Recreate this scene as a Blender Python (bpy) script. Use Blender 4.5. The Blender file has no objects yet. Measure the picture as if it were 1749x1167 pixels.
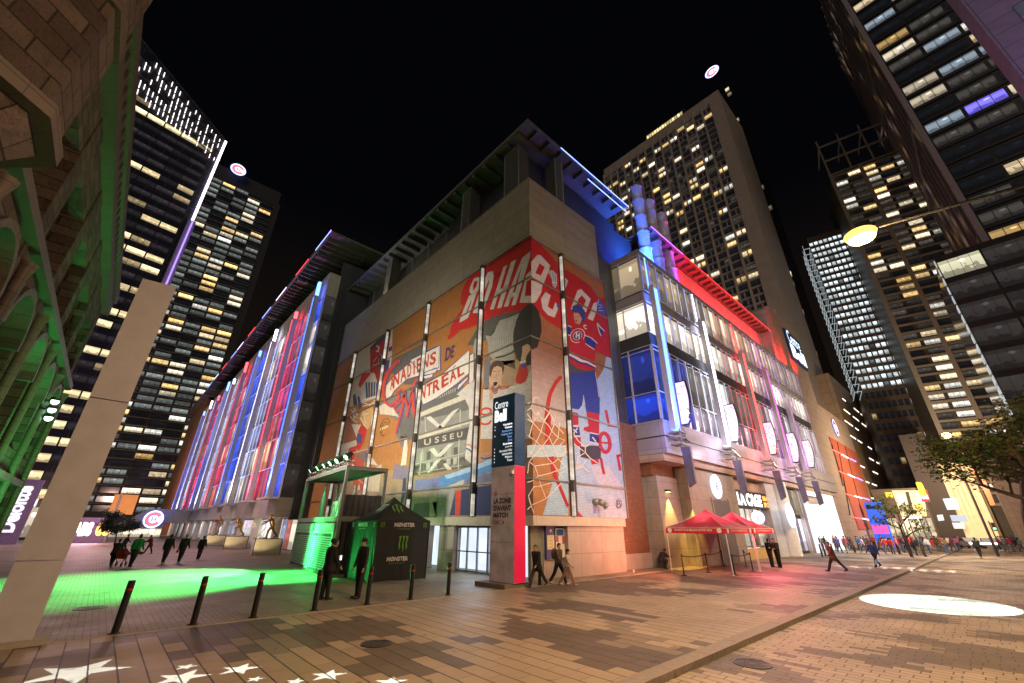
import bpy, bmesh, math, random
from mathutils import Vector, Matrix
import numpy as np
random.seed(7)
C = bpy.context.scene.collection
S = bpy.context.scene
R_ = math.radians
# ---------------------------------------------------------------- camera
FPX, YAW, PITCH, ROLL = 696.942417, 0.829517814, 0.428675544, 0.00744903522
CX, CY, CAMH = 874.5, 583.5, 2.35
fw = Vector((math.cos(YAW)*math.cos(PITCH), math.sin(YAW)*math.cos(PITCH), math.sin(PITCH)))
r0 = Vector((math.sin(YAW), -math.cos(YAW), 0)); u0 = r0.cross(fw)
rt = r0*math.cos(ROLL)+u0*math.sin(ROLL); up = -r0*math.sin(ROLL)+u0*math.cos(ROLL)
CAM = Vector((-15.98, -15.78, CAMH))
cd = bpy.data.cameras.new('camera'); cam = bpy.data.objects.new('camera', cd); C.objects.link(cam)
cd.sensor_width = 36; cd.lens = FPX/1749*36; cd.clip_start = .05; cd.clip_end = 5000
mw = Matrix((rt, up, -fw)).transposed().to_4x4(); mw.translation = CAM; cam.matrix_world = mw
S.camera = cam
S.view_settings.view_transform = 'Standard'; S.view_settings.look = 'None'
S.view_settings.exposure = 0.45; S.view_settings.gamma = 1; S.view_settings.use_curve_mapping = False
# ---------------------------------------------------------------- world: night sky
W = bpy.data.worlds.new('World'); S.world = W; W.use_nodes = True
nt = W.node_tree; bg = nt.nodes['Background']
sk = nt.nodes.new('ShaderNodeTexSky'); sk.sky_type = 'NISHITA'; sk.sun_disc = False
sk.sun_elevation = R_(-9); sk.sun_rotation = R_(200); sk.altitude = 50
mx = nt.nodes.new('ShaderNodeMix'); mx.data_type = 'RGBA'; mx.blend_type = 'ADD'; mx.inputs['Factor'].default_value = 1
nt.links.new(sk.outputs[0], mx.inputs[6]); tg = nt.nodes.new('ShaderNodeTexCoord'); sz = nt.nodes.new('ShaderNodeSeparateXYZ'); rp = nt.nodes.new('ShaderNodeValToRGB'); nt.links.new(tg.outputs['Generated'], sz.inputs[0]); nt.links.new(sz.outputs[2], rp.inputs[0])
rp.color_ramp.elements[0].position = 0; rp.color_ramp.elements[0].color = (.10, .065, .04, 1); rp.color_ramp.elements[1].position = .62; rp.color_ramp.elements[1].color = (.007, .008, .013, 1); nt.links.new(rp.outputs[0], mx.inputs[7])
nt.links.new(mx.outputs[2], bg.inputs[0]); bg.inputs[1].default_value = 0.12
try:
    S.cycles.use_light_tree = True
    S.cycles.max_bounces = 5; S.cycles.diffuse_bounces = 2; S.cycles.glossy_bounces = 3
    S.cycles.sample_clamp_indirect = 3.0; S.cycles.sample_clamp_direct = 0
    S.cycles.caustics_reflective = False; S.cycles.caustics_refractive = False
except Exception: pass
# ---------------------------------------------------------------- lights
def lamp(kind, name, loc, energy, col, size=.2, tgt=None, spot=None, blend=.3, sy=None):
    d = bpy.data.lights.new(name, kind); d.energy = energy; d.color = col
    if kind == 'AREA':
        d.size = size
        if name.startswith('wall_light') or name.startswith('stack') or name.startswith('bar_wash'): d.spread = R_(95)
        if sy: d.shape = 'RECTANGLE'; d.size_y = sy
    elif kind == 'SUN': d.angle = size
    else: d.shadow_soft_size = size
    if spot: d.spot_size = R_(spot); d.spot_blend = blend
    o = bpy.data.objects.new(name, d); C.objects.link(o); o.location = loc
    if tgt is not None:
        o.rotation_euler = (Vector(tgt)-Vector(loc)).to_track_quat('-Z', 'Y').to_euler()
    return o
SUNCOL = (1.0, .86, .74)
lamp('SUN', 'city_fill', (0, 0, 50), 0.36, SUNCOL, R_(40), (.75*50, .65*50, 20))   # dim warm fill sun added for city glow behind the camera
# ---------------------------------------------------------------- projection helpers: photo pixel -> point on a real plane
def ray(x, y): return rt*((x-CX)/FPX) - up*((y-CY)/FPX) + fw
def G(x, y, z=0.0): d = ray(x, y); return CAM+d*((z-CAM.z)/d.z)
def PX(x, y, y0=0.0): d = ray(x, y); return CAM+d*((y0-CAM.y)/d.y)
def PY(x, y, x0=0.0): d = ray(x, y); return CAM+d*((x0-CAM.x)/d.x)
def PD(x, y, dist): d = ray(x, y); return CAM+d*(dist/math.hypot(d.x, d.y))
def PP(x, y, o, n): d = ray(x, y); n = Vector(n); return CAM+d*((Vector(o)-CAM).dot(n)/d.dot(n))
# ---------------------------------------------------------------- nodes / materials
class NT:
    def __init__(s, name):
        s.m = bpy.data.materials.new(name); s.m.use_nodes = True; s.t = s.m.node_tree; s.b = s.t.nodes['Principled BSDF']
        s.m.cycles.emission_sampling = 'NONE'
    def n(s, t, **k):
        q = s.t.nodes.new(t)
        for a, b in k.items(): setattr(q, a, b)
        return q
    def put(s, inp, v):
        if hasattr(v, 'is_output') or isinstance(v, bpy.types.NodeSocket): s.t.links.new(v, inp)
        elif isinstance(v, (tuple, list)):
            v = tuple(v); inp.default_value = v+(1,) if len(v) == 3 and inp.type == 'RGBA' else v
        else: inp.default_value = v
    def mth(s, op, a, b=0.0, c=None, clamp=False):
        q = s.n('ShaderNodeMath', operation=op, use_clamp=clamp); s.put(q.inputs[0], a); s.put(q.inputs[1], b)
        if c is not None: s.put(q.inputs[2], c)
        return q.outputs[0]
    def mix(s, f, a, b, mode='MIX'):
        q = s.n('ShaderNodeMix', data_type='RGBA', blend_type=mode); s.put(q.inputs[0], f); s.put(q.inputs[6], a); s.put(q.inputs[7], b); return q.outputs[2]
    def pos(s): return s.n('ShaderNodeNewGeometry').outputs['Position']
    def obj(s): return s.n('ShaderNodeTexCoord').outputs['Object']
    def uv(s): return s.n('ShaderNodeTexCoord').outputs['UV']
    def sep(s, v): q = s.n('ShaderNodeSeparateXYZ'); s.put(q.inputs[0], v); return q.outputs
    def comb(s, x, y, z=0.0):
        q = s.n('ShaderNodeCombineXYZ'); s.put(q.inputs[0], x); s.put(q.inputs[1], y); s.put(q.inputs[2], z); return q.outputs[0]
    def noise(s, v, scale, detail=3, rough=.55):
        q = s.n('ShaderNodeTexNoise'); s.put(q.inputs['Vector'], v); q.inputs['Scale'].default_value = scale; q.inputs['Detail'].default_value = detail; q.inputs['Roughness'].default_value = rough
        return q.outputs[0]
    def ramp(s, f, stops):
        q = s.n('ShaderNodeValToRGB'); s.put(q.inputs[0], f); e = q.color_ramp.elements
        while len(e) < len(stops): e.new(.5)
        for i, (p, c) in enumerate(stops): e[i].position = p; e[i].color = tuple(c)+(1,) if len(c) == 3 else c
        return q.outputs[0]
    def bump(s, h, st=.3, d=.02):
        q = s.n('ShaderNodeBump'); q.inputs['Strength'].default_value = st; q.inputs['Distance'].default_value = d; s.put(q.inputs['Height'], h); s.t.links.new(q.outputs[0], s.b.inputs['Normal'])
    def attr(s, nm='Col'): q = s.n('ShaderNodeAttribute', attribute_name=nm); return q.outputs
    def base(s, c=None, rough=None, metal=None, spec=None, em=None, es=None):
        I = s.b.inputs
        if c is not None: s.put(I['Base Color'], c)
        if rough is not None: s.put(I['Roughness'], rough)
        if metal is not None: s.put(I['Metallic'], metal)
        if spec is not None: s.put(I['Specular IOR Level'], spec)
        if em is not None: s.put(I['Emission Color'], em); s.put(I['Emission Strength'], 1.0 if es is None else es)
        return s.m
def mat(name, c, rough=.6, metal=0., var=.12, scale=3., bump=0., spec=.4):
    t = NT(name); nz = t.noise(t.pos(), scale, 4)
    a = tuple(x*(1-var) for x in c); b = tuple(min(1, x*(1+var)) for x in c)
    t.base(t.ramp(nz, [(.3, a), (.7, b)]), rough, metal, spec)
    t.put(t.b.inputs['Roughness'], t.mth('MULTIPLY_ADD', nz, .25, rough-.12, clamp=True))
    if bump: t.bump(t.noise(t.pos(), scale*6, 4), bump)
    return t.m
def emit(name, c, st, sample=False):
    t = NT(name); nz = t.noise(t.pos(), 1.2, 2)
    t.base(tuple(min(.8, x*.6) for x in c), .5, em=c, es=t.mth('MULTIPLY', t.mth('MULTIPLY_ADD', nz, .5, .75), st))
    if sample: t.m.cycles.emission_sampling = 'AUTO'
    return t.m
# ---------------------------------------------------------------- mesh builder
class MB:
    def __init__(s): s.v = []; s.f = []; s.m = []; s.c = []; s.u = []
    def face(s, pts, mi=0, col=None, uv=None):
        b = len(s.v); s.v += [tuple(p) for p in pts]; s.f.append(tuple(range(b, b+len(pts)))); s.m.append(mi); s.c.append(col or (1, 1, 1)); s.u.append(uv)
    def quad(s, a, b, c, d, mi=0, col=None): s.face((a, b, c, d), mi, col, ((0, 0), (1, 0), (1, 1), (0, 1)))
    def idx(s, pts, faces, mi=0, col=None):
        b = len(s.v); s.v += [tuple(p) for p in pts]
        for f in faces: s.f.append(tuple(b+i for i in f)); s.m.append(mi); s.c.append(col or (1, 1, 1)); s.u.append(None)
    def box(s, x0, x1, y0, y1, z0, z1, mi=0, col=None):
        x0, x1 = sorted((x0, x1)); y0, y1 = sorted((y0, y1)); z0, z1 = sorted((z0, z1))
        P = [(x, y, z) for z in (z0, z1) for y in (y0, y1) for x in (x0, x1)]
        s.idx(P, [(0, 2, 3, 1), (4, 5, 7, 6), (0, 1, 5, 4), (2, 6, 7, 3), (0, 4, 6, 2), (1, 3, 7, 5)], mi, col)
    def obox(s, o, ax, ay, az, mi=0, col=None):     # corner + three edge vectors
        o, ax, ay, az = map(Vector, (o, ax, ay, az))
        P = [o+ax*i+ay*j+az*k for k in (0, 1) for j in (0, 1) for i in (0, 1)]
        fs = [(0, 2, 3, 1), (4, 5, 7, 6), (0, 1, 5, 4), (2, 6, 7, 3), (0, 4, 6, 2), (1, 3, 7, 5)]
        if ax.cross(ay).dot(az) < 0: fs = [f[::-1] for f in fs]
        s.idx(P, fs, mi, col)
    def bar(s, p, q, w, h=None, mi=0, col=None, upv=(0, 0, 1)):   # rectangular bar from p to q
        p, q = Vector(p), Vector(q); h = h or w; d = q-p; u = Vector(upv)
        if d.length < 1e-6: return
        if abs(d.normalized().dot(u)) > .98: u = Vector((1, 0, 0))
        a = d.cross(u).normalized()*w; b = a.cross(d).normalized()*h
        s.obox(p-a/2-b/2, d, a, b, mi, col)
    def prism(s, pts, vec, mi=0, col=None):
        pts = [Vector(p) for p in pts]; vec = Vector(vec); n = len(pts); b = len(s.v)
        s.v += [tuple(p) for p in pts]+[tuple(p+vec) for p in pts]
        nn = Vector((0, 0, 0))
        for i in range(n): nn += pts[i].cross(pts[(i+1) % n])
        fl = nn.dot(vec) > 0
        fs = [tuple(range(n)), tuple(range(2*n-1, n-1, -1))]+[((i+1) % n, i, i+n, (i+1) % n+n) for i in range(n)]
        for f in fs:
            f = f[::-1] if fl else f
            s.f.append(tuple(b+i for i in f)); s.m.append(mi); s.c.append(col or (1, 1, 1)); s.u.append(None)
    def tube(s, p, q, r0, r1=None, n=10, mi=0, col=None, cap=True):
        p, q = Vector(p), Vector(q); r1 = r0 if r1 is None else r1; d = (q-p).normalized()
        a = d.orthogonal().normalized(); b = d.cross(a)
        P = []
        for c, r in ((p, r0), (q, r1)):
            for i in range(n): t = 2*math.pi*i/n; P.append(c+(a*math.cos(t)+b*math.sin(t))*r)
        fs = [(i, (i+1) % n, (i+1) % n+n, i+n) for i in range(n)]
        if cap: fs += [tuple(range(n-1, -1, -1)), tuple(range(n, 2*n))]
        s.idx(P, fs, mi, col)
    def path(s, pts, r, n=6, mi=0, col=None):
        for a, b in zip(pts, pts[1:]): s.tube(a, b, r, r, n, mi, col)
    def lathe(s, prof, c=(0, 0, 0), n=20, mi=0, col=None):
        P = []; c = Vector(c)
        for r, z in prof:
            for i in range(n): t = 2*math.pi*i/n; P.append(c+Vector((r*math.cos(t), r*math.sin(t), z)))
        fs = [(k*n+i, k*n+(i+1) % n, (k+1)*n+(i+1) % n, (k+1)*n+i) for k in range(len(prof)-1) for i in range(n)]
        s.idx(P, fs, mi, col)
    def ellip(s, c, rx, ry, rz, n=12, mi=0, col=None):
        s2 = MB(); s2.lathe([(max(1e-4, math.sin(math.pi*k/8)), -math.cos(math.pi*k/8)) for k in range(9)], n=n)
        s.idx([(c[0]+v[0]*rx, c[1]+v[1]*ry, c[2]+v[2]*rz) for v in s2.v], s2.f, mi, col)
    def build(s, name, mats, parent=None, local=False, smooth=False, kind=None):
        if not isinstance(mats, (list, tuple)): mats = [mats]
        off = Vector((0, 0, 0))
        if parent is not None and not local:
            p = parent
            while p is not None: off += p.location; p = p.parent
        me = bpy.data.meshes.new(name)
        me.from_pydata([(v[0]-off.x, v[1]-off.y, v[2]-off.z) for v in s.v], [], s.f)
        for m in mats: me.materials.append(m)
        me.polygons.foreach_set('material_index', s.m)
        if any(c != (1, 1, 1) for c in s.c):
            ca = me.color_attributes.new('Col', 'FLOAT_COLOR', 'CORNER'); arr = []
            for f, c in zip(s.f, s.c): arr += [c[0], c[1], c[2], 1.0]*len(f)
            ca.data.foreach_set('color', arr)
        if any(u for u in s.u):
            ul = me.uv_layers.new(name='UVMap'); arr = []
            for f, u in zip(s.f, s.u):
                for i in range(len(f)): arr += list(u[i]) if u else [.5, .5]
            ul.data.foreach_set('uv', arr)
        if smooth: me.polygons.foreach_set('use_smooth', [True]*len(s.f))
        me.update(); o = bpy.data.objects.new(name, me); C.objects.link(o)
        if parent is not None: o.parent = parent
        if kind: o['kind'] = kind
        return o
def each(mb, name, mats, parent=None, **k):      # every separate piece becomes a part of its own
    vo = {}; cur = []; hi = -1
    groups = []
    for i, f in enumerate(mb.f):
        if min(f) > hi: groups.append([])
        groups[-1].append(i); hi = max(hi, max(f))
    out = []
    for g in groups:
        m = MB(); ids = sorted({v for i in g for v in mb.f[i]}); mp = {v: j for j, v in enumerate(ids)}; m.v = [mb.v[v] for v in ids]
        for i in g: m.f.append(tuple(mp[v] for v in mb.f[i])); m.m.append(mb.m[i]); m.c.append(mb.c[i]); m.u.append(mb.u[i])
        out.append(m.build(name, mats, parent, **k))
    return out
def tag(o, label, cat, group=None):
    o['label'] = label; o['category'] = cat
    if group: o['group'] = group
    return o
def thing(name, loc, label, cat, group=None, rz=0.0):
    o = bpy.data.objects.new(name, None); C.objects.link(o); o.location = loc; o.rotation_euler = (0, 0, rz); o.empty_display_size = .3
    return tag(o, label, cat, group)
def dup(root, loc=None, rz=None, label=None):
    r = root.copy(); C.objects.link(r)
    if loc is not None: r.location = loc
    if rz is not None: r.rotation_euler = (0, 0, rz)
    if label: r['label'] = label
    def rec(a, b):
        for ch in list(a.children):
            c = ch.copy(); C.objects.link(c); c.parent = b; rec(ch, c)
    rec(root, r)
    return r
# text: glyph outlines as triangles in a unit box
_tc = {}
def glyphs(txt, bold=0.0, sp=1.0):
    k = (txt, bold, sp)
    if k in _tc: return _tc[k]
    cu = bpy.data.curves.new('lettering', 'FONT'); cu.body = txt; cu.offset = bold; cu.space_character = sp; cu.resolution_u = 3
    o = bpy.data.objects.new('lettering', cu); C.objects.link(o)
    dg = bpy.context.evaluated_depsgraph_get(); me = o.evaluated_get(dg).to_mesh()
    V = [(v.co.x, v.co.y) for v in me.vertices]; F = [tuple(p.vertices) for p in me.polygons]
    o.evaluated_get(dg).to_mesh_clear(); bpy.data.objects.remove(o); bpy.data.curves.remove(cu)
    x0 = min(v[0] for v in V); x1 = max(v[0] for v in V); y0 = min(v[1] for v in V); y1 = max(v[1] for v in V)
    V = [((a-x0)/(x1-x0), (b-y0)/(y1-y0)) for a, b in V]
    _tc[k] = (V, F); return V, F
def text3(mb, txt, o, ax, ay, mi=0, col=None, bold=.02, sp=1.0, lift=(0, 0, 0)):   # flat text spanning the parallelogram o, ax, ay
    V, F = glyphs(txt, bold, sp); o, ax, ay, L = map(Vector, (o, ax, ay, lift))
    mb.idx([o+ax*a+ay*b+L for a, b in V], F, mi, col)
def homog(q):   # unit square -> pixel quad (bl, br, tr, tl)
    (x0, y0), (x1, y1), (x2, y2), (x3, y3) = q
    A = np.array([[1, 0, 0, 0], [0, 0, 0, 0]]);
    M = []; B = []
    for (u, v), (x, y) in zip(((0, 0), (1, 0), (1, 1), (0, 1)), q):
        M.append([u, v, 1, 0, 0, 0, -u*x, -v*x]); B.append(x); M.append([0, 0, 0, u, v, 1, -u*y, -v*y]); B.append(y)
    h = np.linalg.solve(np.array(M, float), np.array(B, float))
    return lambda u, v: ((h[0]*u+h[1]*v+h[2])/(h[6]*u+h[7]*v+1), (h[3]*u+h[4]*v+h[5])/(h[6]*u+h[7]*v+1))
class Art:   # artwork printed on a real wall plane: outlines measured on the photo, laid on that plane
    def __init__(s, fn, nrm): s.fn = fn; s.n = Vector(nrm); s.mb = MB(); s.k = 0
    def P(s, x, y, l): return s.fn(x, y)+s.n*(.012+.0035*l)
    def poly(s, pts, col, l=0, mi=0):
        from mathutils.geometry import tessellate_polygon
        P = [s.P(x, y, l) for x, y in pts]
        tr = tessellate_polygon([[Vector((x, y, 0)) for x, y in pts]])
        s.mb.idx(P, [tuple(t) for t in tr], mi, col)
    def ell(s, cx, cy, rx, ry, col, l=0, ang=0, n=20, mi=0):
        a = R_(ang); s.poly([(cx+rx*math.cos(t)*math.cos(a)-ry*math.sin(t)*math.sin(a), cy+rx*math.cos(t)*math.sin(a)+ry*math.sin(t)*math.cos(a)) for t in [2*math.pi*i/n for i in range(n)]], col, l, mi)
    def stroke(s, pts, w, col, l=0, mi=0):
        n = len(pts); L = []; Rr = []
        for i in range(n):
            a = pts[max(0, i-1)]; b = pts[min(n-1, i+1)]; dx, dy = b[0]-a[0], b[1]-a[1]; q = math.hypot(dx, dy) or 1
            ww = (w[0]+(w[1]-w[0])*i/(n-1) if isinstance(w, tuple) else w)/2
            L.append((pts[i][0]-dy/q*ww, pts[i][1]+dx/q*ww)); Rr.append((pts[i][0]+dy/q*ww, pts[i][1]-dx/q*ww))
        for i in range(n-1):
            s.mb.idx([s.P(*L[i], l), s.P(*L[i+1], l), s.P(*Rr[i+1], l), s.P(*Rr[i], l)], [(0, 1, 2, 3)], mi, col)
    def arc(s, cx, cy, rx, ry, a0, a1, w, col, l=0, ang=0, n=16):
        a = R_(ang); P = []
        for i in range(n+1):
            t = R_(a0+(a1-a0)*i/n); P.append((cx+rx*math.cos(t)*math.cos(a)-ry*math.sin(t)*math.sin(a), cy+rx*math.cos(t)*math.sin(a)+ry*math.sin(t)*math.cos(a)))
        s.stroke(P, w, col, l)
    def text(s, txt, q, col, l=0, bold=.02, sp=1.0):
        V, F = glyphs(txt, bold, sp); h = homog(q)
        s.mb.idx([s.P(*h(u, v), l) for u, v in V], F, 0, col)
# ================================================================ materials
def paver_mat(name, w, ln, light, dark, joint, jw, cl=.16, thr=.52, tone=.10, rough=.55, ax='y', bumpst=.5, jy=None):
    t = NT(name); X, Y, Z = t.sep(t.pos())
    if ax == 'x': X, Y = Y, X
    a = t.mth('DIVIDE', X, w); row = t.mth('FLOOR', a); fa = t.mth('FRACT', a)
    rn = t.n('ShaderNodeTexWhiteNoise', noise_dimensions='1D'); t.put(rn.inputs['W'], row)
    b = t.mth('ADD', t.mth('DIVIDE', Y, ln), t.mth('MULTIPLY_ADD', t.mth('FRACT', t.mth('MULTIPLY', row, .5)), 1.0, t.mth('MULTIPLY', rn.outputs[0], .25)))
    cell = t.mth('FLOOR', b); fb = t.mth('FRACT', b)
    q = t.comb(t.mth('MULTIPLY', row, w), t.mth('MULTIPLY', cell, ln), 0.)
    wn = t.n('ShaderNodeTexWhiteNoise', noise_dimensions='2D'); t.put(wn.inputs['Vector'], t.comb(row, cell))
    n1 = t.noise(q, cl*3, 1.5)
    s = t.mth('ADD', n1, t.mth('MULTIPLY_ADD', wn.outputs[0], .05, -.025))
    k = t.mth('GREATER_THAN', s, thr)
    k2 = t.mth('GREATER_THAN', t.noise(t.comb(t.mth('MULTIPLY_ADD', row, w, 31.), t.mth('MULTIPLY', cell, ln)), cl*5, 1), .60)
    col = t.mix(k, light, dark); col = t.mix(t.mth('MULTIPLY', k2, .30), col, tuple(min(1, c*1.5) for c in light))
    v = t.mth('ADD', 1-tone, t.mth('MULTIPLY', wn.outputs[0], tone*2))
    grit = t.mth('MULTIPLY_ADD', t.noise(t.pos(), 45, 3), .5, .75)
    big = t.mth('MULTIPLY_ADD', t.noise(t.pos(), .45, 4), .7, .65)
    vv = t.mth('MULTIPLY', t.mth('MULTIPLY', v, grit), big)
    col = t.mix(1., col, t.comb(vv, vv, vv), 'MULTIPLY')
    gum = t.mth('LESS_THAN', t.noise(t.pos(), 3.1, 2), .30); col = t.mix(t.mth('MULTIPLY', gum, .5), col, (.02, .018, .015))
    st_ = t.mth('GREATER_THAN', t.noise(t.pos(), .55, 5, .7), .66); col = t.mix(t.mth('MULTIPLY', st_, .45), col, (.05, .036, .025))
    ja = t.mth('LESS_THAN', t.mth('MINIMUM', fa, t.mth('SUBTRACT', 1., fa)), jw/w*.5)
    jb = t.mth('LESS_THAN', t.mth('MINIMUM', fb, t.mth('SUBTRACT', 1., fb)), (jy or jw)/ln*.5)
    j = t.mth('MAXIMUM', ja, jb)
    t.base(t.mix(j, col, joint), rough)
    t.put(t.b.inputs['Roughness'], t.mth('MULTIPLY_ADD', t.noise(t.pos(), .8, 4), .35, rough-.17, clamp=True))
    t.bump(t.mth('ADD', t.mth('MULTIPLY', j, -1.), t.mth('ADD', t.mth('MULTIPLY', t.noise(t.pos(), 60, 2), .35), t.mth('MULTIPLY', wn.outputs[0], .4))), bumpst, .008)
    return t.m
M_side = paver_mat('sidewalk_slabs', .385, .78, (.30, .235, .165), (.105, .08, .055), (.018, .013, .009),   .026, .060, .50, tone=.05, jy=.009)
M_street = paver_mat('street_pavers', .21, .42, (.31, .245, .175), (.12, .09, .062), (.035, .026, .016), .02, .13, .53)
M_plaza = paver_mat('plaza_pavers', .14, .28, (.22, .18, .135), (.16, .13, .10), (.05, .04, .03), .012, .10, .62)
M_gran = mat('granite_kerb', (.24, .20, .17), .6, var=.2, scale=9, bump=.3)
M_asph = mat('asphalt', (.05, .05, .05), .7, var=.3, scale=2, bump=.3)
M_dark = mat('dark_metal', (.035, .035, .038), .45, .5)
M_black = mat('black_paint', (.012, .012, .013), .4)
M_steel = mat('brushed_steel', (.42, .42, .40), .35, .8, var=.2)
M_white = mat('white_paint', (.75, .75, .74), .5, var=.08)
M_conc = mat('concrete', (.36, .33, .29), .75, var=.15, scale=2, bump=.2)
def panel_mat(name, c, w, h, jw=.02, axis='xy', var=.1, rough=.6, jc=None, bump=.3):
    # stone cladding: courses h high, panels w long; joints drawn from the wall position
    t = NT(name); X, Y, Z = t.sep(t.pos()); u = t.mth('ADD', X, Y)
    a = t.mth('DIVIDE', Z, h); r = t.mth('FLOOR', a); fa = t.mth('FRACT', a)
    b = t.mth('DIVIDE', u, w); fb = t.mth('FRACT', b)
    wn = t.n('ShaderNodeTexWhiteNoise', noise_dimensions='2D'); t.put(wn.inputs['Vector'], t.comb(r, t.mth('FLOOR', b)))
    j = t.mth('MAXIMUM', t.mth('LESS_THAN', fa, jw/h), t.mth('LESS_THAN', fb, jw/w))
    v = t.mth('ADD', t.mth('MULTIPLY_ADD', wn.outputs[0], var, 1-var), t.mth('MULTIPLY_ADD', t.noise(t.pos(), 1.3, 4), .5, -.25))
    col = t.mix(1., c, t.comb(v, v, v), 'MULTIPLY')
    t.base(t.mix(j, col, jc or tuple(x*.4 for x in c)), rough); t.bump(t.mth('ADD', t.mth('MULTIPLY', j, -1.), t.mth('MULTIPLY', t.noise(t.pos(), 30, 3), .3)), bump, .01)
    return t.m
def brick_nodes(t, bw=.24, bh=.085):
    X, Y, Z = t.sep(t.pos()); u = t.mth('ADD', X, Y)
    br = t.n('ShaderNodeTexBrick'); t.put(br.inputs['Vector'], t.comb(u, Z, 0.)); br.inputs['Scale'].default_value = 1
    br.inputs['Brick Width'].default_value = bw; br.inputs['Row Height'].default_value = bh; br.inputs['Mortar Size'].default_value = .009
    return br
def brick_mat(name, a, b, m, bh=.085, bw=.24):
    t = NT(name); br = brick_nodes(t, bw, bh); t.put(br.inputs['Color1'], a); t.put(br.inputs['Color2'], b); t.put(br.inputs['Mortar'], m)
    nz = t.mth('MULTIPLY_ADD', t.noise(t.pos(), .7, 4), .7, .65)
    t.base(t.mix(1., br.outputs[0], t.comb(nz, nz, nz), 'MULTIPLY'), .8); t.bump(t.mth('SUBTRACT', 1., br.outputs[1]), .5, .01)
    return t.m
M_brick = brick_mat('red_brick', (.26, .11, .05), (.20, .075, .035), (.10, .06, .04))
M_stone = panel_mat('limestone_panels', (.30, .26, .19), 3.85, .87, .03)
M_base = panel_mat('base_stone', (.36, .32, .27), 1.9, 1.1, .02)
def paint_mat():      # paint on a brick wall: colour from the artwork, brick courses under it
    t = NT('mural_paint'); a = t.attr()[0]; br = brick_nodes(t)
    t.put(br.inputs['Color1'], (1., 1., 1.)); t.put(br.inputs['Color2'], (.86, .86, .86)); t.put(br.inputs['Mortar'], (.6, .6, .6))
    nz = t.mth('MULTIPLY_ADD', t.noise(t.pos(), 2.1, 5), .5, .75)
    t.base(t.mix(1., t.mix(1., a, br.outputs[0], 'MULTIPLY'), t.comb(nz, nz, nz), 'MULTIPLY'), .7); t.bump(t.mth('SUBTRACT', 1., br.outputs[1]), .35, .01)
    return t.m
M_mural = paint_mat()
def vc_mat(name, rough=.6, metal=0., var=.2, sc=4.):
    t = NT(name); nz = t.mth('MULTIPLY_ADD', t.noise(t.pos(), sc, 4), var*2, 1-var)
    t.base(t.mix(1., t.attr()[0], t.comb(nz, nz, nz), 'MULTIPLY'), rough, metal); return t.m
M_vc = vc_mat('painted_surface'); M_vcloth = vc_mat('printed_cloth', .9)
def vce_mat(name, st, base=.3):
    t = NT(name); a = t.attr()[0]; t.base(t.mix(1., a, (base, base, base), 'MULTIPLY'), .4, em=a, es=st); return t.m
M_screen = vce_mat('backlit_print', 1.5)
def win_mat(name='window_glass', st=1.0, nx=3, ny=1, mul=.03):
    # glass pane: Col = pane glow, mainly light of the room behind, UV 0..1 over the pane; blinds, furniture and lamps vary it
    t = NT(name); a = t.attr()[0]; U, V, _ = t.sep(t.uv())
    P = t.pos(); n2 = t.noise(P, 1.1, 2); r = t.n('ShaderNodeNewGeometry').outputs['Random Per Island']
    fu = t.mth('FRACT', t.mth('MULTIPLY', U, nx)); fv = t.mth('FRACT', t.mth('MULTIPLY', V, ny))
    e = t.mth('MULTIPLY', t.mth('GREATER_THAN', t.mth('MINIMUM', fu, t.mth('SUBTRACT', 1., fu)), mul), t.mth('GREATER_THAN', t.mth('MINIMUM', fv, t.mth('SUBTRACT', 1., fv)), mul*1.3))
    blind = t.mth('MULTIPLY_ADD', t.mth('GREATER_THAN', V, t.mth('MULTIPLY_ADD', r, 1.2, .1)), -.42, 1.)
    lowv = t.mth('LESS_THAN', V, t.mth('MULTIPLY_ADD', n2, .9, -.12)); furn = t.mth('MULTIPLY_ADD', lowv, -.55, 1.)
    du = t.mth('SUBTRACT', U, t.mth('MULTIPLY_ADD', r, .6, .2)); dv_ = t.mth('SUBTRACT', V, .74); spot = t.mth('LESS_THAN', t.mth('ADD', t.mth('MULTIPLY', du, du), t.mth('MULTIPLY', dv_, dv_)), .006)
    k = t.mth('MULTIPLY', t.mth('MULTIPLY', t.mth('MULTIPLY', blind, furn), t.mth('MULTIPLY_ADD', V, .45, .65)), t.mth('MULTIPLY', e, t.mth('MULTIPLY_ADD', spot, 1.4, 1.)))
    k = t.mth('MULTIPLY', k, t.mth('MULTIPLY_ADD', r, .5, .7))
    t.base(t.mix(e, (.05, .05, .055), (.025, .028, .033)), .12, 0., .6, em=a, es=t.mth('MULTIPLY', k, st)); return t.m
M_win = win_mat(); M_win1 = win_mat('window_glass_plain', 1., 1, 1, .02); M_win2 = win_mat('window_glass_office', 1., 4, 1, .02)
# ================================================================ ground
mb = MB(); mb.box(-1500, 1500, -1500, 1500, -.16, -.14); mb.build('ground', M_asph, kind='structure')
KY = -10.62
mb = MB(); mb.box(-45, 75, KY, -1.12, -.13, 0); mb.build('sidewalk', M_side, kind='structure')
mb = MB(); mb.box(-45, 160, -60, KY-.36, -.135, -.10); mb.build('street_paving', M_street, kind='structure')
mb = MB(); mb.box(-60, 260, -.98, 260, -.13, -.001); mb.box(75.02, 260, KY, -.99, -.13, -.002); mb.build('plaza_paving', M_plaza, kind='structure')
mb = MB()
x = -45.
while x < 75:
    L = 1.5; mb.box(x, x+L-.012, KY-.35, KY-.003, -.13, .012+random.uniform(-.003, .003)); x += L
mb.build('granite_kerb', M_gran, kind='structure')
mb = MB()
x = -45.
while x < 75: mb.box(x, x+.99, -1.115, -.985, -.13, .004); x += 1.
mb.build('plaza_edging', mat('edging_stone', (.42, .34, .24), .7, var=.2), kind='structure')
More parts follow.
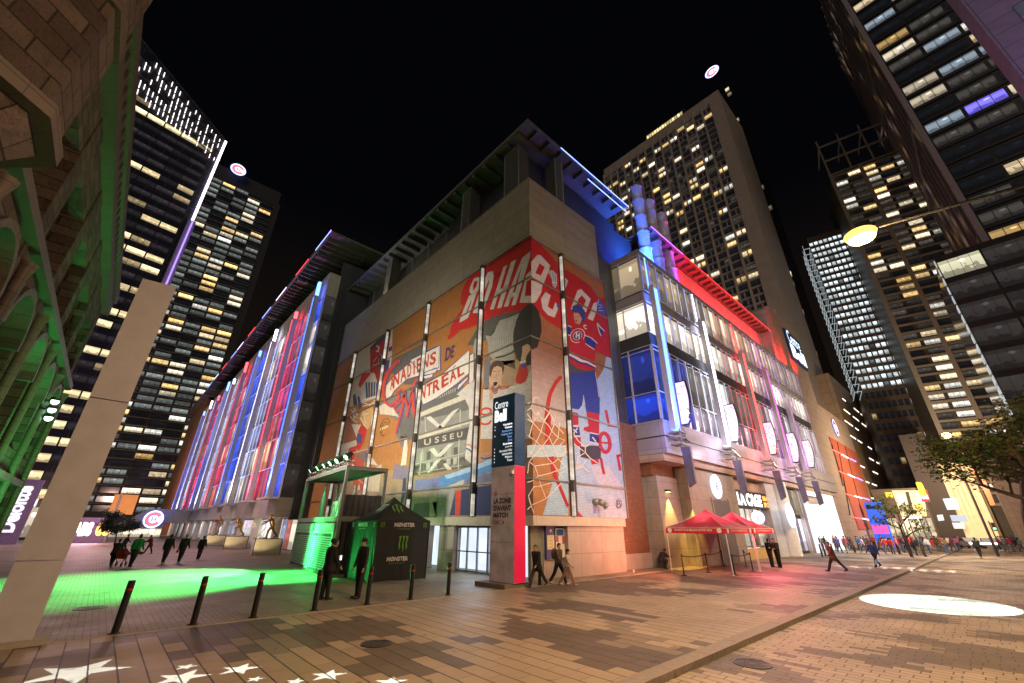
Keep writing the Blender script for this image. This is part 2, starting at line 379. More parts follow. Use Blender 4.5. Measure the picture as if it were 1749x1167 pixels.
# ================================================================ arena
arena = thing('arena_building', (0, 0, 0), 'huge arena with painted hockey mural on its corner and red and blue lit glass wings', 'arena')
ZB, ZM, ZP = 2.95, 20.5, 25.9          # mural foot, mural head, parapet top
YL, XR = 33.6, 8.45                    # mural length on the left face, on the right face
ZX = [4.72, 8.76, 12.95, 17.19]
mb = MB()                              # brick core wall carrying the mural
mb.box(.3, XR-.02, .3, YL-.02, 2.5, ZM+.2); wall = mb.build('brick_core', M_brick, arena)
mb = MB(); mb.box(0, 8.0, 0, .29, ZM, ZP); mb.box(0, .29, .292, YL, ZM, ZP); mb.box(.292, 8, .292, 1.5, ZP-.2, ZP-.05); mb.box(-.04, 8.02, -.04, .30, ZP+.001, ZP+.07); mb.box(-.04, .30, .302, YL, ZP+.001, ZP+.07); mb.box(7.7, 8, .292, 3, ZM, ZP)
mb.build('stone_parapet', M_stone, arena)
mb = MB(); mb.box(0, XR, .02, .28, ZB, ZM-.01); mb.box(.02, .28, .0, YL, ZB, ZM-.01); mb.build('mural_wall', M_brick, arena)
# ---- mural painting
cO = (.50, .21, .05); cR = (.62, .025, .02); cW = (.74, .69, .60); cB = (.03, .055, .27); cG = (.13, .12, .11); cLB = (.30, .46, .68); cGr = (.36, .36, .33); cSk = (.70, .42, .27); cMar = (.30, .09, .05)
L = Art(lambda x, y: PY(x, y, 0.0), (-1, 0, 0)); Rr = Art(lambda x, y: PX(x, y, 0.0), (0, -1, 0))
def Z(ox, oy, s): return lambda *p: [(ox+a/s, oy+b/s) for a, b in p]
def yz(y, z): # world on left face -> pixel
    v = Vector((0, y, z))-CAM; w = v.dot(fw); return (CX+FPX*v.dot(rt)/w, CY-FPX*v.dot(up)/w)
def xz(x, z):
    v = Vector((x, 0, z))-CAM; w = v.dot(fw); return (CX+FPX*v.dot(rt)/w, CY-FPX*v.dot(up)/w)
def band(A, f, a, b, za, zb, ca, cb, n=14, l=0):   # painted fade from one colour to another
    for i in range(n):
        t = (i+.5)/n; z0 = za+(zb-za)*i/n; z1 = za+(zb-za)*(i+1)/n
        A.poly([f(a, z0), f(b, z0), f(b, z1), f(a, z1)], tuple(p*(1-t)+q*t for p, q in zip(ca, cb)), l)
band(L, yz, .01, YL-.02, ZB, ZM-.02, (.52, .24, .07), (.40, .15, .035), 8)
band(L, yz, .02, YL-6, ZB+.02, 6.5, (.26, .22, .24), (.46, .30, .16), 8, 1)
z5 = Z(680, 700, 6.483); z1 = Z(560, 540, 6.483); z2 = Z(560, 700, 6.483); z3 = Z(730, 400, 6.142); z4 = Z(730, 560, 6.142)
# grey arena drawing behind the cup
L.poly(z5((215, 120), (200, 300), (150, 640), (190, 770), (470, 740), (860, 620), (880, 60), (800, -150), (450, -130), (240, 0)), (.30, .30, .26), 1)
L.poly(z1((720, 480), (1100, 280), (1100, 700), (1010, 760), (860, 760), (680, 600)), cG, 1)
L.poly(z1((560, 980), (700, 900), (1030, 720), (1010, 1160), (960, 1167), (780, 1167), (620, 1060)), (.20, .20, .19), 1)
L.poly(z2((800, 20), (1000, 0), (960, 300), (820, 420), (760, 280)), (.20, .20, .19), 2)
L.poly(z5((240, 0), (10, 60), (30, 320), (190, 300)), (.17, .17, .16), 2)
L.poly(z4((-60, 660), (300, 540), (420, 640), (440, 860), (0, 960), (-70, 980)), (.16, .16, .14), 2)
for k in range(16):
    p = z4((-20+k*22, 760-k*9))[0]; L.poly([(p[0], p[1]), (p[0]+1.6, p[1]-.6), (p[0]+1.4, p[1]+5.5), (p[0]-.2, p[1]+6)], (.50, .48, .38), 3)
for q in (((250, 30), (880, -230), (890, -170), (250, 80)), ((230, 290), (860, 90), (860, 130), (230, 330))): L.poly(z5(*q), (.66, .63, .48), 3)
L.poly(z5((225, 330), (790, 190), (760, 330), (220, 430)), (.10, .09, .08), 3)
L.text('USSEU', z5((290, 400), (715, 300), (715, 240), (290, 330)), (.6, .58, .45), 4, .02, 1.6)
for q in (((310, 90), (360, 70), (500, 200), (440, 200)), ((440, 200), (600, 20), (680, -20), (500, 200)), ((340, 440), (400, 420), (470, 520), (420, 520)), ((420, 520), (560, 380), (620, 370), (480, 520)), ((320, 700), (360, 690), (480, 550), (440, 540)), ((500, 600), (540, 590), (600, 660), (550, 665))):
    L.poly(z5(*q), (.70, .69, .58), 4)
for k in range(6):
    L.poly(z5((245+k*75, 480-k*12), (290+k*75, 470-k*12), (285+k*75, 560-k*12), (243+k*75, 572-k*12)), (.12, .11, .09) if k % 2 else (.42, .41, .33), 3)
    L.poly(z5((240+k*75, 600-k*14), (285+k*75, 590-k*14), (280+k*75, 660-k*14), (238+k*75, 690-k*14)), (.16, .14, .12) if k % 3 == 0 else (.48, .46, .38), 3)
for s_, w_ in ((((300, 80), (310, 250)), 1.3), (((690, 0), (690, 200)), 1.5), (((270, 440), (240, 720)), 1.5), (((680, 330), (670, 660)), 1.5), (((200, 600), (830, 460)), 1.0), (((215, 700), (700, 620)), 1.2)): L.stroke(z5(*s_), w_, (.62, .6, .48), 4)
# ice, blue sweep, skaters' legs at the foot
L.poly(z5((190, 780), (470, 750), (860, 620), (860, 830), (480, 880), (180, 910)), (.20, .22, .44), 4)
L.poly(z5((465, 745), (860, 615), (1045, 560), (1045, 680), (700, 790), (465, 865)), (.10, .27, .55), 5)
L.poly(z5((520, 730), (860, 615), (1045, 540), (1045, 600), (800, 690), (540, 770)), (.36, .58, .76), 6)
L.poly(z5((480, 880), (740, 770), (720, 845), (490, 880)), (.55, .52, .40), 6)
L.poly(z5((735, 845), (760, 780), (1045, 690), (1045, 820)), (.17, .19, .28), 6)
L.poly(z5((445, 890), (640, 850), (560, 1200), (440, 1200)), (.33, .32, .31), 4)
L.poly(z5((640, 900), (1045, 830), (1030, 1165), (575, 1170)), (.035, .045, .13), 5)
L.poly(z5((640, 900), (705, 890), (690, 1165), (635, 1168)), (.60, .06, .03), 6)
L.poly(z5((185, 1040), (440, 1020), (430, 1190), (150, 1190)), (.11, .105, .12), 5)
L.poly(z5((355, 900), (440, 890), (420, 1180), (350, 1185)), (.48, .38, .33), 5)
L.poly(z5((60, 760), (95, 755), (85, 940), (45, 1050), (30, 1050)), (.04, .055, .15), 5)
L.poly(z5((-40, 600), (150, 640), (110, 760), (60, 780), (-60, 760)), (.26, .20, .30), 3)
# milk-white bottle figure
L.poly(z2((850, 345), (880, 330), (888, 430), (870, 610), (810, 620), (835, 440)), (.72, .68, .55), 5)
# 1909 badge
L.arc(*z2((635, 190))[0], 7.5, 15, 60, 330, .9, (.06, .04, .03), 4, 14); L.arc(*z2((630, 215))[0], 5.2, 12, 60, 330, .8, (.06, .04, .03), 4, 14)
L.text('1909', z2((580, 235), (672, 200), (674, 170), (582, 205)), (.92, .75, .45), 5, .03, 1.1)
# the red flag
L.poly(z3((1093, 8), (640, 300), (580, 345), (460, 440), (395, 520), (360, 620), (350, 720), (380, 770), (300, 880), (245, 980), (240, 1040), (212, 1090), (235, 1110), (350, 1010), (450, 985), (560, 930), (640, 905), (800, 830), (960, 810), (1093, 720)), (.60, .022, .018), 4)
L.poly(z3((640, 300), (800, 200), (1093, 8), (1093, 60), (900, 190), (650, 350)), (.42, .012, .012), 5)
L.poly(z3((650, 430), (760, 400), (880, 330), (800, 420), (690, 480)), (.45, .015, .012), 5)
def let(A, z, outs, holes, l=6, c=cW):
    for o in outs: A.poly(z(*o), c, l)
    for h in holes: A.poly(z(*h), (.60, .022, .018), l+1)
# G O H A B (part)
let(L, z3, [((450, 560), (490, 470), (540, 450), (565, 470), (560, 540), (520, 620), (470, 640), (445, 610)), ((340, 930), (350, 880), (440, 650), (520, 610), (500, 680), (430, 880), (380, 910))], [((495, 500), (530, 490), (520, 550), (480, 600), (485, 540)), ((400, 850), (460, 700), (470, 690), (420, 840))])
let(L, z3, [((480, 830), (500, 760), (570, 550), (640, 400), (690, 390), (700, 440), (680, 560), (600, 780), (540, 830))], [((540, 760), (590, 620), (650, 480), (655, 500), (600, 680), (560, 760))])
let(L, z3, [((660, 795), (800, 350), (840, 325), (700, 790)), ((735, 780), (880, 300), (935, 265), (780, 775)), ((740, 600), (860, 520), (850, 560), (735, 640))], [])
let(L, z3, [((805, 765), (930, 420), (1000, 250), (1085, 180), (1080, 240), (930, 745), (885, 752), (1000, 330), (960, 430), (850, 762)), ((860, 640), (940, 600), (930, 640), (850, 690))], [])
let(L, z3, [((970, 722), (1040, 430), (1093, 380), (1093, 470), (1045, 500), (1025, 650), (1093, 650), (1093, 722))], [])
# cup
L.poly(z3((1093, 725), (1040, 750), (985, 800), (960, 810), (800, 900), (700, 1010), (660, 1060), (640, 1167), (1093, 1167)), (.115, .11, .095), 5)
L.poly(z3((520, 1000), (630, 900), (800, 830), (960, 815), (920, 830), (740, 1010), (680, 1080), (500, 1167), (420, 1167)), (.12, .115, .10), 5)
L.poly(z3((705, 1030), (760, 910), (930, 850), (965, 830), (910, 1010), (905, 1180), (930, 1420), (700, 1330), (640, 1260), (640, 1150), (660, 1080)), (.40, .39, .33), 6)
L.poly(z4((610, 80), (660, 90), (640, 230), (665, 300), (720, 330), (950, 220), (900, 150), (760, 240), (650, 200)), (.44, .42, .34), 7)
L.poly(z4((490, 190), (500, 130), (540, 90), (560, 90), (560, 220), (520, 370), (485, 330)), (.42, .40, .34), 6)
for k in range(9): L.stroke(z3((735+k*20, 960-k*9), (700+k*24, 1130-k*2), (720+k*23, 1300-k*12)), (.5, 1.1), (.58, .57, .48), 8)
L.stroke(z4((715, 318), (800, 300), (890, 265), (935, 230)), 2.6, (.05, .04, .03), 8)
L.stroke(z4((690, 290), (790, 270), (900, 215)), 1.2, (.62, .60, .5), 8)
L.poly(z3((1093, 725), (1050, 745), (1000, 790), (940, 900), (905, 1050), (905, 1180), (940, 1300), (990, 1370), (1045, 1390), (1093, 1370)), (.055, .05, .045), 9)
# hand, arm, cuff
L.poly(z4((1000, 200), (1050, 170), (1085, 190), (1090, 230), (1050, 290), (1035, 335), (985, 345), (1000, 260)), cSk, 10)
L.poly(z4((975, 355), (1035, 335), (1040, 365), (975, 385)), cW, 10)
L.poly(z4((975, 385), (1040, 370), (1060, 450), (1062, 500), (1040, 560), (980, 595), (935, 580), (932, 530), (950, 470)), (.62, .05, .03), 10)
L.poly(z4((985, 385), (1035, 372), (1045, 420), (1000, 430)), (.10, .10, .38), 11)
# shouting player, white sweater
L.poly(z4((590, 640), (640, 630), (760, 640), (860, 620), (940, 600), (1040, 540), (1093, 430), (1093, 1167), (560, 1167), (575, 900)), (.66, .61, .54), 7)
L.poly(z4((625, 330), (700, 345), (810, 350), (1000, 330), (1093, 240), (1093, 480), (940, 600), (700, 620), (600, 640), (560, 480)), (.50, .33, .20), 6)
L.poly(z4((600, 330), (670, 300), (650, 640), (590, 640)), (.20, .19, .18), 7)
L.poly(z4((655, 490), (665, 420), (700, 365), (750, 350), (795, 365), (810, 410), (795, 520), (770, 610), (740, 660), (700, 680), (665, 620), (650, 560)), cSk, 8)
L.poly(z4((650, 600), (700, 680), (690, 740), (662, 760), (655, 700)), (.62, .36, .24), 8)
L.poly(z4((655, 500), (660, 410), (690, 360), (740, 348), (800, 360), (812, 420), (795, 500), (785, 420), (740, 400), (700, 420), (680, 470), (670, 520)), (.10, .055, .03), 9)
L.poly(z4((665, 640), (690, 600), (720, 640), (760, 600), (770, 610), (740, 670), (700, 690)), (.30, .17, .11), 9)
L.ell(*z4((718, 585))[0], 3.2, 4.6, (.04, .015, .015), 10, 20); L.stroke(z4((700, 570), (738, 562)), 1.0, (.8, .8, .75), 11)
for e in ((712, 480), (752, 478)): L.ell(*z4(e)[0], 1.8, .8, (.85, .8, .75), 10, -8); L.ell(*z4(e)[0], .7, .7, (.03, .02, .02), 11)
L.stroke(z4((696, 462), (728, 458)), 1.0, (.1, .05, .03), 10); L.stroke(z4((742, 458), (770, 456)), 1.0, (.1, .05, .03), 10); L.stroke(z4((730, 490), (722, 530), (736, 538)), .8, (.42, .22, .14), 10)
for s_ in (((590, 640), (625, 650), (655, 635)), ((760, 640), (800, 645), (862, 622)), ((740, 680), (700, 700))): L.stroke(z4(*s_), 1.7, cR, 9)
L.arc(*z4((620, 880))[0], 9, 5.5, 0, 360, 3.4, (.62, .08, .04), 9, -8); L.arc(*z4((615, 980))[0], 9, 5.5, 0, 180, 3.4, (.62, .08, .04), 9, -8)
L.poly(z5((790, 20), (860, -150), (860, 650), (820, 600), (745, 540), (770, 300), (800, 160)), (.68, .63, .56), 7)
L.stroke(z5((760, 390), (790, 385), (840, 430)), 2.2, (.70, .18, .07), 8); L.stroke(z5((755, 430), (790, 440), (835, 490)), 2.4, (.05, .08, .30), 8)
L.stroke(z5((920, 500), (960, 515), (1040, 495)), 2.2, (.70, .18, .07), 9); L.stroke(z5((920, 530), (960, 545), (1040, 525)), 2.6, (.05, .08, .30), 9)
L.poly(z4((310, 700), (420, 600), (500, 540), (530, 540), (520, 640), (520, 940), (440, 945), (440, 840), (400, 750)), (.64, .60, .53), 6)
# goalkeeper panel at the far end
L.poly(z1((335, 405), (480, 320), (700, 170), (720, 130), (710, 460), (700, 560), (560, 860), (240, 980), (300, 640)), (.50, .46, .38), 3)
L.poly(z1((470, 350), (560, 260), (700, 170), (690, 460), (640, 700), (570, 860), (470, 620)), (.40, .02, .02), 4)
L.poly(z1((470, 350), (560, 260), (700, 170), (695, 220), (570, 300), (480, 380)), (.04, .045, .16), 5)
L.poly(z1((580, 420), (640, 400), (600, 860), (570, 870)), (.04, .045, .18), 5)
L.poly(z1((720, 140), (712, 470), (690, 560), (640, 690), (660, 470), (700, 200)), (.62, .58, .5), 5)
L.poly(z1((680, 350), (715, 330), (712, 380), (675, 400)), (.05, .06, .22), 6); L.poly(z1((645, 500), (690, 480), (675, 600), (630, 690)), (.05, .06, .22), 6)
for s_, w_ in ((((540, 330), (570, 345), (560, 395), (535, 390)), 3.0), (((575, 420), (600, 440), (590, 560), (575, 830)), .9), (((500, 545), (560, 530), (570, 470)), .9), (((505, 510), (550, 450)), .8)): L.stroke(z1(*s_), w_, (.66, .6, .5), 6)
L.poly(z1((250, 960), (280, 860), (350, 720), (440, 630), (520, 630), (560, 760), (565, 900), (400, 960), (240, 1010)), (.60, .56, .49), 6)
L.poly(z1((385, 640), (470, 620), (480, 640), (430, 700), (360, 800), (340, 760)), cR, 7)
for k in range(5): L.poly(z1((420+k*30, 740), (440+k*30, 730-k*4), (450+k*26, 900-k*8), (425+k*27, 920-k*8)), (.04, .07, .24) if k % 2 == 0 else (.10, .10, .10), 7)
L.poly(z1((280, 880), (310, 860), (330, 980), (290, 1000)), (.08, .08, .09), 7); L.poly(z1((330, 900), (350, 880), (380, 1000), (350, 1040)), (.05, .08, .3), 7)
L.poly(z2((205, 200), (230, 60), (290, 160), (350, 180), (320, 380), (170, 400)), (.34, .10, .05), 4)
L.poly(z2((265, 160), (370, 165), (340, 240), (330, 330), (300, 250)), (.66, .62, .52), 6)
L.poly(z2((150, 390), (330, 330), (320, 400), (145, 450)), (.66, .62, .52), 7)
L.poly(z2((335, 150), (440, 200), (400, 360), (350, 450), (310, 420), (340, 300)), cR, 5); L.poly(z2((330, 260), (390, 280), (370, 380), (320, 360)), (.06, .08, .26), 7)
L.poly(z2((380, 20), (500, -30), (520, 60), (440, 210), (400, 180), (360, 90)), (.66, .42, .18), 6)
for s_ in (((360, 90), (440, 215), (480, 170), (520, 20)), ((380, 60), (460, 40)), ((400, 20), (420, 150)), ((240, 60), (290, 120), (330, 140)), ((270, 10), (300, 110)), ((300, -20), (330, 70))): L.stroke(z2(*s_), 1.4, (.78, .75, .66), 8)
for s_ in (((385, 935), (540, 890)), ((390, 1000), (540, 960)), ((400, 960), (470, 990), (530, 930)), ((250, 1040), (340, 1090)), ((260, 1080), (330, 1130)), ((290, 1020), (300, 1140))): L.stroke(z1(*s_), 1.6, (.78, .75, .66), 8)
L.poly(z2((150, 440), (260, 410), (240, 560), (130, 560)), (.50, .52, .50), 4)
L.poly(z2((240, 420), (320, 400), (290, 560), (200, 600)), cR, 5); L.poly(z2((270, 570), (330, 530), (380, 550), (440, 760), (410, 900), (290, 900)), (.60, .09, .05), 5)
L.poly(z2((440, 700), (600, 600), (570, 910), (430, 900)), (.62, .56, .42), 4); L.poly(z2((310, 500), (480, 440), (470, 600), (330, 560)), (.22, .17, .14), 3)
L.poly(z2((495, 530), (560, 620), (460, 600)), (.70, .64, .5), 5); L.poly(z2((420, 480), (450, 470), (460, 520), (420, 540)), (.10, .09, .28), 5)
L.stroke(z2((330, 740), (360, 790), (410, 830)), 1.2, (.75, .7, .6), 7); L.poly(z2((330, 890), (350, 810), (360, 890)), (.75, .7, .6), 7)
# skyline
for k in range(14): a = 815+k*17; h_ = 20+(k*37 % 55); p0 = z1((a, 385-k*6))[0]; L.poly([(p0[0], p0[1]), (p0[0]+1.8, p0[1]-1.3), (p0[0]+1.8, p0[1]-1.3-h_/7), (p0[0], p0[1]-h_/7)], (.22, .12, .06), 2)
# ribbons with the name
RW = (.78, .72, .62); RE = (.05, .06, .26)
def ribbon(pts, l): L.stroke(pts+[pts[0]], 1.3, RE, l+1); L.poly(pts, RW, l)
ribbon(z1((640, 930), (640, 780), (720, 680), (880, 540), (1060, 410), (1205, 340), (1250, 330), (1250, 600), (1100, 640), (880, 700), (740, 830), (690, 920)), 6)
ribbon(z4((-180, 340), (130, 190), (125, 420), (-60, 480)), 8)
ribbon(z4((-20, 470), (100, 420), (110, 445), (80, 480), (-30, 500)), 9); ribbon(z4((-40, 510), (65, 480), (55, 520), (-20, 540)), 9)
ribbon(z1((975, 800), (1030, 770), (1030, 1000), (975, 1020)), 6)
ribbon(z4((-60, 760), (-70, 620), (140, 500), (300, 360), (445, 235), (440, 480), (300, 600), (100, 740), (-40, 810)), 6)
ribbon(z4((445, 290), (495, 265), (490, 560), (440, 590)), 6); ribbon(z4((310, 665), (330, 600), (430, 510), (430, 540), (350, 630)), 7)
def curve_text(A, txt, base, hs, col, l, bold=.03, wd=.82):   # base: list of pixel points of the foot line, hs: up vectors
    n = len(txt)
    for i, ch in enumerate(txt):
        t = (i+.5)/n*(len(base)-1); k = min(int(t), len(base)-2); f = t-k
        bx = base[k][0]*(1-f)+base[k+1][0]*f; by = base[k][1]*(1-f)+base[k+1][1]*f
        dx = (base[k+1][0]-base[k][0])*(len(base)-1)/n*wd*.5; dy = (base[k+1][1]-base[k][1])*(len(base)-1)/n*wd*.5
        q = i/(n-1) if n > 1 else 0; hx = hs[0][0]*(1-q)+hs[1][0]*q; hy = hs[0][1]*(1-q)+hs[1][1]*q
        if ch == 'I': dx *= .35; dy *= .35
        A.text(ch, [(bx-dx, by-dy), (bx+dx, by+dy), (bx+dx+hx, by+dy+hy), (bx-dx+hx, by-dy+hy)], col, l, bold)
TR = (.52, .06, .03)
curve_text(L, 'ANADIE', z1((690, 830), (760, 780), (880, 690), (960, 650), (1040, 605)), ((1.0, -23.5), (-.5, -23.5)), TR, 9)
curve_text(L, 'NS', z4((-62, 450), (100, 370)), ((2.2, -22), (1.5, -22)), TR, 10)
curve_text(L, 'NTREAL', z4((-80, 760), (0, 730), (90, 680), (200, 610), (300, 545), (400, 480)), ((1.5, -24), (-1.5, -18)), TR, 9)
L.stroke(z4((275, 425), (300, 395)), 1.2, TR, 9)
L.text('DE', z4((185, 355), (275, 310), (292, 180), (200, 215)), (.05, .04, .14), 6, .03)
L.poly(z1((985, 990), (990, 820), (1020, 800), (1015, 975)), TR, 8); L.poly(z1((998, 960), (1000, 850), (1008, 848), (1006, 955)), RW, 9)
# big script C and M
SR = (.62, .07, .04)
for off, c_, l_ in ((4.0, (.14, .07, .22), 10), (0, SR, 11)):
    o_ = off/6.5*6.5
    def zz(*p): return [(x+off*.45, y+off*.35) for x, y in z1(*p)]
    L.stroke(zz((805, 505), (770, 500), (720, 560), (660, 640), (625, 740), (615, 860), (635, 950), (690, 995), (750, 960), (790, 890), (770, 850)), (6.0, 4.0), c_, l_)
    L.stroke(zz((760, 850), (810, 815), (860, 830), (850, 880), (790, 960), (740, 1010), (760, 1060), (800, 1040)), (3.0, 3.4), c_, l_)
    L.stroke(zz((1030, 690), (970, 720), (940, 800), (925, 900), (870, 1120)), (3.8, 3.6), c_, l_)
    L.stroke(zz((850, 870), (880, 1000), (905, 980), (945, 800)), (3.4, 3.0), c_, l_)
    L.stroke(zz((850, 860), (835, 980), (790, 1150), (755, 1300)), (4.0, 2.6), c_, l_)
    L.stroke(zz((945, 850), (950, 1000), (965, 1120), (985, 1140)), (4.6, 4.6), c_, l_)
L.poly(z1((570, 1000), (640, 960), (720, 1010), (790, 1120), (760, 1110), (640, 1090), (580, 1090)), (.70, .63, .52), 5)
left_art = L
# ---------------- right face
z6 = Z(900, 400, 6.865); z7 = Z(900, 550, 6.865); z8 = Z(900, 710, 6.483)
A = Rr
band(A, xz, .01, XR, 14, ZM-.02, (.30, .12, .05), (.36, .13, .045), 6)
band(A, xz, .01, XR, ZB, 14, (.44, .19, .06), (.26, .10, .05), 6)
band(A, xz, .01, 3.1, 7.8, 12.6, (.50, .44, .44), (.24, .10, .06), 14, 1)
A.poly(z6((48, 10), (130, 90), (340, 330), (440, 410), (560, 480), (740, 610), (830, 740), (900, 760), (960, 1167), (470, 1167), (250, 1030), (48, 830)), (.44, .012, .02), 2)
let2 = lambda o, h: ([A.poly(z6(*p), (.60, .56, .57), 4) for p in o], [A.poly(z6(*p), (.44, .012, .02), 5) for p in h])
let2([((48, 330), (120, 245), (160, 250), (270, 370), (250, 440), (190, 590), (70, 520), (48, 480)), ((48, 545), (110, 560), (180, 600), (165, 690), (100, 800), (60, 810), (48, 800))], [((95, 460), (145, 345), (205, 390), (160, 490))])
let2([((160, 760), (215, 680), (275, 720), (240, 850), (300, 890), (330, 800), (370, 860), (320, 980), (240, 950), (180, 880))], [])
let2([((430, 500), (480, 550), (450, 640), (425, 620)), ((510, 880), (590, 660), (630, 645), (745, 760), (690, 920), (640, 890), (690, 780), (640, 720), (600, 760), (560, 900))], [])
let2([((705, 1000), (780, 810), (820, 800), (815, 900), (770, 1020))], [])
A.poly(z6((48, 815), (80, 830), (130, 900), (160, 1010), (168, 1140), (120, 1330), (75, 1350), (48, 1350)), (.015, .015, .015), 6)
# glove up high
A.poly(z6((245, 450), (265, 425), (300, 430), (345, 470), (350, 600), (330, 640), (300, 620), (290, 560), (270, 500)), (.55, .55, .62), 6)
for q in (((262, 440), (290, 560)), ((290, 435), (312, 560)), ((320, 450), (335, 570)), ((290, 600), (345, 590)), ((295, 620), (350, 620))): A.stroke(z6(*q), .8, (.04, .05, .2), 7)
A.poly(z6((345, 830), (370, 820), (375, 890), (355, 870)), (.05, .07, .3), 6)
# player in red
PR = (.42, .012, .03); PB = (.018, .03, .26); PWt = (.62, .60, .64)
A.poly(z7((460, -60), (560, -20), (700, -40), (800, 0), (850, -120), (900, -180), (940, 0), (980, 410), (985, 430), (920, 400), (905, 390), (800, 350), (795, 560), (700, 570), (580, 540), (480, 460)), PR, 6)
A.poly(z7((460, 35), (520, 60), (500, 165), (465, 145)), PB, 7); A.poly(z7((670, 160), (740, 180), (815, 250), (790, 320), (680, 250)), PB, 7)
for s_ in (((460, 38), (520, 65)), ((465, 148), (510, 165)), ((670, 158), (750, 190), (820, 255)), ((680, 255), (730, 290), (785, 325)), ((815, 10), (840, 110), (865, 168)), ((815, 10), (860, 70), (905, 110))): A.stroke(z7(*s_), 1.5, PWt, 8)
A.poly(z7((820, 20), (900, 110), (865, 160)), PB, 7)
A.poly(z7((478, 365), (560, 400), (640, 445), (720, 470), (805, 520), (800, 535), (700, 485), (620, 470), (540, 420), (478, 390)), PWt, 8)
A.poly(z7((478, 392), (540, 422), (620, 472), (700, 487), (800, 540), (795, 556), (690, 505), (610, 490), (530, 440), (480, 412)), PB, 8)
A.poly(z7((480, 462), (580, 545), (700, 575), (800, 560), (800, 640), (490, 620)), (.06, .06, .08), 6)
A.poly(z7((495, 600), (795, 590), (820, 700), (850, 900), (848, 1080), (800, 1070), (690, 1050), (660, 860), (640, 980), (600, 1030), (505, 1010)), (.02, .04, .30), 7)
A.stroke(z7((795, 590), (820, 740), (838, 880)), 1.0, (.5, .5, .6), 8); A.stroke(z7((655, 860), (675, 970)), 1.0, (.5, .5, .6), 8)
# crest: C round an H
for rx, ry, w_, c_, l_ in ((11.2, 13, 1.2, PWt, 9), (8.9, 10.4, 3.8, (.44, .01, .02), 9), (6.6, 8.0, 1.0, PWt, 10)): A.arc(*z7((588, 163))[0], rx, ry, 20, 345, w_, c_, l_, 50)
A.ell(*z7((590, 165))[0], 6.2, 7.4, PB, 9, 50)
A.text('H', z7((563, 190), (612, 205), (615, 135), (568, 120)), (.68, .66, .7), 11, .06)
A.text('C', z6((660, 1115), (700, 1120), (695, 1070), (655, 1060)), (.66, .64, .68), 9, .03)
# head and helmet
A.poly(z6((540, 925), (600, 930), (640, 1000), (615, 1050), (585, 1080), (560, 1040), (545, 990)), (.50, .30, .22), 9)
A.poly(z6((525, 900), (530, 850), (570, 828), (630, 850), (670, 900), (685, 960), (668, 1030), (645, 1050), (640, 980), (610, 930), (560, 910), (535, 920)), (.025, .05, .30), 10)
A.ell(*z6((573, 1022))[0], 1.4, 2.2, (.5, .02, .02), 10); A.stroke(z6((555, 975), (575, 972)), .9, (.05, .03, .02), 10); A.stroke(z6((588, 968), (605, 972)), .9, (.05, .03, .02), 10); A.poly(z6((558, 1050), (600, 1055), (585, 1082)), (.14, .08, .06), 10)
# second glove right
A.poly(z6((820, 830), (830, 760), (870, 790), (910, 850), (935, 960), (880, 950), (820, 900)), (.06, .08, .34), 8)
for s_ in (((830, 830), (870, 840)), ((830, 870), (880, 860)), ((840, 900), (890, 900)), ((835, 765), (828, 820))): A.stroke(z6(*s_), .8, PWt, 9)
# pale sky blue ground on the right panel, legs, skates
A.poly(z7((925, 405), (985, 425), (1055, 1167), (835, 1167), (848, 1080), (840, 860), (820, 680), (870, 600), (905, 530)), (.30, .44, .70), 3)
A.poly(z7((505, 1010), (600, 1030), (660, 880), (700, 1050), (850, 1080), (840, 1167), (505, 1167)), (.30, .44, .70), 3)
A.poly(z8((490, -20), (1010, -30), (1105, 1140), (545, 1135)), (.36, .47, .68), 2)
A.poly(z8((520, 1140), (540, 740), (1075, 820), (1105, 1140)), (.40, .50, .66), 3)
A.poly(z8((700, 560), (900, 560), (1050, 790), (800, 780)), (.50, .50, .62), 4)
A.poly(z8((485, -40), (560, -30), (570, 100), (500, 110)), PR, 5); A.poly(z8((650, -60), (800, -30), (795, 210), (690, 190), (620, 160), (630, 130), (680, 120)), PR, 5)
A.poly(z8((495, 125), (575, 130), (585, 220), (505, 220)), PB, 6); A.poly(z8((500, 235), (590, 240), (595, 340), (540, 345)), PR, 6)
A.poly(z8((690, 190), (790, 210), (790, 300), (690, 290)), PB, 6)
for s_ in (((495, 110), (560, 125)), ((500, 232), (585, 228)), ((692, 190), (785, 210)), ((692, 290), (790, 320)), ((505, 150), (550, 190)), ((555, 140), (510, 200)), ((720, 240), (760, 290))): A.stroke(z8(*s_), 2.0, PWt, 7)
A.poly(z8((580, 340), (640, 350), (690, 330), (780, 335), (812, 370), (815, 480), (700, 485), (590, 460)), (.05, .04, .06), 7)
A.poly(z8((700, 480), (790, 480), (790, 530), (715, 545)), PR, 6); A.stroke(z8((815, 470), (830, 560), (850, 650)), 4.4, PR, 7)
# red lettering shapes on the ice
A.arc(*z8((858, 300))[0], 8.6, 16.5, 0, 360, 6.4, (.44, .015, .03), 6, -8); A.stroke(z8((800, 300), (920, 305)), 3.0, (.44, .015, .03), 7)
A.stroke(z8((870, -60), (905, 110), (995, 120)), 4.6, (.44, .015, .03), 5); A.stroke(z8((995, 450), (1000, 440), (1030, 610)), 4.6, (.44, .015, .03), 5); A.stroke(z8((985, 450), (1040, 440)), 4.6, (.44, .015, .03), 5)
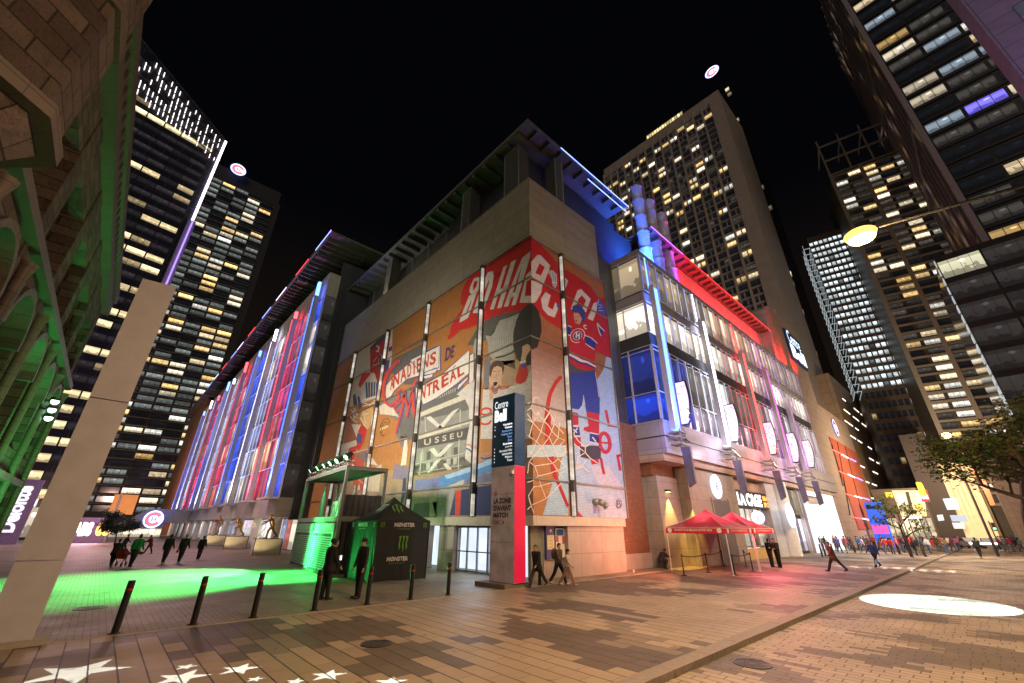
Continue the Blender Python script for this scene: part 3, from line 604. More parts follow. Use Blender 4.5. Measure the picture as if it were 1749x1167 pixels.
# goal: red pipe, net, light blue kickboard
A.stroke(z7((400, 640), (330, 720), (270, 840), (245, 960), (230, 1080), (220, 1167)), (5.8, 7.2), (.44, .015, .02), 4)
A.stroke(z8((235, -20), (225, 320)), 9.0, (.44, .015, .02), 4)
A.poly(z8((0, 330), (70, 325), (430, 330), (430, 460), (70, 460), (0, 465)), (.42, .55, .62), 5)
A.stroke(z8((265, 455), (300, 640), (330, 720), (450, 1010)), (8., 5.), (.44, .015, .02), 6)
A.poly(z8((380, 470), (440, 440), (455, 720), (455, 1110), (170, 1100), (280, 740), (340, 690)), (.36, .52, .68), 5)
A.poly(z8((545, 1045), (620, 1120), (545, 1128)), (.44, .015, .02), 5)
NW = (.80, .68, .56)
net = [((0, 220), (100, 290), (60, 380), (0, 460)), ((100, 290), (150, 180), (60, 80), (0, 40)), ((150, 180), (240, 240), (300, 90), (250, -20)), ((60, 80), (20, 230)), ((240, 240), (160, 350), (100, 290)), ((160, 350), (20, 510), (0, 640)), ((160, 350), (230, 480), (290, 540), (350, 640), (400, 700)), ((240, 240), (280, 330), (340, 480), (430, 570)), ((280, 330), (340, 245), (410, 275), (360, 330)), ((340, 245), (355, 80)), ((20, 510), (80, 560), (120, 670), (60, 720), (0, 740)), ((80, 560), (280, 530), (350, 470), (430, 370)), ((120, 670), (250, 640), (350, 600), (430, 560)), ((130, 720), (150, 780), (205, 920), (50, 990), (0, 1040)), ((150, 780), (70, 790), (10, 890), (40, 1000), (75, 1090)), ((205, 920), (300, 830), (370, 750)), ((150, 780), (280, 740)), ((510, 200), (560, 280), (640, 350), (690, 320)), ((510, 310), (600, 380), (640, 410), (560, 460), (530, 620)), ((640, 410), (690, 470), (780, 530)), ((640, 350), (640, 410)), ((530, 600), (600, 560), (650, 500)), ((530, 560), (620, 570), (680, 630)), ((180, 60), (240, 120), (275, 180), (340, 245)), ((110, -40), (180, 60), (150, 180)), ((180, 60), (260, -60)), ((300, 90), (400, 200)), ((60, 80), (100, 20), (110, -40)), ((0, -20), (60, 80)), ((340, 480), (440, 400)), ((410, 620), (350, 640))]
for s_ in net: A.stroke(z8(*s_), 1.35, NW, 9)
for s_ in (((0, 960), (70, 930), (40, 1010), (0, 1040)), ((60, 920), (100, 880), (140, 900)), ((40, 1010), (110, 1100), (80, 1167)), ((70, 930), (170, 1040), (110, 1100)), ((150, 970), (260, 1070), (200, 1167)), ((260, 1070), (320, 1167)), ((320, 1080), (330, 1140))): A.stroke(z7(*s_), 1.25, NW, 9)
A.arc(*z8((1012, 978))[0], 4.6, 8.6, 0, 360, .9, (.05, .06, .10), 6); A.text('B', z8((990, 1020), (1035, 1020), (1035, 940), (990, 940)), (.06, .07, .12), 6, .0)
A.poly(z8((722, 1000), (760, 990), (765, 1080), (735, 1085)), (.20, .25, .55), 6)
mur = L.mb.build('painted_mural', M_mural, arena); A.mb.build('painted_mural', M_mural, arena)
# drain pipe elbow
mb = MB(); p0 = PX(1014, 858, 0); mb.path([p0+Vector((0, 0, 0)), p0+Vector((.05, -.35, .02)), p0+Vector((.2, -.6, -.1)), p0+Vector((.32, -.7, -.3))], .19, 12)
mb.build('drain_spout', mat('galvanised', (.35, .32, .28), .5, .6), arena, smooth=True)
# seams (steel rails), lit vertical fins
mb = MB()
for z in ZX: mb.box(-.10, -.06, -.10, YL, z-.05, z+.05); mb.box(-.059, XR, -.10, -.06, z-.05, z+.05)
mb.box(-.12, -.01, -.12, YL, ZM-.06, ZM+.03); mb.box(-.009, XR, -.12, -.01, ZM-.06, ZM+.03)
mb.box(XR, XR+.06, -.11, .3, ZB, ZM)
mb.build('mural_rails', mat('rail_steel', (.30, .27, .22), .4, .7), arena)
tf = NT('lit_fin'); Pz = tf.sep(tf.pos()); nzf = tf.noise(tf.comb(tf.mth('MULTIPLY', Pz[0], .3), tf.mth('MULTIPLY', Pz[1], .3), Pz[2]), 1.1, 4, .7)
tf.base((.5, .48, .42), .3, .6, em=(1, .94, .82), es=tf.mth('MULTIPLY', tf.mth('POWER', nzf, 3.), 2.3)); M_fin = tf.m; M_find = mat('fin_steel', (.10, .09, .08), .4, .6)
def fin(px, y, right=False):
    a = MB(); b = MB()
    if right:
        a.box(px+.09, px+.19, -.32, -.12, ZB+.02, ZM-.3); b.box(px+.21, px+.30, -.36, -.06, ZB, ZM-.05); b.box(px+.06, px+.20, -.11, -.05, ZB, ZM-.05); b.box(px+.05, px+.205, -.34, -.11, ZM-.29, ZM-.02)
        for z in ZX: b.box(px+.05, px+.206, -.35, -.115, z-.5, z+.12)
    else:
        a.box(-.32, -.12, y-.14, y-.03, ZB+.02, ZM-.3); b.box(-.36, -.06, y+.0, y+.10, ZB, ZM-.05); b.box(-.11, -.05, y-.17, y-.01, ZB, ZM-.05); b.box(-.34, -.11, y-.17, y-.005, ZM-.29, ZM-.02)
        for z in ZX: b.box(-.345, -.115, y-.165, y-.004, z-.55, z+.12)
    f = b.build('mural_fin', M_find, arena); a.build('light_strip', M_fin, f)
for y in (4.85, 12.4, 20.05, 27.8): fin(0, y)
fin(2.85, 0, True)
# ledge + ground floor
M_ledge = panel_mat('ledge_panel', (.48, .42, .33), 4., 2., .015)
mb = MB(); mb.box(-.12, XR-.4, -.12, 2.5, 2.48, 2.94); mb.box(-.12, 2.5, 2.51, YL, 2.48, 2.94); mb.build('ledge', M_ledge, arena)
mb = MB(); mb.box(2.7, XR-.45, .05, .5, 0, 2.47); mb.build('base_wall', M_base, arena)
mb = MB(); mb.box(.05, .6, 6.85, 8.45, 0, 2.47); mb.box(.05, .6, 9.9, 11.2, 0, 2.47); mb.box(.05, .6, 14.5, YL, 0, 2.47); mb.build('base_pier', M_base, arena)
mb = MB(); mb.box(1.9, 2.1, 2.2, 15, 0, 2.46); mb.box(.5, 7, 1.9, 2.19, 0, 2.46)
mb.build('entrance_back_wall', emit('lobby_wall', (.72, .80, .95), .8), arena)
mb = MB()
for y0, y1, n in ((1.2, 3.9, 2), (3.95, 6.8, 3), (11.3, 14.4, 3)):
    for k in range(n+1): y = y0+(y1-y0)*k/n; mb.box(.32, .42, y-.04, y+.04, 0, 2.44)
    mb.box(.33, .41, y0, y1, 2.34, 2.46); mb.box(.33, .41, y0, y1, .02, .12); mb.box(.33, .41, y0, y1, 1.05, 1.11)
each(mb, 'door_frame', mat('door_steel', (.30, .30, .30), .35, .7), arena)
# ---------------------------------------------------------------- arena, upper floor and roof canopy
CZ = 32.35
M_lou = panel_mat('dark_louvre', (.10, .10, .095), 4.2, .16, .05, rough=.5, jc=(.015, .015, .015)); M_dkwall = panel_mat('dark_cladding', (.05, .052, .06), 3., 6.5, .05)
M_soff = mat('soffit', (.13, .12, .11), .7); M_redw = panel_mat('painted_panel_wall', (.45, .42, .42), 2.4, 8., .05)
def pbox(name, m, *bx, parent=arena, **k):
    if len(bx) > 1:
        for q in bx[:-1]: pbox(name, m, q, parent=parent, **k)
        bx = bx[-1:]
    b = MB()
    for q in bx: b.box(*q)
    return b.build(name, m, parent, **k)
pbox('upper_wall', M_dkwall, (2.2, 15, 2.2, 2.6, 24, 31.6), (2.2, 2.6, 2.61, 14, 24, 31.6), (8.6, 15, 2.61, 4, 0.0, 24), parent=arena)
pbox('louvre_wall', M_lou, (2.2, 2.6, 14.01, 33, 24, 31.0), (8.0, 11.9, 1.2, 1.6, 9.5, 24.5))
pbox('set_back_wall', M_brick, (8.45, 12.0, .75, 1.15, .9, 9.5)); pbox('plinth', M_base, (8.0, 11.9, .6, .99, 0, .899))
mb = MB()
for k in range(6): y = 14.2+k*3.4; mb.box(2.05, 2.19, y, y+.15, 25.5, 31.0)
mb.box(2.05, 2.19, 14, 33, 28.3, 28.42)
mb.build('window_mullion', M_steel, arena)
pbox('upper_glazing', M_redw, (18.9, 62, 1.35, 1.8, 20, 31.6)); pbox('upper_glazing', M_dkwall, (15.02, 18.8, 2.6, 3.0, 20, 31.6))
mb = MB(); mb.box(0, 14.4, 0, .18, CZ-.22, CZ+.05); mb.box(0, .18, .181, 40, CZ-.22, CZ+.05); mb.box(.181, 14.4, .181, 45, CZ-.05, CZ+.04); mb.box(18.8, 62, 0, .18, CZ-.22, CZ+.05); mb.box(18.8, 62, .181, 45, CZ-.05, CZ+.04)
each(mb, 'roof_canopy', M_soff, arena)
mb = MB()
for k in range(26): y = 1.2+k*1.5; mb.box(.181, 2.6, y, y+.28, CZ-.55, CZ-.051)
for k in range(40):
    x = 1.2+k*1.5
    if not 14 < x < 18.8: mb.box(x, x+.10, .181, 1.3, CZ-.5, CZ-.051)
each(mb, 'canopy_rafter', M_soff, arena)
LB = emit('led_edge_blue', (.25, .35, 1), 2.2, True); LR = emit('led_edge_red', (1, .05, .06), 1.6, True); LP = emit('led_edge_purple', (.6, .15, .9), 2.2, True); LWm = emit('led_edge_white', (.8, .75, 1), 2.0, True)
pbox('led_edge', LB, (4.0, 14.4, -.05, -.002, CZ-.10, CZ-.03), (8, 14.4, .19, .24, CZ-.7, CZ-.62)); pbox('led_edge', LP, (18.8, 26, -.05, -.002, CZ-.10, CZ-.03)); pbox('led_edge', LR, (26.02, 62, -.05, -.002, CZ-.08, CZ-.05))
# perforated vent boxes
M_perf = panel_mat('perforated_metal', (.16, .16, .13), .14, .14, .05, rough=.5, jc=(.02, .02, .02))
for y, w in ((PY(886, 300, .5).y, 1.7), (PY(803, 350, .5).y, 1.2), (PY(795, 360, .5).y+14.5, 1.0)):
    o = pbox('vent_box', M_perf, (.5, 1.6, y, y+w, 25.96, 31.3)); b = MB()
    for q in ((y-.03, y+.05), (y+w-.05, y+w+.03)): b.box(.44, .52, q[0], q[1], 25.96, 31.3)
    b.box(.44, .52, y+.051, y+w-.051, 31.2, 31.3); b.box(.44, .52, y+.051, y+w-.051, 25.96, 26.06); b.build('edge_trim', M_steel, o)
xv = PX(948, 300, .5).x; o = pbox('vent_box', M_perf, (xv, xv+.9, .5, 1.6, 25.96, 31.3)); pbox('edge_trim', M_steel, (xv-.03, xv+.04, .44, .5, 25.96, 31.3), (xv+.88, xv+.95, .44, .5, 25.96, 31.3), parent=o)
# three vent stacks
M_pipe = mat('white_duct', (.62, .62, .64), .4, .1, var=.08)
for (px, top) in ((1086, 322), (1107, 346), (1128, 368)):
    p = PX(px, top, 1.0); b = MB(); z = 23.; r = .66; b2 = MB(); k = 0
    while z < p.z:
        z2 = min(p.z, z+2.25); b.lathe([(r*.93, z), (r*.93, z2-.25), (r*1.02, z2-.22), (r*1.05, z2)], (p.x, 1.0, 0), 24); b2.lathe([(r*1.06, z2-.10), (r*1.10, z2-.05), (r*1.06, z2+.001)], (p.x, 1.0, 0), 24); z = z2+.01; k += 1
    b.lathe([(r, p.z), (.01, p.z+.02)], (p.x, 1, 0), 24)
    o = b.build('vent_stack', M_pipe, arena, smooth=True); each(b2, "flange", M_steel, o, smooth=True)
    b = MB(); c = Vector((p.x+.2, 1.0, p.z)); b.path([c+Vector((math.cos(t)*.45, 0, .35+math.sin(t)*.45)) for t in [i*math.pi/8 for i in range(-2, 11)]], .06, 6); b.build('pipe_loop', M_dark, o)
# ---------------------------------------------------------------- right wing
RX0, RX1, RYF = 12.0, PX(1364, 656, -1.5).x, -1.5
ez = lambda y: PX(1087+(y-425)*.159, y, RYF).z
PAR = panel_mat('metal_panels', (.33, .31, .33), 2.7, 1.9, .025, rough=.4)
zt, zb = ez(425), ez(773.5)
lv = [ez(v) for v in (436, 496, 514, 567, 590, 669, 716)]
YB = 2.6
mb = MB(); mb.box(RX0, RX1, RYF, YB, lv[0]+.001, zt); mb.build('wing_roof', PAR, arena)
pbox('spandrel', PAR, (RX0, RX1, RYF+.02, YB, lv[2]+.05, lv[1]-.05)); pbox('spandrel', M_dkwall, (RX0, RX1, RYF+.03, YB, lv[4]+.05, lv[3]-.02)); pbox('metal_skirt', PAR, (RX0, RX1+4, RYF-.02, YB, zb, lv[6]-.02))
pbox('skirt_rail', M_dark, (RX0-.02, RX1+4, RYF-.06, RYF-.021, zb+1.15, zb+1.22), (RX0-.06, RX0-.021, RYF-.06, YB, zb+1.15, zb+1.22))
sc3 = lambda c, k: tuple(x*k for x in c)
def bandwin(z0, z1, fn, step=1.36):
    x = RX0+.03; i = 0; b = MB()
    while x < RX1-.1:
        x1 = min(RX1, x+step); b.quad((x, RYF+.08, z0), (x1, RYF+.08, z0), (x1, RYF+.08, z1), (x, RYF+.08, z1), 0, fn(i, (x-RX0)/(RX1-RX0))); x = x1; i += 1
    b.quad((RX0+.08, YB, z0), (RX0+.08, .6, z0), (RX0+.08, .6, z1), (RX0+.08, YB, z1), 0, fn(0, 0)); b.quad((RX0+.08, .6, z0), (RX0+.08, RYF+.08, z0), (RX0+.08, RYF+.08, z1), (RX0+.08, .6, z1), 0, fn(1, 0))
    return b.build('window', M_win1, arena)
rnd = random.Random(3)
bandwin(lv[1], lv[0], lambda i, t: sc3((1, .76, .48), .12+.30*rnd.random()+(.45 if .25 < t < .8 else 0)))
bandwin(lv[3], lv[2], lambda i, t: sc3((1, .86, .68), (2.2 if i % 7 in (0, 1, 2) else .8)*(.4+rnd.random())))
bandwin(lv[5], lv[4], lambda i, t: ((.01, .02, .16) if t < .12 else sc3((.9, .85, .78), .10+1.5*(rnd.random() > .5)*rnd.random())))
bandwin(lv[6], lv[5], lambda i, t: ((.01, .04, .5) if t < .1 else sc3((.7, .6, .75), .10+.7*rnd.random())))
mb = MB(); x = RX0
while x < RX1+.1:
    for a, b in ((1, 0), (3, 2), (5, 4), (6, 5)): mb.box(x-.03, x+.04, RYF-.10, RYF+.07, lv[a], lv[b])
    x += 1.36
for k in (0, .36*0+.6, YB):
    for a, b in ((1, 0), (3, 2), (5, 4), (6, 5)): mb.box(RX0-.08, RX0+.07, (RYF+.06 if k == 0 else k)-.04, (RYF+.06 if k == 0 else k)+.04, lv[a], lv[b])
M_mull = mat('white_mullion', (.62, .62, .66), .35, .3, var=.05)
each(mb, 'window_frame', M_mull, arena) if False else mb.build('window_frame', M_mull, arena, kind='stuff')
mb = MB()
for z in (lv[1], lv[2]-.35, lv[4]-.35, lv[5], lv[2], lv[4], lv[0]): mb.box(RX0-.10, RX1, RYF-.14, RYF-.101, z-.04, z+.04); mb.box(RX0-.14, RX0-.101, RYF-.14, YB, z-.03, z+.03)
mb.build('window_rail', M_mull, arena)
# coloured light columns
cols = [((1113.7, 490), (1158, 722), (.10, .22, 1.0), 2.0), ((1197, 548), (1247, 765), (.80, .82, 1.0), 2.0), ((1262, 600), (1318, 790), (1.0, .06, .06), 1.7), ((1308, 632), (1352, 800), (.55, .12, .50), .7), ((1340, 680), (1386, 818), (.35, .15, .45), .4)]
sx = []
_mc = [emit('mullion_glow', c, .8) for c in ((.10, .22, 1.), (.7, .75, 1.), (1., .12, .15), (.8, .25, .8), (.4, .25, .6))]; _mb = [MB() for _ in _mc]; _mx = [PX((a[0]+b[0])/2, (a[1]+b[1])/2, -2.15).x for a, b, c, s in cols]
x = RX0
while x < RX1:
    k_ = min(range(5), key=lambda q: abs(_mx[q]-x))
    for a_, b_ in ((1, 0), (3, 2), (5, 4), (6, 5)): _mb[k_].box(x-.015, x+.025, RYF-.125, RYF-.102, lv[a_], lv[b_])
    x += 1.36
for m_, b_ in zip(_mc, _mb): b_.build('mullion_glow_strip', m_, arena, kind='stuff')  # column light on the mullions added as glowing strips, coloured by nearest column
YC = -2.15
for i, (a, b, c, st) in enumerate(cols):
    p = PX(*b, YC); q = PX(*a, YC); x = (p.x+q.x)/2; sx.append(x); w = .34
    m = emit('column_light', c, st*1.8, True)
    o = pbox('light_column', m, (x-w, x+w, YC-.05, YC+.32, zb+1.6, q.z))
    pbox('column_rib', M_mull, (x-w-.05, x-w-.005, YC-.12, YC+.3, zb+1.6, q.z+.2), (x+w+.005, x+w+.05, YC-.12, YC+.3, zb+1.6, q.z+.2), parent=o)
    pbox('thin_light', m, (x-.05, x+.05, RYF-.22, RYF-.145, q.z+.22, lv[0]), parent=o)
    b_ = MB(); zc = zb+1.55
    for k in range(3): b_.box(x-.5, x+.35, YC-.5, YC+.4, zc-.25-k*.42, zc-.17-k*.42)
    for dx in (-.45, .25): b_.bar((x+dx, YC-.4, zc-1.2), (x+dx, YC-.4, zc), .08); b_.bar((x+dx, RYF, zc-.3), (x+dx, YC-.5, zc-.9), .07)
    b_.bar((x-.5, YC-.3, zc-.2), (x+.4, YC-.6, zc-.9), .09)
    b_.build('column_bracket', M_steel, o)
    b_ = MB(); b_.prism([(x-.1, YC-.1, zc-1.2), (x-.1, YC-.75, zc-1.2), (x-.1, YC-.75, zc-3.6), (x-.1, YC-.25, zc-3.9)], (.24, 0, 0)); b_.build('column_foot', mat('blue_grey_metal', (.20, .20, .30), .4, .5), o)
    lamp('SPOT', 'column_flood', (x-.3, YC-1.3, zb+.8), 1500*st, c, .15, (x, RYF, zb+9), 75, .6)
    # blade screen, perpendicular to the facade, outer edge bulging
    th = tag(bpy.data.objects.new('advert_screen', None), 'curved backlit pink patterned advertising screen, %s' % ['nearest one, beside the blue light column', 'second one, beside the white light column', 'third one, beside the red light column', 'fourth one, past the red light column', 'farthest one, by the end of the glass'][i], 'screen', 'backlit screens hung along the glass wing'); C.objects.link(th)
    th.location = (x+.45, YC-.2, zb+1.8)
    z0, z1 = .15, 3.85; prof = [(0, z0)]+[(-(.95+.55*math.sin(math.pi*(.1+.62*k/10))), z0+(z1-z0)*k/10) for k in range(11)]+[(0, z1)]
    prof = [(0, z0)]+[(-(.80+.35*k/10+.40*math.sin(math.pi*k/10*.95)), z0+(z1-z0)*k/10) for k in range(11)]+[(0, z1)]
    b_ = MB(); b_.prism([(.0, y, z) for y, z in prof], (.28, 0, 0)); b_.build('housing', M_dark, th, local=True)
    b_ = MB(); ins = [(y*.93-.03, z0+.12+(z-z0)*.94) for y, z in prof]; from mathutils.geometry import tessellate_polygon
    b_.idx([(-.01, y, z) for y, z in ins], [tuple(t) for t in tessellate_polygon([[Vector((y, z, 0)) for y, z in ins]])], 0, (.66, .44, .62))
    rs = random.Random(i)
    for k in range(40):
        yy = -rs.uniform(.15, 1.15); zz = z0+.3+rs.random()*3.1; ww = rs.uniform(.05, .2); hh = rs.uniform(.03, .14); cc = rs.choice([(.9, .25, .5), (.25, .5, .3), (.9, .4, .55), (.5, .2, .5), (.95, .6, .2), (.1, .25, .15)])
        b_.idx([(-.014-.001*k, yy+ww*math.cos(t), zz+hh*math.sin(t+.6)) for t in (0, 1.3, 2.7, 4., 5.2)], [(0, 1, 2, 3, 4)], 0, cc)
    b_.build('screen', M_screen, th, local=True); th.scale = (.92, .62, .90)
    b_ = MB(); b_.bar((.1, .1, .5), (.1, .9, .4), .1); b_.bar((.1, .1, 3.2), (.1, .9, 3.2), .1); b_.build('mount', M_steel, th, local=True)
    lamp('AREA', 'skirt_wash', (x-1.6, YC-1.4, zb+.9), 100*(1.0 if i < 3 else .5), [(.25, .25, 1), (.8, .75, 1), (1, .25, .25), (.9, .4, .8), (.7, .4, .8)][i], .8, (x-1.9, RYF, zb+1.2), sy=.5)
    lamp('AREA', 'screen_glow', (x+.3, YC-1., zb+3.6), 50, (1, .75, .95), 1.2, (x-3, YC-1, zb+2.5))
# red end pylon, stair tower with the big sign, end block
xr = PX(1325, 540, 0).x
mb = MB(); a = PX(1304, 528, 0); b = PX(1325, 528, 0); c = PX(1348, 648, 0); d = PX(1337, 640, 0)
mb.prism([a, b, (c.x, 0, c.z-2), (d.x-1.5, 0, d.z-1)], (0, 2.6, 0)); mb.build('red_pylon', M_redw, arena)
TX0, TX1 = RX1-.2, PX(1397, 693, -.5).x; TZ = PX(1338, 548, -.5).z
M_brown = panel_mat('brown_stone', (.44, .33, .25), 2.4, 1.15, .03)
pbox('stair_tower', M_brown, (TX0, TX1, -.5, 12, 0, TZ))
EX1 = PX(1446, 725, -.5).x; EZ = PX(1446, 725, -.5).z
pbox('end_block', M_brown, (TX1+.01, EX1, -.5, 14, 0, EZ))
mb = MB(); q = [(1415, 746), (1461, 773), (1500, 903), (1466, 905)]; mb.prism([PX(x, y, -.51) for x, y in q], (0, -.12, 0)); ep = mb.build('red_cladding', M_redw, arena); ep.data.materials[0] = mat('terracotta_panels', (.42, .10, .05), .6, var=.2)
mb = MB()
for (x0, y0), (x1, y1) in (((1430, 755), (1452, 880)), ((1443, 762), (1478, 900)), ((1421, 760), (1440, 830))): mb.bar(PX(x0, y0, -.65), PX(x1, y1, -.65), .12)
mb.build('cladding_joint', M_black, arena)
z7b = lambda x, y: (1320+x/3.889, 620+y/3.889)
for r_, row in enumerate(((395, 577, 445, 600, 457, 608, 500, 632, 513, 636, 552, 656), (442, 720, 487, 742, 500, 740, 545, 762, 558, 763, 597, 782), (490, 872, 535, 886, 545, 885, 590, 898, 600, 897, 640, 910), (540, 1028, 590, 1036, 598, 1034, 640, 1043, 648, 1038, 683, 1046))):
    for k, c in enumerate(((1, .15, .12), (.9, .8, 1), (.35, .3, 1))):
        b_ = MB(); b_.bar(PX(*z7b(*row[k*4:k*4+2]), -.72), PX(*z7b(*row[k*4+2:k*4+4]), -.72), .16); b_.build('light_bar', emit('bar_light', c, 1.6), arena)
# ---------------------------------------------------------------- ground floor of the right wing
pbox('soffit', M_brown, (RX0+.05, RX1+4, RYF+.3, 3, zb-.5, zb-.002))
P1, P2, P3 = 12.6, 15.75, PX(1251.5, 816, -.9).x
zp1 = PX(1121, 812, -.1).z; zp2 = PX(1180, 800, -.9).z
pbox('stone_pier', M_base, (P1, P2+1, -.1, 2, 0, zp1)); pbox('stone_pier', M_base, (P2, P3, -.9, 2, 0, zp2)); pbox('brick_return', M_brick, (P1-.2, P2, .1, 2, zp1+.01, zb-.01), (P2, P3, -.5, 2, zp2+.01, zb-.51))
dq = [PX(1213, 853, -.92), PX(1243, 858, -.92)]
pbox('side_door', mat('grey_door', (.16, .15, .15), .5), (dq[0].x+.3, dq[1].x, -.96, -.901, 0, dq[0].z))
pbox('door_frame', M_base, (dq[0].x+.15, dq[0].x+.29, -1.0, -.905, 0, dq[0].z+.15), (dq[1].x+.01, dq[1].x+.15, -1.0, -.905, 0, dq[0].z+.15))
# restaurant front
S0, S1 = PX(1256, 842, -.8).x, PX(1323, 862, -.8).x; zs0, zs1 = PX(1256, 864, -.8).z, PX(1256, 837, -.8).z
M_in = emit('shop_interior', (1, .85, .66), 1.6)
pbox('shop_back', M_in, (P3+.2, PX(1318, 900, -.8).x, .6, .8, 0, 5)); pbox('sign_band', M_dark, (P3+.02, S1+1.5, -.8, .5, zs0-.05, zs1+.05)); pbox('band_above', M_brown, (P3+.02, RX1, -.4, 1, zs1+.06, zb-.51))
b = MB()
for k in range(6): x = P3+.1+k*(S1-P3)/5.; b.box(x-.05, x+.05, -.62, -.5, 0, zs0-.06)
b.box(P3+.1, S1, -.60, -.51, 2.6, 2.68); b.box(P3+.1, S1, -.60, -.51, 1.0, 1.05); b.build('shopfront_frame', M_steel, arena)
b = MB()
for k in range(9):
    x = P3+.4+k*(S1-P3)/9.; b.quad((x, -.3, .9), (x+1.2, -.3, .9), (x+1.2, -.3, 4.2), (x, -.3, 4.2), 0, random.choice([(.9, .8, .6), (.5, .4, .3), (.1, .08, .1), (.3, .1, .08), (1.2, 1.1, .9)]))
b.build('shop_window', M_win1, arena)
pbox('shop_sill', mat('yellow_sill', (.6, .42, .16), .5), (P3+.1, S1, -.66, -.63, 0, .9))
W0, W1 = PX(1322, 900, -.9).x, PX(1345, 900, -.9).x
pbox('white_column', mat('pale_cladding', (.5, .5, .52), .5), (W0, W1, -.9, .4, 0, zb-.52)); b = MB(); c = PX(1362, 950, -1.3); b.lathe([(.8, 0), (.8, 7)], (c.x, -1.0, 0), 24); b.build('round_column', M_white, arena, smooth=True)
D0, D1 = PX(1388, 900, -.9).x, PX(1440, 945, -.9).x
zq = PX(1381, 845, -.9).z
pbox('portal_back', emit('portal_light', (.85, .9, 1), 1.3), (D0+.1, D1, 2.5, 2.7, 0, zq)); pbox('portal_frame', emit('portal_frame_light', (.8, .86, 1), .9, True), (D0-.3, D0, -1.1, 2.4, 0, zq), (D1, D1+2.4, -1.1, 2.4, 0, zq), (D0-.3, D1+2.4, -1.1, 2.4, zq+.01, zq+.9))
b = MB()
for k in range(8):
    x = W1+.3+k*(D0-W1-.6)/8; b.quad((x, -.5, .2), (x+(D0-W1)/9, -.5, .2), (x+(D0-W1)/9, -.5, 3.6), (x, -.5, 3.6), 0, random.choice([(.9, .85, .9), (.4, .35, .4), (.2, .2, .3), (1.1, 1., 1.1)]))
    b.quad((x, -.5, 3.9), (x+(D0-W1)/9, -.5, 3.9), (x+(D0-W1)/9, -.5, zb-.6), (x, -.5, zb-.6), 0, random.choice([(.12, .12, .13), (.3, .3, .33), (.6, .5, .3)]))
b.build('lobby_window', M_win1, arena); pbox('lobby_wall', M_dark, (W1, D0-.31, -.45, .3, 0, zb-.52))
pbox('glass_corner', M_mull, (D0-1.2, D0-1.0, -.9, -.6, 0, zb-.52), (D0-2.6, D0-2.5, -.9, -.6, 0, zb-.52))
# ---------------------------------------------------------------- left wing
WX, WY0, WY1, WY2 = -2.6, 35.6, 137., 172.
gz0, gz1, fz1, cz = 5.2, 30.4, 34.0, 39.4
pbox('beam', PAR, (WX-.25, 3, WY0, WY1, 3.25, gz0)); pbox('fascia', panel_mat('fascia_panel', (.42, .38, .36), 8.5, 5, .04), (WX-.1, 1.5, WY0, WY1, gz1, fz1)); pbox('attic_wall', M_dkwall, (2, 30, WY0+3, WY1, fz1-1, cz-.4), (-.5, 9, 33.7, 34.2, 0, 31.0), (-.6, -.01, 34.21, WY0, 3, 30))
pbox('brick_end', M_brick, (WX-.1, 10, WY1+.02, WY2, 0, cz-1.5)); pbox('end_wall', M_dkwall, (-1.2, 12, WY0-.02, WY0+.4, 3, gz1+6))
b = MB(); b.box(-4.2, 12, WY0-1.2, WY0-.9, cz-.1, cz+.25); b.box(-4.2, 12, WY0-.899, WY2, cz-.06, cz+.02); b.box(-4.2, -3.95, WY0-.899, WY2, cz-.4, cz-.061); b.build('wing_canopy', M_soff, arena)
b = MB(); y = WY0
while y < WY2: b.box(-3.94, 1.9, y, y+.22, cz-.75, cz-.061); y += 1.3
y = WY0+4
while y < WY2: b.box(-3.94, 1.9, y, y+.6, cz-1.2, cz-.76); y += 8.6
b.build('wing_rafter', M_soff, arena, kind='stuff')
lw = []
for i in range(10): lw.append(PY([462, 427, 394, 372, 351, 335, 326, 314, 303, 294][i], [849, 855, 861, 865, 867, 871, 872, 874, 876, 879][i], WX-.6).y)
LC = [(.08, .18, 1.), (1., .05, .07), (.80, .82, 1.), (.08, .18, 1.), (1., .05, .07), (.80, .82, 1.), (.10, .22, 1.), (1., .05, .07), (.80, .82, 1.), (.10, .2, 1.)]
lcm = {c: emit('facade_light', c, 4.5, True) for c in set(LC)}
for i, (y, c) in enumerate(zip(lw, LC)):
    o = pbox('light_column', lcm[c], (WX-.95, WX-.6, y-.28, y+.28, gz0+.3, gz1+(1.2 if i % 2 else 2.2)))
    pbox('column_rib', M_mull, (WX-1.1, WX-.5, y-.36, y-.29, gz0, gz1), (WX-1.1, WX-.5, y+.29, y+.36, gz0, gz1), parent=o); pbox('column_tray', M_mull, (WX-1.5, WX-.26, y-1.9, y+1.9, gz0-.22, gz0-.02), parent=o)
    e_ = MB(); e_.box(-4.26, -4.205, y-3.0, y+3.0, cz-.2, cz-.05); e_.build('led_edge', {0: LB, 1: LR, 2: LWm}[i % 3], arena)
    lamp('SPOT', 'facade_flood', (WX-1.6, y, gz0+.3), 9000, c, .3, (WX+.2, y, gz1), 70, .8)
pbox('led_edge', LP, (-4.26, -4.205, WY0-1, lw[0]-3.05, cz-.2, cz-.05))
b = MB(); y = WY0+.4; i = 0; rs = random.Random(5)
nz = 7; hz = (gz1-gz0)/nz
b2 = MB(); b3 = MB(); fe = {}
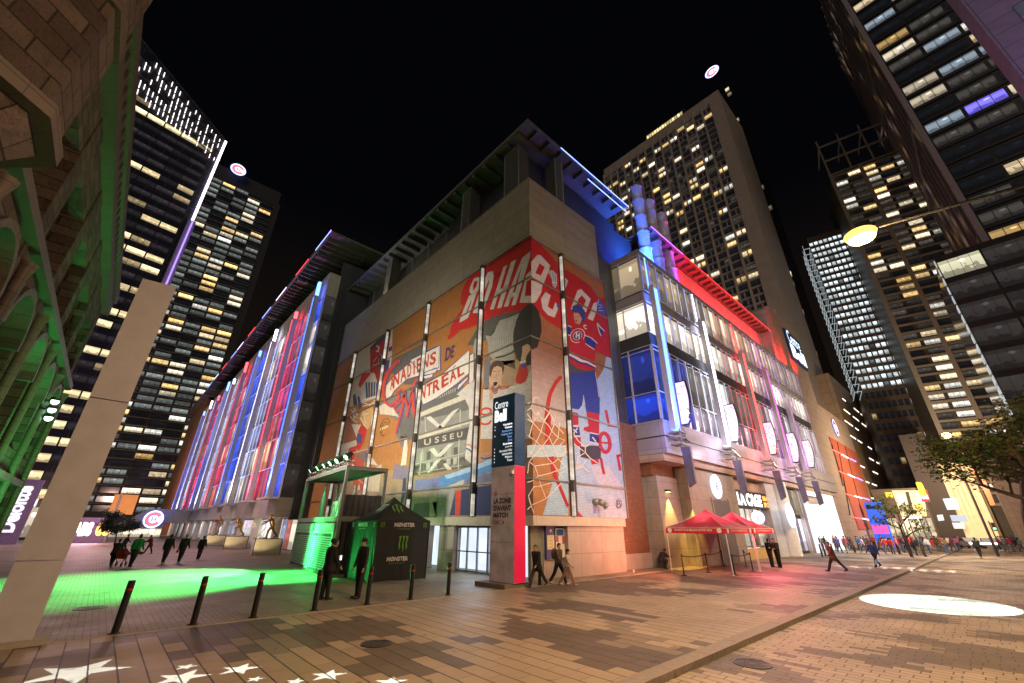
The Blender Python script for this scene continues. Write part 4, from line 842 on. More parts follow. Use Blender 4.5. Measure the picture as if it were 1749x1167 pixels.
while y < WY1-1:
    y1 = min(WY1, y+2.1)
    for k in range(nz):
        lit = rs.random(); nc_ = LC[min(range(10), key=lambda q: abs(lw[q]-y))]; c = ((.03, .09, .95) if nc_[0] < .2 else ((.42, .06, .22) if nc_[1] < .1 else (.22, .26, .62))) if lit < .72 else ((.22, .20, .20) if lit < .88 else (1., .85, .55)); kk = rs.uniform(.5, 1.1)  # column light put into the pane glow, by nearest column
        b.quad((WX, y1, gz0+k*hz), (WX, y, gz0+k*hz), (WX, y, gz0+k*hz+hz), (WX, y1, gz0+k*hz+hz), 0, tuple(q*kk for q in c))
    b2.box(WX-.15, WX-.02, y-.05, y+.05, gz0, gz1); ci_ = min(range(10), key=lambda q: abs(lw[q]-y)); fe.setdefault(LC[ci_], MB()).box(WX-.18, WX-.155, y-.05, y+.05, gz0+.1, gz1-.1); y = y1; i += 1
for k in range(1, nz): b3.box(WX-.12, WX-.02, WY0+.3, WY1, gz0+k*hz-.06, gz0+k*hz+.06)
b3.box(WX-.10, WX-.01, WY0, WY0+.25, gz0, gz1)
b.build('wing_glass', M_win1, arena); b2.build('window_frame', M_mull, arena); b3.build('window_rail', M_mull, arena)
fr_ = MB()
for k in range(1, nz): fr_.box(WX-.145, WX-.125, WY0+.3, WY1, gz0+k*hz-.06, gz0+k*hz+.06)
each(fr_, 'rail_glow_strip', emit('rail_glow', (.35, .42, 1), .55), arena)  # light caught by the rails added as glowing strips
b = MB()
for k in range(nz): b.quad((WX+.05, WY0, gz0+k*hz), (-1.2, WY0, gz0+k*hz), (-1.2, WY0, gz0+k*hz+hz), (WX+.05, WY0, gz0+k*hz+hz), 0, (.02, .018, .016))
b.build('end_glazing', M_win1, arena)
for c, q in fe.items(): each(q, 'fin_glow_strip', emit('fin_glow', tuple(.15+.85*x for x in c) if c[0] == c[1] else c, .55), arena)  # column light on the fins added as glowing edge strips
# ground floor of the left wing
b = MB(); y = WY0; rs = random.Random(8)
while y < WY1:
    c = rs.choice([(.9, .85, .8), (1.1, .95, .75), (.7, .15, .12), (.25, .3, .5), (.5, .45, .4), (1.2, 1.1, 1.)]); b.quad((-.3, y+1.7, 0), (-.3, y, 0), (-.3, y, 3.2), (-.3, y+1.7, 3.2), 0, tuple(q*.8 for q in c)); y += 1.75
b.build('shop_window', M_win1, arena)
b = MB(); y = WY0+.5
while y < WY1: b.lathe([(.42, 0), (.42, 3.24)], (WX+.5, y, 0), 16); y += 8.6
each(b, 'round_column', M_white, arena, smooth=True)
M_spk = mat('underside', (.5, .47, .42), .7)
# ---------------------------------------------------------------- lettering and emblems on the arena
def emblem(name, parent, ctr, ax, az, r, st=1.6, style='ch', nrm=None, label=None):
    """round backlit sign: disc, ring and mark"""
    ctr, ax, az = Vector(ctr), Vector(ax), Vector(az); n = nrm or az.cross(ax).normalized()
    P = lambda x, y, d: ctr+ax*x*r+az*y*r+n*d
    ci = [(math.cos(2*math.pi*k/28), math.sin(2*math.pi*k/28)) for k in range(28)]
    b = MB(); b.prism([P(x, y, 0) for x, y in ci], n*.12, 0, (.05, .08, .30) if style == 'ch' else (.8, .85, .95))
    b.idx([P(x*.93, y*.93, .125) for x, y in ci], [tuple(range(28))], 0, (1., .95, 1.))
    def ring(r0, r1, a0, a1, c, d, e=1.0):
        k = 20; P0 = [P(r0*math.cos(R_(a0+(a1-a0)*i/k))*e, r0*math.sin(R_(a0+(a1-a0)*i/k)), d) for i in range(k+1)]; P1_ = [P(r1*math.cos(R_(a0+(a1-a0)*i/k))*e, r1*math.sin(R_(a0+(a1-a0)*i/k)), d) for i in range(k+1)]
        b.idx(P0+P1_, [(i, i+1, k+2+i, k+1+i) for i in range(k)], 0, c)
    if style == 'ch':
        ring(.42, .78, 30, 330, (.75, .03, .05) if st < 1.5 else (.75, .12, .20), .13); V = P(-.22, -.26, .135); text3(b, 'H', V, ax*r*.5, az*r*.52, 0, (.08, .1, .4) if st < 1.5 else (.25, .2, .6), .06)
    elif style == 'bell':
        ring(.55, .62, 0, 360, (.15, .2, .3), .13); text3(b, 'B', P(-.25, -.3, .135), ax*r*.5, az*r*.6, 0, (.15, .2, .35), .03)
    else:
        ring(.5, .56, 0, 360, (.3, .3, .35), .13); ring(.2, .32, 20, 340, (.4, .42, .5), .13); text3(b, 'C', P(-.14, -.2, .135), ax*r*.28, az*r*.4, 0, (.25, .25, .3), .05)
    return b.build(name, vce_mat('emblem_light', st), parent)
def emb_thing(name, loc, *a, label='', cat='sign', **k):
    t = thing(name, loc, label, cat); emblem('sign_face', t, loc, *a, **k); return t
X_, Y_, Z_ = Vector((1, 0, 0)), Vector((0, 1, 0)), Vector((0, 0, 1))
emb_thing('round_sign', PX(1222, 831, -.95), X_, Z_, .95, style='bell', nrm=Vector((0, -1, 0)), st=1.1, label='white round backlit sign on the stone pier above the red tents')
p = PX(1295, 884, -1.3); emb_thing('round_sign', p, Y_*-1, Z_, .55, style='cage', nrm=Vector((-1, 0, 0)), st=1.1, label='white round sign hanging at the restaurant window')
p = PX(1349, 880, -2.05); emb_thing('round_sign', p, X_, Z_, 1.15, style='cage', nrm=Vector((0, -1, 0)), st=1.15, label='large glowing white disc sign on the round column beside the lobby')
emb_thing('team_emblem', PX(1426, 731, -.55), X_, Z_, 1.7, style='ch', nrm=Vector((0, -1, 0)), st=1.4, label='round white and red team emblem on the brown end block')
t = thing('restaurant_sign', (S0, -.85, zs0), 'white backlit LA CAGE lettering with orange words on dark band', 'sign')
b = MB(); w = S1-S0; text3(b, 'LA CAGE', (S0+.1, -.86, zs0+.1), (w*.60, 0, 0), (0, 0, zs1-zs0-.25), 0, (1., .97, 1.), .05); text3(b, 'BRASSERIE', (S0+w*.66, -.86, zs0+(zs1-zs0)*.52), (w*.33, 0, 0), (0, 0, (zs1-zs0)*.33), 0, (1, .32, .06), .03); text3(b, 'SPORTIVE', (S0+w*.66, -.86, zs0+.12), (w*.33, 0, 0), (0, 0, (zs1-zs0)*.33), 0, (1, .32, .06), .03)
b.build('lettering', vce_mat('sign_light', 2.4), t)
t = thing('arena_name_sign', PX(1350, 600, -.5), 'glowing white and blue Centre Bell lettering high on the stair tower', 'sign')
b = MB(); a = PX(1341, 562, -.9); c_ = PX(1371, 603, -.9); wS = c_.x-a.x; zS = PX(1343, 571, -.9).z; z2 = PX(1346, 583, -.9).z; z3 = PX(1352, 606, -.9).z
text3(b, 'Centre', (a.x+.2, -.9, z2+.25), (wS*.86, 0, 0), (0, 0, zS-z2-.2+1.2), 0, (.75, .9, 1.), .0); text3(b, 'Bell', (a.x+.2, -.9, z3), (wS, 0, 0), (0, 0, z2-z3), 0, (.75, .9, 1.), .04)
b.build('lettering', vce_mat('sign_light', 1.5), t)
b = MB(); b.box(a.x-.1, a.x+wS+.5, -.84, -.52, z3-.4, zS+1.3); b.build('backing', mat('navy_panel', (.02, .06, .2), .5), t)
# arena lighting
lamp('AREA', 'soffit_wash', (-.4, 24, 26.3), 260, (1, .9, .75), .4, (1.6, 24, 33), sy=16)
lamp('AREA', 'stack_light_blue', (16.6, -1.3, 25.4), 800, (.04, .16, 1), 1.2, (16.8, 1.2, 28))
lamp('AREA', 'stack_light_blue', (21.0, 0.2, 26), 700, (.04, .14, 1), 1.0, (18, 1.2, 29))
lamp('AREA', 'wall_light_blue', (13.4, .9, 25.2), 120, (.03, .08, 1), 1.5, (13, 2.3, 29))
lamp('AREA', 'wall_light_purple', (25.5, -.8, 25.8), 260, (.35, .04, 1), 1.2, (23.5, 1.3, 30))
for x in (27, 33, 39, 45, 51, 57): lamp('AREA', 'wall_light_red', (x, -.9, 25.9), 420, (1, .015, .025), 2.0, (x, 1.3, 30))
lamp('SPOT', 'pylon_light', (xr-2.5, -4, 26), 2600, (1, .03, .03), .4, (xr+1, 1, 29), 50, .6)
# ================================================================ city around the arena
def pix(p):
    v = Vector(p)-CAM; w = v.dot(fw)
    return (CX+FPX*v.dot(rt)/w, CY-FPX*v.dot(up)/w) if w > .1 else (1e6, 1e6)
def put_windows(parent, quads, mats, cap=100, name='window'):
    """quads: (4 corners, colour, material index); the largest in the picture become parts, the rest one part"""
    sc = []
    for i, (q, c, m) in enumerate(quads):
        P = [pix(p) for p in q]; a = abs(sum(P[k][0]*P[(k+1) % 4][1]-P[(k+1) % 4][0]*P[k][1] for k in range(4)))/2
        cx, cy = sum(p[0] for p in P)/4, sum(p[1] for p in P)/4
        if not (0 < cx < 1749 and 0 < cy < 1167): a = 0
        sc.append((a, i))
    sc.sort(reverse=True); solo = {i for a, i in sc[:cap] if a > 14}; rest = MB(); lone = {}
    for i, (q, c, m) in enumerate(quads):
        if i in solo:
            key = (round(c[0], 2), round(c[1], 2), round(c[2], 2), m)
            b = MB(); b.quad(*q, 0, c); b.build(name, mats[m], parent)
        else: rest.quad(*q, m, c)
    if rest.f: rest.build(name, mats, parent, kind='stuff')
def grid(o, d, w, z0, z1, nc, nr, cell, prox=.04, fx=(.12, .88), fz=(.2, .85), skip=None):
    o, d = Vector(o), Vector(d).normalized(); n = Vector((d.y, -d.x, 0)); 
    if n.dot(CAM-o) < 0: n = -n
    Q = []; flip = d.cross(Z_).dot(n) < 0
    for r in range(nr):
        for c in range(nc):
            col = cell(c, r)
            if col is None: continue
            mi = 0; a0, a1 = fx
            if len(col) == 4: mi = col[3]; col = col[:3]
            x0, x1 = (c+a0)*w/nc, (c+a1)*w/nc; y0, y1 = z0+(z1-z0)*(r+fz[0])/nr, z0+(z1-z0)*(r+fz[1])/nr
            P = [o+d*x0+n*prox+Z_*(y0-o.z), o+d*x1+n*prox+Z_*(y0-o.z), o+d*x1+n*prox+Z_*(y1-o.z), o+d*x0+n*prox+Z_*(y1-o.z)]
            Q.append(([P[1], P[0], P[3], P[2]] if flip else P, col, mi))
    return Q
def slab(b, o, d, w, dep, z0, z1, mi=0):    # block behind the facade line o..o+d*w
    o, d = Vector(o), Vector(d).normalized(); n = Vector((d.y, -d.x, 0)); 
    if n.dot(CAM-o) < 0: n = -n
    b.obox((o.x, o.y, z0), d*w, -n*dep, (0, 0, z1-z0), mi); return n
hz = lambda x, y: Vector((ray(x, y).x, ray(x, y).y, 0)).normalized()
WN = [M_win, M_win1, M_win2]
WARM = [(1, .68, .30), (1, .78, .48), (1, .85, .62), (.95, .60, .22), (.85, .82, .72)]
def wc(rs, k=1.0): c = rs.choice(WARM); s = k*rs.uniform(.55, 1.25); return tuple(x*s for x in c)
DK = (.004, .005, .007)
# ---- office tower with crown lights (left)
d1 = hz(1489, 898); e1 = PD(385, 238, 112); top = lambda x, y: PP(x, y, e1, d1.cross(Z_))
tl = top(232, 56); W1_ = 70.0; base = Vector((e1.x, e1.y, 0))-d1*W1_
off = thing('office_tower', base, 'dark glass office tower with rows of small white lights across its slanted crown', 'office tower')
M_gl = panel_mat('dark_glass_wall', (.035, .037, .05), 3.2, 4.1, .12, rough=.15, jc=(.09, .085, .11)); M_wt = mat('pale_concrete', (.30, .26, .22), .8, var=.12)
b = MB(); n1 = Vector((d1.y, -d1.x, 0)); n1 = -n1 if n1.dot(CAM-e1) < 0 else n1
zt0 = e1.z; zt1 = e1.z+(tl.z-e1.z)*W1_/(Vector((tl.x, tl.y, 0))-Vector((e1.x, e1.y, 0))).length
b.prism([base, (e1.x, e1.y, 0), e1, (base.x, base.y, zt1)], -n1*30); b.build('wall', M_gl, off)
rs = random.Random(11); FL = 2.95; nf = int((zt0-6)/FL); Q = []
litz = [PP(x, y, e1, n1).z for x, y in ((372, 268), (341, 340), (312, 405), (303, 428), (294, 448), (283, 478))]
zlow = litz[-1]
for r in range(nf):
    z = 6+r*FL; on = any(abs(z+1.5-q) < FL*.55 for q in litz) or (z < zlow and rs.random() < .78)
    def cell(c, _, on=on):
        if on and rs.random() < .86: return sc3((1, .78, .42), rs.uniform(.9, 1.3))+(1,)
        return (.02, .017, .02) if rs.random() < .92 else (.30, .22, .12)
    Q += grid(base+Z_*z, d1, W1_-1.5, z, z+FL, 20, 1, cell, fx=(.02, .98), fz=(.15, .68))
put_windows(off, Q, WN)
M_led = emit('crown_led', (1, .93, .86), 1.8)
b = MB(); rsl = random.Random(2)
for i in range(22):
    t = (i+.6)/22; x = 385-148*t-4; yt = 238-178*t; dp = 38+45*t
    for j in range(5):
        if rsl.random() < .30: continue
        y0 = yt+6+dp*j/5.0; L_ = dp*(.10+.05*((i+j) % 2)); a = top(x-.3*(y0-yt), y0); c = top(x-.3*(y0-yt)-.33*L_, y0+L_)
        b.bar(a+n1*.3, c+n1*.3, .26, .15)
b.build('crown_lights', M_led, off, kind='stuff')
b = MB()
for k in (0, 1, 2, 3): b.bar(top(385-k*3, 240+k*12)+n1*.15, top(237-k*8, 62+k*24)+n1*.15, .25)
b.build('crown_rail', mat('crown_steel', (.12, .12, .13), .4, .6), off)
b = MB(); p, q = top(385, 243)+n1*.3, top(338, 382)+n1*.3; b.bar(p, (p.x, p.y, q.z), .5, .5); b.build('edge_light', emit('edge_white', (1, .88, .95), 3.4), off)
b = MB(); b.box(-.6, .6, -.6, .6, 6, q.z-1); 
b2 = MB(); b2.bar((p.x, p.y, 6), (p.x, p.y, q.z-.5), 1.5, 1.5); b2.build('corner_column', mat('lilac_column', (.38, .32, .5), .4), off)
b2 = MB(); b2.bar((p.x+n1.x*1, p.y+n1.y*1, 20), (p.x+n1.x*1, p.y+n1.y*1, q.z-.5), .35, .3); b2.build('edge_light', emit('edge_purple', (.5, .32, .95), 1.0), off)
gy = PX(40, 900, 84)   # lit ground floor
b = MB(); rs = random.Random(4)
for k in range(14):
    a = e1-d1*(2+k*4.6); b.quad((a.x-d1.x*4.2+n1.x*.3, a.y-d1.y*4.2+n1.y*.3, .2), (a.x+n1.x*.3, a.y+n1.y*.3, .2), (a.x+n1.x*.3, a.y+n1.y*.3, 5.2), (a.x-d1.x*4.2+n1.x*.3, a.y-d1.y*4.2+n1.y*.3, 5.2), 0, sc3((1, .85, .62), rs.uniform(.5, 1.1)))
b.build('lobby_glass', M_win, off)
b = MB(); a = PP(18, 868, e1+n1*.6, n1); c = PP(60, 866, e1+n1*.6, n1); text3(b, 'Tour Deloitte', a, c-a, (0, 0, 1.9), 0, (1, .97, .95), .03); b.build('lettering', vce_mat('white_sign_light', 1.8), off)
# ---- apartment tower behind it
e2 = PD(486, 329, 215); W2 = 80.
apt = thing('apartment_tower', (e2.x-W2, e2.y, 0), 'tall dark apartment tower with balconies and a glowing oval emblem on its roof', 'tower')
b = MB(); b.box(e2.x-W2, e2.x, e2.y, e2.y+30, 0, e2.z-9); b.box(e2.x-W2+2, e2.x-1, e2.y+2, e2.y+28, e2.z-9, e2.z); b.build('wall', mat('charcoal_wall', (.06, .06, .062), .6), apt)
rs = random.Random(21)
def cell(c, r):
    if rs.random() < .27: return wc(rs, 1.3)
    if rs.random() < .6: k = rs.uniform(.5, 1.3); return tuple(x*k for x in (.15, .17, .16))
    return DK
put_windows(apt, grid((e2.x-W2, e2.y, 0), X_, W2-3, 6, e2.z-10, 13, 50, cell, fx=(.05, .95), fz=(.22, .86)), WN)
b = MB(); fh = (e2.z-16)/50.
for r in range(1, 50):
    b.box(e2.x-W2+34, e2.x-20, e2.y-.9, e2.y-.05, 6+r*fh, 6+r*fh+.22); b.box(e2.x-17, e2.x-3, e2.y-.8, e2.y-.05, 6+r*fh, 6+r*fh+.2)
b.build('balcony', mat('balcony_slab', (.30, .28, .26), .6), apt)
p = PX(407, 290, e2.y-1); emb_thing('team_emblem', p, X_, Z_, 3.6, style='ch', nrm=Vector((0, -1, 0)), st=1.5, label='glowing white oval team emblem on top of the left apartment tower')
# ---- concrete hotel tower
HX = 120.; hr, hl = PY(1226, 153, HX), PY(1031, 290, HX); HT = hr.z
hot = thing('hotel_tower', (HX, hr.y, 0), 'tall beige concrete tower with a grid of small windows, behind the arena roof', 'tower')
M_hot = mat('precast_concrete', (.40, .33, .28), .85, var=.1, scale=.4)
b = MB(); b.box(HX, HX+26, hr.y, hl.y, 0, HT); b.box(HX+4, HX+20, hr.y+8, hl.y-8, HT, HT+3); b.build('wall', M_hot, hot)
rs = random.Random(31); ncol = 14; nrow = 44; hw = hl.y-hr.y-4.0; Q = []
for c in range(ncol):
    for r in range(nrow):
        z0 = 30+(HT-36)*r/nrow; z1 = 30+(HT-36)*(r+1)/nrow; y0 = hr.y+4.0+hw*c/ncol; y1 = hr.y+4.0+hw*(c+1)/ncol
        sp = rs.choice([(.10, .88), (.10, .50), (.10, .88), (.5, .9)]); parts = [sp] if sp[1]-sp[0] > .6 else [sp, (.60, .88) if sp[0] < .3 else (.12, .38)]
        on = rs.random() < .24
        for a, e in parts:
            col = (wc(rs, 1.25) if on else ((.05, .045, .04) if rs.random() < .2 else DK))
            zz0, zz1 = z0+(z1-z0)*.18, z0+(z1-z0)*.84
            Q.append(([(HX-.05, y1-(y1-y0)*a, zz0), (HX-.05, y1-(y1-y0)*e, zz0), (HX-.05, y1-(y1-y0)*e, zz1), (HX-.05, y1-(y1-y0)*a, zz1)], col, 0 if sp[1]-sp[0] > .6 else 1))
put_windows(hot, Q, WN)
b = MB()
for c in range(ncol+1): y = hr.y+4.0+hw*c/ncol; b.box(HX-.9, HX-.02, y-.28, y+.28, 20, HT-4)
for r in range(nrow+1): z0 = 30+(HT-36)*r/nrow; b.box(HX-.35, HX-.02, hr.y+4.0, hl.y-.4, z0-.22, z0+.18)
b.build('facade_frame', M_hot, hot)
a, c = PY(1107, 232, HX+6), PY(1168, 190, HX+6)
b = MB(); 
for k in range(14): y = a.y+(c.y-a.y)*k/14; y2 = a.y+(c.y-a.y)*(k+.86)/14; b.quad((HX+4, y, HT+3.2), (HX+4, y2, HT+3.2), (HX+4, y2, HT+7), (HX+4, y, HT+7), 0, (.9, .68, .30))
b.build('penthouse_window', M_win1, hot); pbox('penthouse', M_dark, (HX+4.1, HX+14, min(a.y, c.y)-1, max(a.y, c.y)+1, HT, HT+8), parent=hot)
# ---- black tower with the emblem behind the hotel
BX = 150.; yb0 = PY(1390, 640, BX).y; bl = PY(1192, 135, BX); blk = thing('black_tower', (BX, yb0, 0), 'black glass tower right of the beige hotel, emblem on its roof, few lit windows', 'tower')
bh = PY(1240, 140, BX).z; b = MB(); b.box(BX, BX+40, yb0, bl.y, 0, bh); b.build('wall', mat('black_glass', (.012, .012, .014), .2), blk)
Q = []
rs = random.Random(41)
for (x, y, k) in ((1243, 156, .9), (1247, 164, .2), (1260, 209, .35), (1288, 296, .6), (1302, 325, .12), (1278, 262, .12), (1349, 474, .9), (1354, 492, .15), (1370, 540, .15), (1376, 563, .3), (1382, 585, .12), (1393, 612, .12), (1322, 398, .3), (1316, 360, .12)):
    p = PY(x, y, BX-.05); Q.append(([(p.x, p.y+.9, p.z), (p.x, p.y-.9, p.z), (p.x, p.y-.9, p.z+2.6), (p.x, p.y+.9, p.z+2.6)], (k, k*.75, k*.5), 1))
put_windows(blk, Q, WN)
emb_thing('team_emblem', PY(1216, 123, BX-1.), Y_*-1, Z_, 3.6, style='ch', nrm=Vector((-1, 0, 0)), st=1.5, label='glowing pink and white team emblem on top of the black tower')
# ---- slim tower with white lit windows
dv = -hz(-200, 889); e4 = PD(1380, 415, 165); n4 = Vector((dv.y, -dv.x, 0)); n4 = -n4 if n4.dot(CAM-e4) < 0 else n4
r4 = PP(1455, 398, e4, n4); w4 = (Vector((r4.x, r4.y, 0))-Vector((e4.x, e4.y, 0))).length
wht = thing('slim_tower', (e4.x, e4.y, 0), 'slim tower with rows of small cool white lit windows above darker floors', 'tower')
b = MB(); slab(b, (e4.x, e4.y, 0), dv, w4, 20, 0, e4.z+2); b.build('wall', mat('brown_grey_wall', (.15, .115, .09), .7), wht)
zs = PP(1446, 672, e4, n4).z; rs = random.Random(51)
def cell(c, r): k = rs.uniform(.75, 1.15) if rs.random() < .94 else .1; return (.82*k, .95*k, 1.0*k, 1)
Q = grid(e4, dv, w4, zs, e4.z, 9, 23, cell, fx=(.16, .90), fz=(.22, .80))
def cell(c, r): return wc(rs, .5) if rs.random() < (.5 if c == 7 else .06) else DK
Q += grid(e4, dv, w4, 6, zs, 9, 11, cell, fx=(.16, .88), fz=(.22, .80))
put_windows(wht, Q, WN)
b = MB(); s4 = -n4
for k in range(24):      # glazed loggias on the side
    z = zs+(e4.z-zs)*k/24.; o = Vector((e4.x, e4.y, z))
    b.bar(o+s4*.2, o+s4*12, .22); b.bar(o-dv*1.8+s4*.2, o-dv*1.8+s4*12, .16); b.bar(o, o-dv*1.8, .16)
    for q in (1, 5, 9): b.bar(o-dv*1.8+s4*q, o-dv*1.8+s4*q+Z_*(e4.z-zs)/24., .12)
b.build('balcony_rail', emit('glowing_rail', (.75, .85, .9), .32), wht)  # rails glow by themselves, light put into the material
# ---- beige tower with open frame on top
e5 = PD(1398, 253, 150); n5 = n4; r5 = PP(1482, 226, e5, n5); w5 = (Vector((r5.x, r5.y, 0))-Vector((e5.x, e5.y, 0))).length+22
e5 = Vector((e5.x, e5.y, e5.z)); zf = PP(1413, 303, e5, n5).z
bei = thing('beige_tower', (e5.x, e5.y, 0), 'beige residential tower with open steel frame crown, behind the bright street lamp', 'tower')
M_bei = mat('beige_concrete', (.48, .41, .33), .8); b = MB(); slab(b, (e5.x, e5.y, 0)+n5*-.0 if False else Vector((e5.x, e5.y, 0)), dv, w5, 24, 0, zf); b.build('wall', mat('dim_glass_wall', (.13, .11, .085), .5), bei)
rs = random.Random(61)
def cell(c, r):
    if rs.random() < .38: return wc(rs, 1.3)
    return (.05, .045, .04) if rs.random() < .5 else DK
put_windows(bei, grid(e5, dv, w5, 8, zf-1, 9, 42, cell, fx=(.10, .90), fz=(.25, .85)), WN)
b = MB()
for c in (0, 2, 5, 7, 9): o = Vector((e5.x, e5.y, 5))+dv*(w5*c/9)+n5*.5; b.bar(o, (o.x, o.y, zf), 1.0, .9)
for r in range(43): z = 8+(zf-9)*r/42.; o = Vector((e5.x, e5.y, z))+n5*.25; b.bar(o, o+dv*w5, .4, .55)
b.build('facade_frame', M_bei, bei)
b = MB()
for k in range(7): o = Vector((e5.x, e5.y, zf))+dv*(w5*k/6.); b.bar(o, (o.x, o.y, e5.z+3), .5); b.bar((o.x, o.y, e5.z), o-n5*12+Z_*(e5.z-zf), .4)
for z in (zf+.3, (zf+e5.z)/2, e5.z): o = Vector((e5.x, e5.y, z)); b.bar(o, o+dv*w5, .5)
b.build('crown_frame', mat('pale_steel', (.5, .45, .4), .5), bei)
# ---- big dark tower upper right
c6 = PD(1589, 240, 110); T6 = 190.
big = thing('dark_tower', (c6.x, c6.y, 0), 'huge dark glass tower filling the upper right, scattered lit rooms', 'tower')
b = MB(); b.box(c6.x, c6.x+75, c6.y-80, c6.y, 0, T6); b.build('wall', mat('dark_glass', (.05, .047, .052), .2), big)
rs = random.Random(71); Q = []
def cell(c, r):
    v = rs.random()
    if v < .22: return wc(rs, .7)
    if v < .30: return (.22, .27, .32)
    if v < .55: return (.05, .045, .04)
    return DK
Q = grid((c6.x, c6.y, 0), -Y_, 80, 30, T6, 13, 38, cell, fx=(.04, .96), fz=(.15, .8))
p = PY(1630, 200, c6.x); best = min(range(len(Q)), key=lambda i: abs(Q[i][0][0].y-p.y)+abs(Q[i][0][0].z-p.z)); Q[best] = (Q[best][0], (.25, .2, 1.3), 0)
put_windows(big, Q, WN)
Q = grid((c6.x, c6.y, 0), X_, 75, 20, T6, 16, 30, lambda c, r: wc(rs, .7) if rs.random() < .16 else DK, fx=(.30, .95), fz=(.05, .9))
put_windows(big, Q, WN, name='side_window')
b = MB()
for k in range(17): x = c6.x+75*k/16.; b.box(x-.5, x+.5, c6.y+.02, c6.y+1.0, 10, T6)
for r in range(0, 30, 6): z = 20+(T6-20)*r/30.; b.box(c6.x, c6.x+75, c6.y+1.01, c6.y+1.2, z-1.4, z+.6)
b.build('stone_fin', mat('mauve_stone', (.34, .28, .30), .8), big)
b = MB()
for r in range(39): z = 30+(T6-30)*r/38.; b.box(c6.x-.25, c6.x-.02, c6.y-80, c6.y, z-.15, z+.15)
b.build('floor_edge', M_dark, big)
# ---- purple lit building, upper right corner; purple light put into panel colour
c7 = PD(1694, 68, 42)
lil = thing('purple_lit_building', (c7.x, c7.y, 0), 'building with panels in purple light, in the upper right corner of the picture', 'building')
b = MB(); b.box(c7.x, c7.x+2.2, c7.y-30, c7.y, 0, 60); b.build('wall', panel_mat('purple_lit_panels', (.30, .22, .42), 2.6, 1.5, .06, rough=.4), lil)
rs = random.Random(81); put_windows(lil, grid((c7.x, c7.y-1.5, 0), -Y_, 28, 18, 58, 7, 9, lambda c, r: (.30, .26, .14, 2) if rs.random() < .5 else (.05, .05, .09, 2), fx=(.05, .85), fz=(.18, .8)), WN)
lamp('AREA', 'lilac_wash', (c7.x-9, c7.y-4, 14), 900, (.55, .35, 1), 3, (c7.x, c7.y-5, 34))
# ---- low glass block on the right
c8 = PD(1594, 441, 90)
glb = thing('glass_block', (c8.x, c8.y, 0), 'low dark glass office block on the right, pale reflection on its left corner', 'building')
b = MB(); b.box(c8.x, c8.x+26, c8.y-70, c8.y, 0, c8.z); b.build('wall', mat('reflective_glass', (.05, .045, .042), .12), glb)
rs = random.Random(91)
put_windows(glb, grid((c8.x, c8.y, 0), -Y_, 70, 3, c8.z-.6, 14, 10, lambda c, r: ((.65, .62, .42, 2) if rs.random() < .13 else (.03, .026, .024, 2)), fx=(.02, .98), fz=(.10, .90)), WN)
b = MB(); 
for k in range(26): z = c8.z*(k+.2)/26; w = .6+5.2*(1-k/26.); b.box(c8.x+.3, c8.x+.3+w, c8.y+.02, c8.y+.12, z, z+c8.z/26*.55)
each(b, 'reflection_strip', emit('reflection_glow', (.7, .78, .85), .45), glb)  # reflection on the side wall put in as glowing strips
# ---- mid-rise with rows of light lines, behind the arena end
m0, m1 = PX(1432, 690, 5), PX(1547, 870, 5)
mid = thing('midrise_block', (m0.x, 5, 0), 'brown mid-rise block with thin horizontal light lines beside the arena end', 'building')
mz = PX(1448, 668, 5).z; b = MB(); b.box(m0.x, m1.x, 5, 25, 0, mz); b.build('wall', panel_mat('brown_panels', (.36, .25, .16), 6, 3.3, .1), mid)
rs = random.Random(95); M_ln = emit('line_light', (1, .93, .78), 1.8)
b = MB()
for r in range(9):
    z = 6+r*(mz-8)/9.; x = m0.x+1
    while x < m1.x-4:
        L_ = rs.uniform(3, 9)
        if rs.random() < .6: b.box(x, x+L_, 4.9, 4.98, z, z+.3)
        x += L_+rs.uniform(1, 5)
b.build('line_light', M_ln, mid)
# ---- dark side face and podium
pod = thing('podium_building', (118, PY(1590, 925, 118).y, 0), 'lit commercial podium with big bright screens at the end of the street', 'building')
yl_, yr_ = PY(1517, 925, 118).y, PY(1606, 925, 118).y; pz = PY(1590, 832, 118).z
b = MB(); b.box(118, 140, yr_, yl_, 0, pz); b.build('wall', mat('podium_wall', (.16, .12, .10), .7), pod)
def pq(name, x, pts, c, st, par, m=None):
    b = MB(); P = [PY(*p, x) for p in pts]; b.idx(P, [tuple(range(len(P)))] if (P[1]-P[0]).cross(P[2]-P[1]).x < 0 else [tuple(range(len(P)))[::-1]], 0, c); return b.build(name, m or vce_mat('screen_light', st), par)
pq('advert_board', 117.9, [(1523, 838), (1577, 838), (1583, 882), (1540, 882)], (1, .75, .38), 1.0, pod)
pq('advert_board', 117.85, [(1546, 840), (1552, 840), (1562, 878), (1556, 878)], (.15, .12, .1), .3, pod)
pq('advert_board', 117.85, [(1563, 862), (1576, 862), (1578, 870), (1566, 870)], (1, .62, .08), 1.0, pod)
pq('advert_board', 117.85, [(1530, 846), (1544, 845), (1549, 861), (1536, 862)], (.75, .8, .95), 1.0, pod)
pq('advert_board', 117.85, [(1566, 843), (1574, 843), (1577, 858), (1568, 858)], (1., .9, .72), 1.0, pod)
pq('awning_light', 117.8, [(1540, 883), (1574, 882), (1575, 885), (1541, 886)], (1, .92, .82), 1.8, pod)
pq('yellow_sign', 117.85, [(1511, 841), (1523, 841), (1526, 850), (1514, 850)], (1, .6, .05), 1.2, pod)
t = thing('restaurant_board', (117.5, PY(1580, 850, 117.5).y, PY(1580, 858, 117.5).z), 'red sign board with a yellow M and white words on the podium wall', 'sign')
pq('board', 117.6, [(1569, 837), (1583, 836), (1589, 857), (1575, 857)], (.6, .02, .03), 1.0, t)
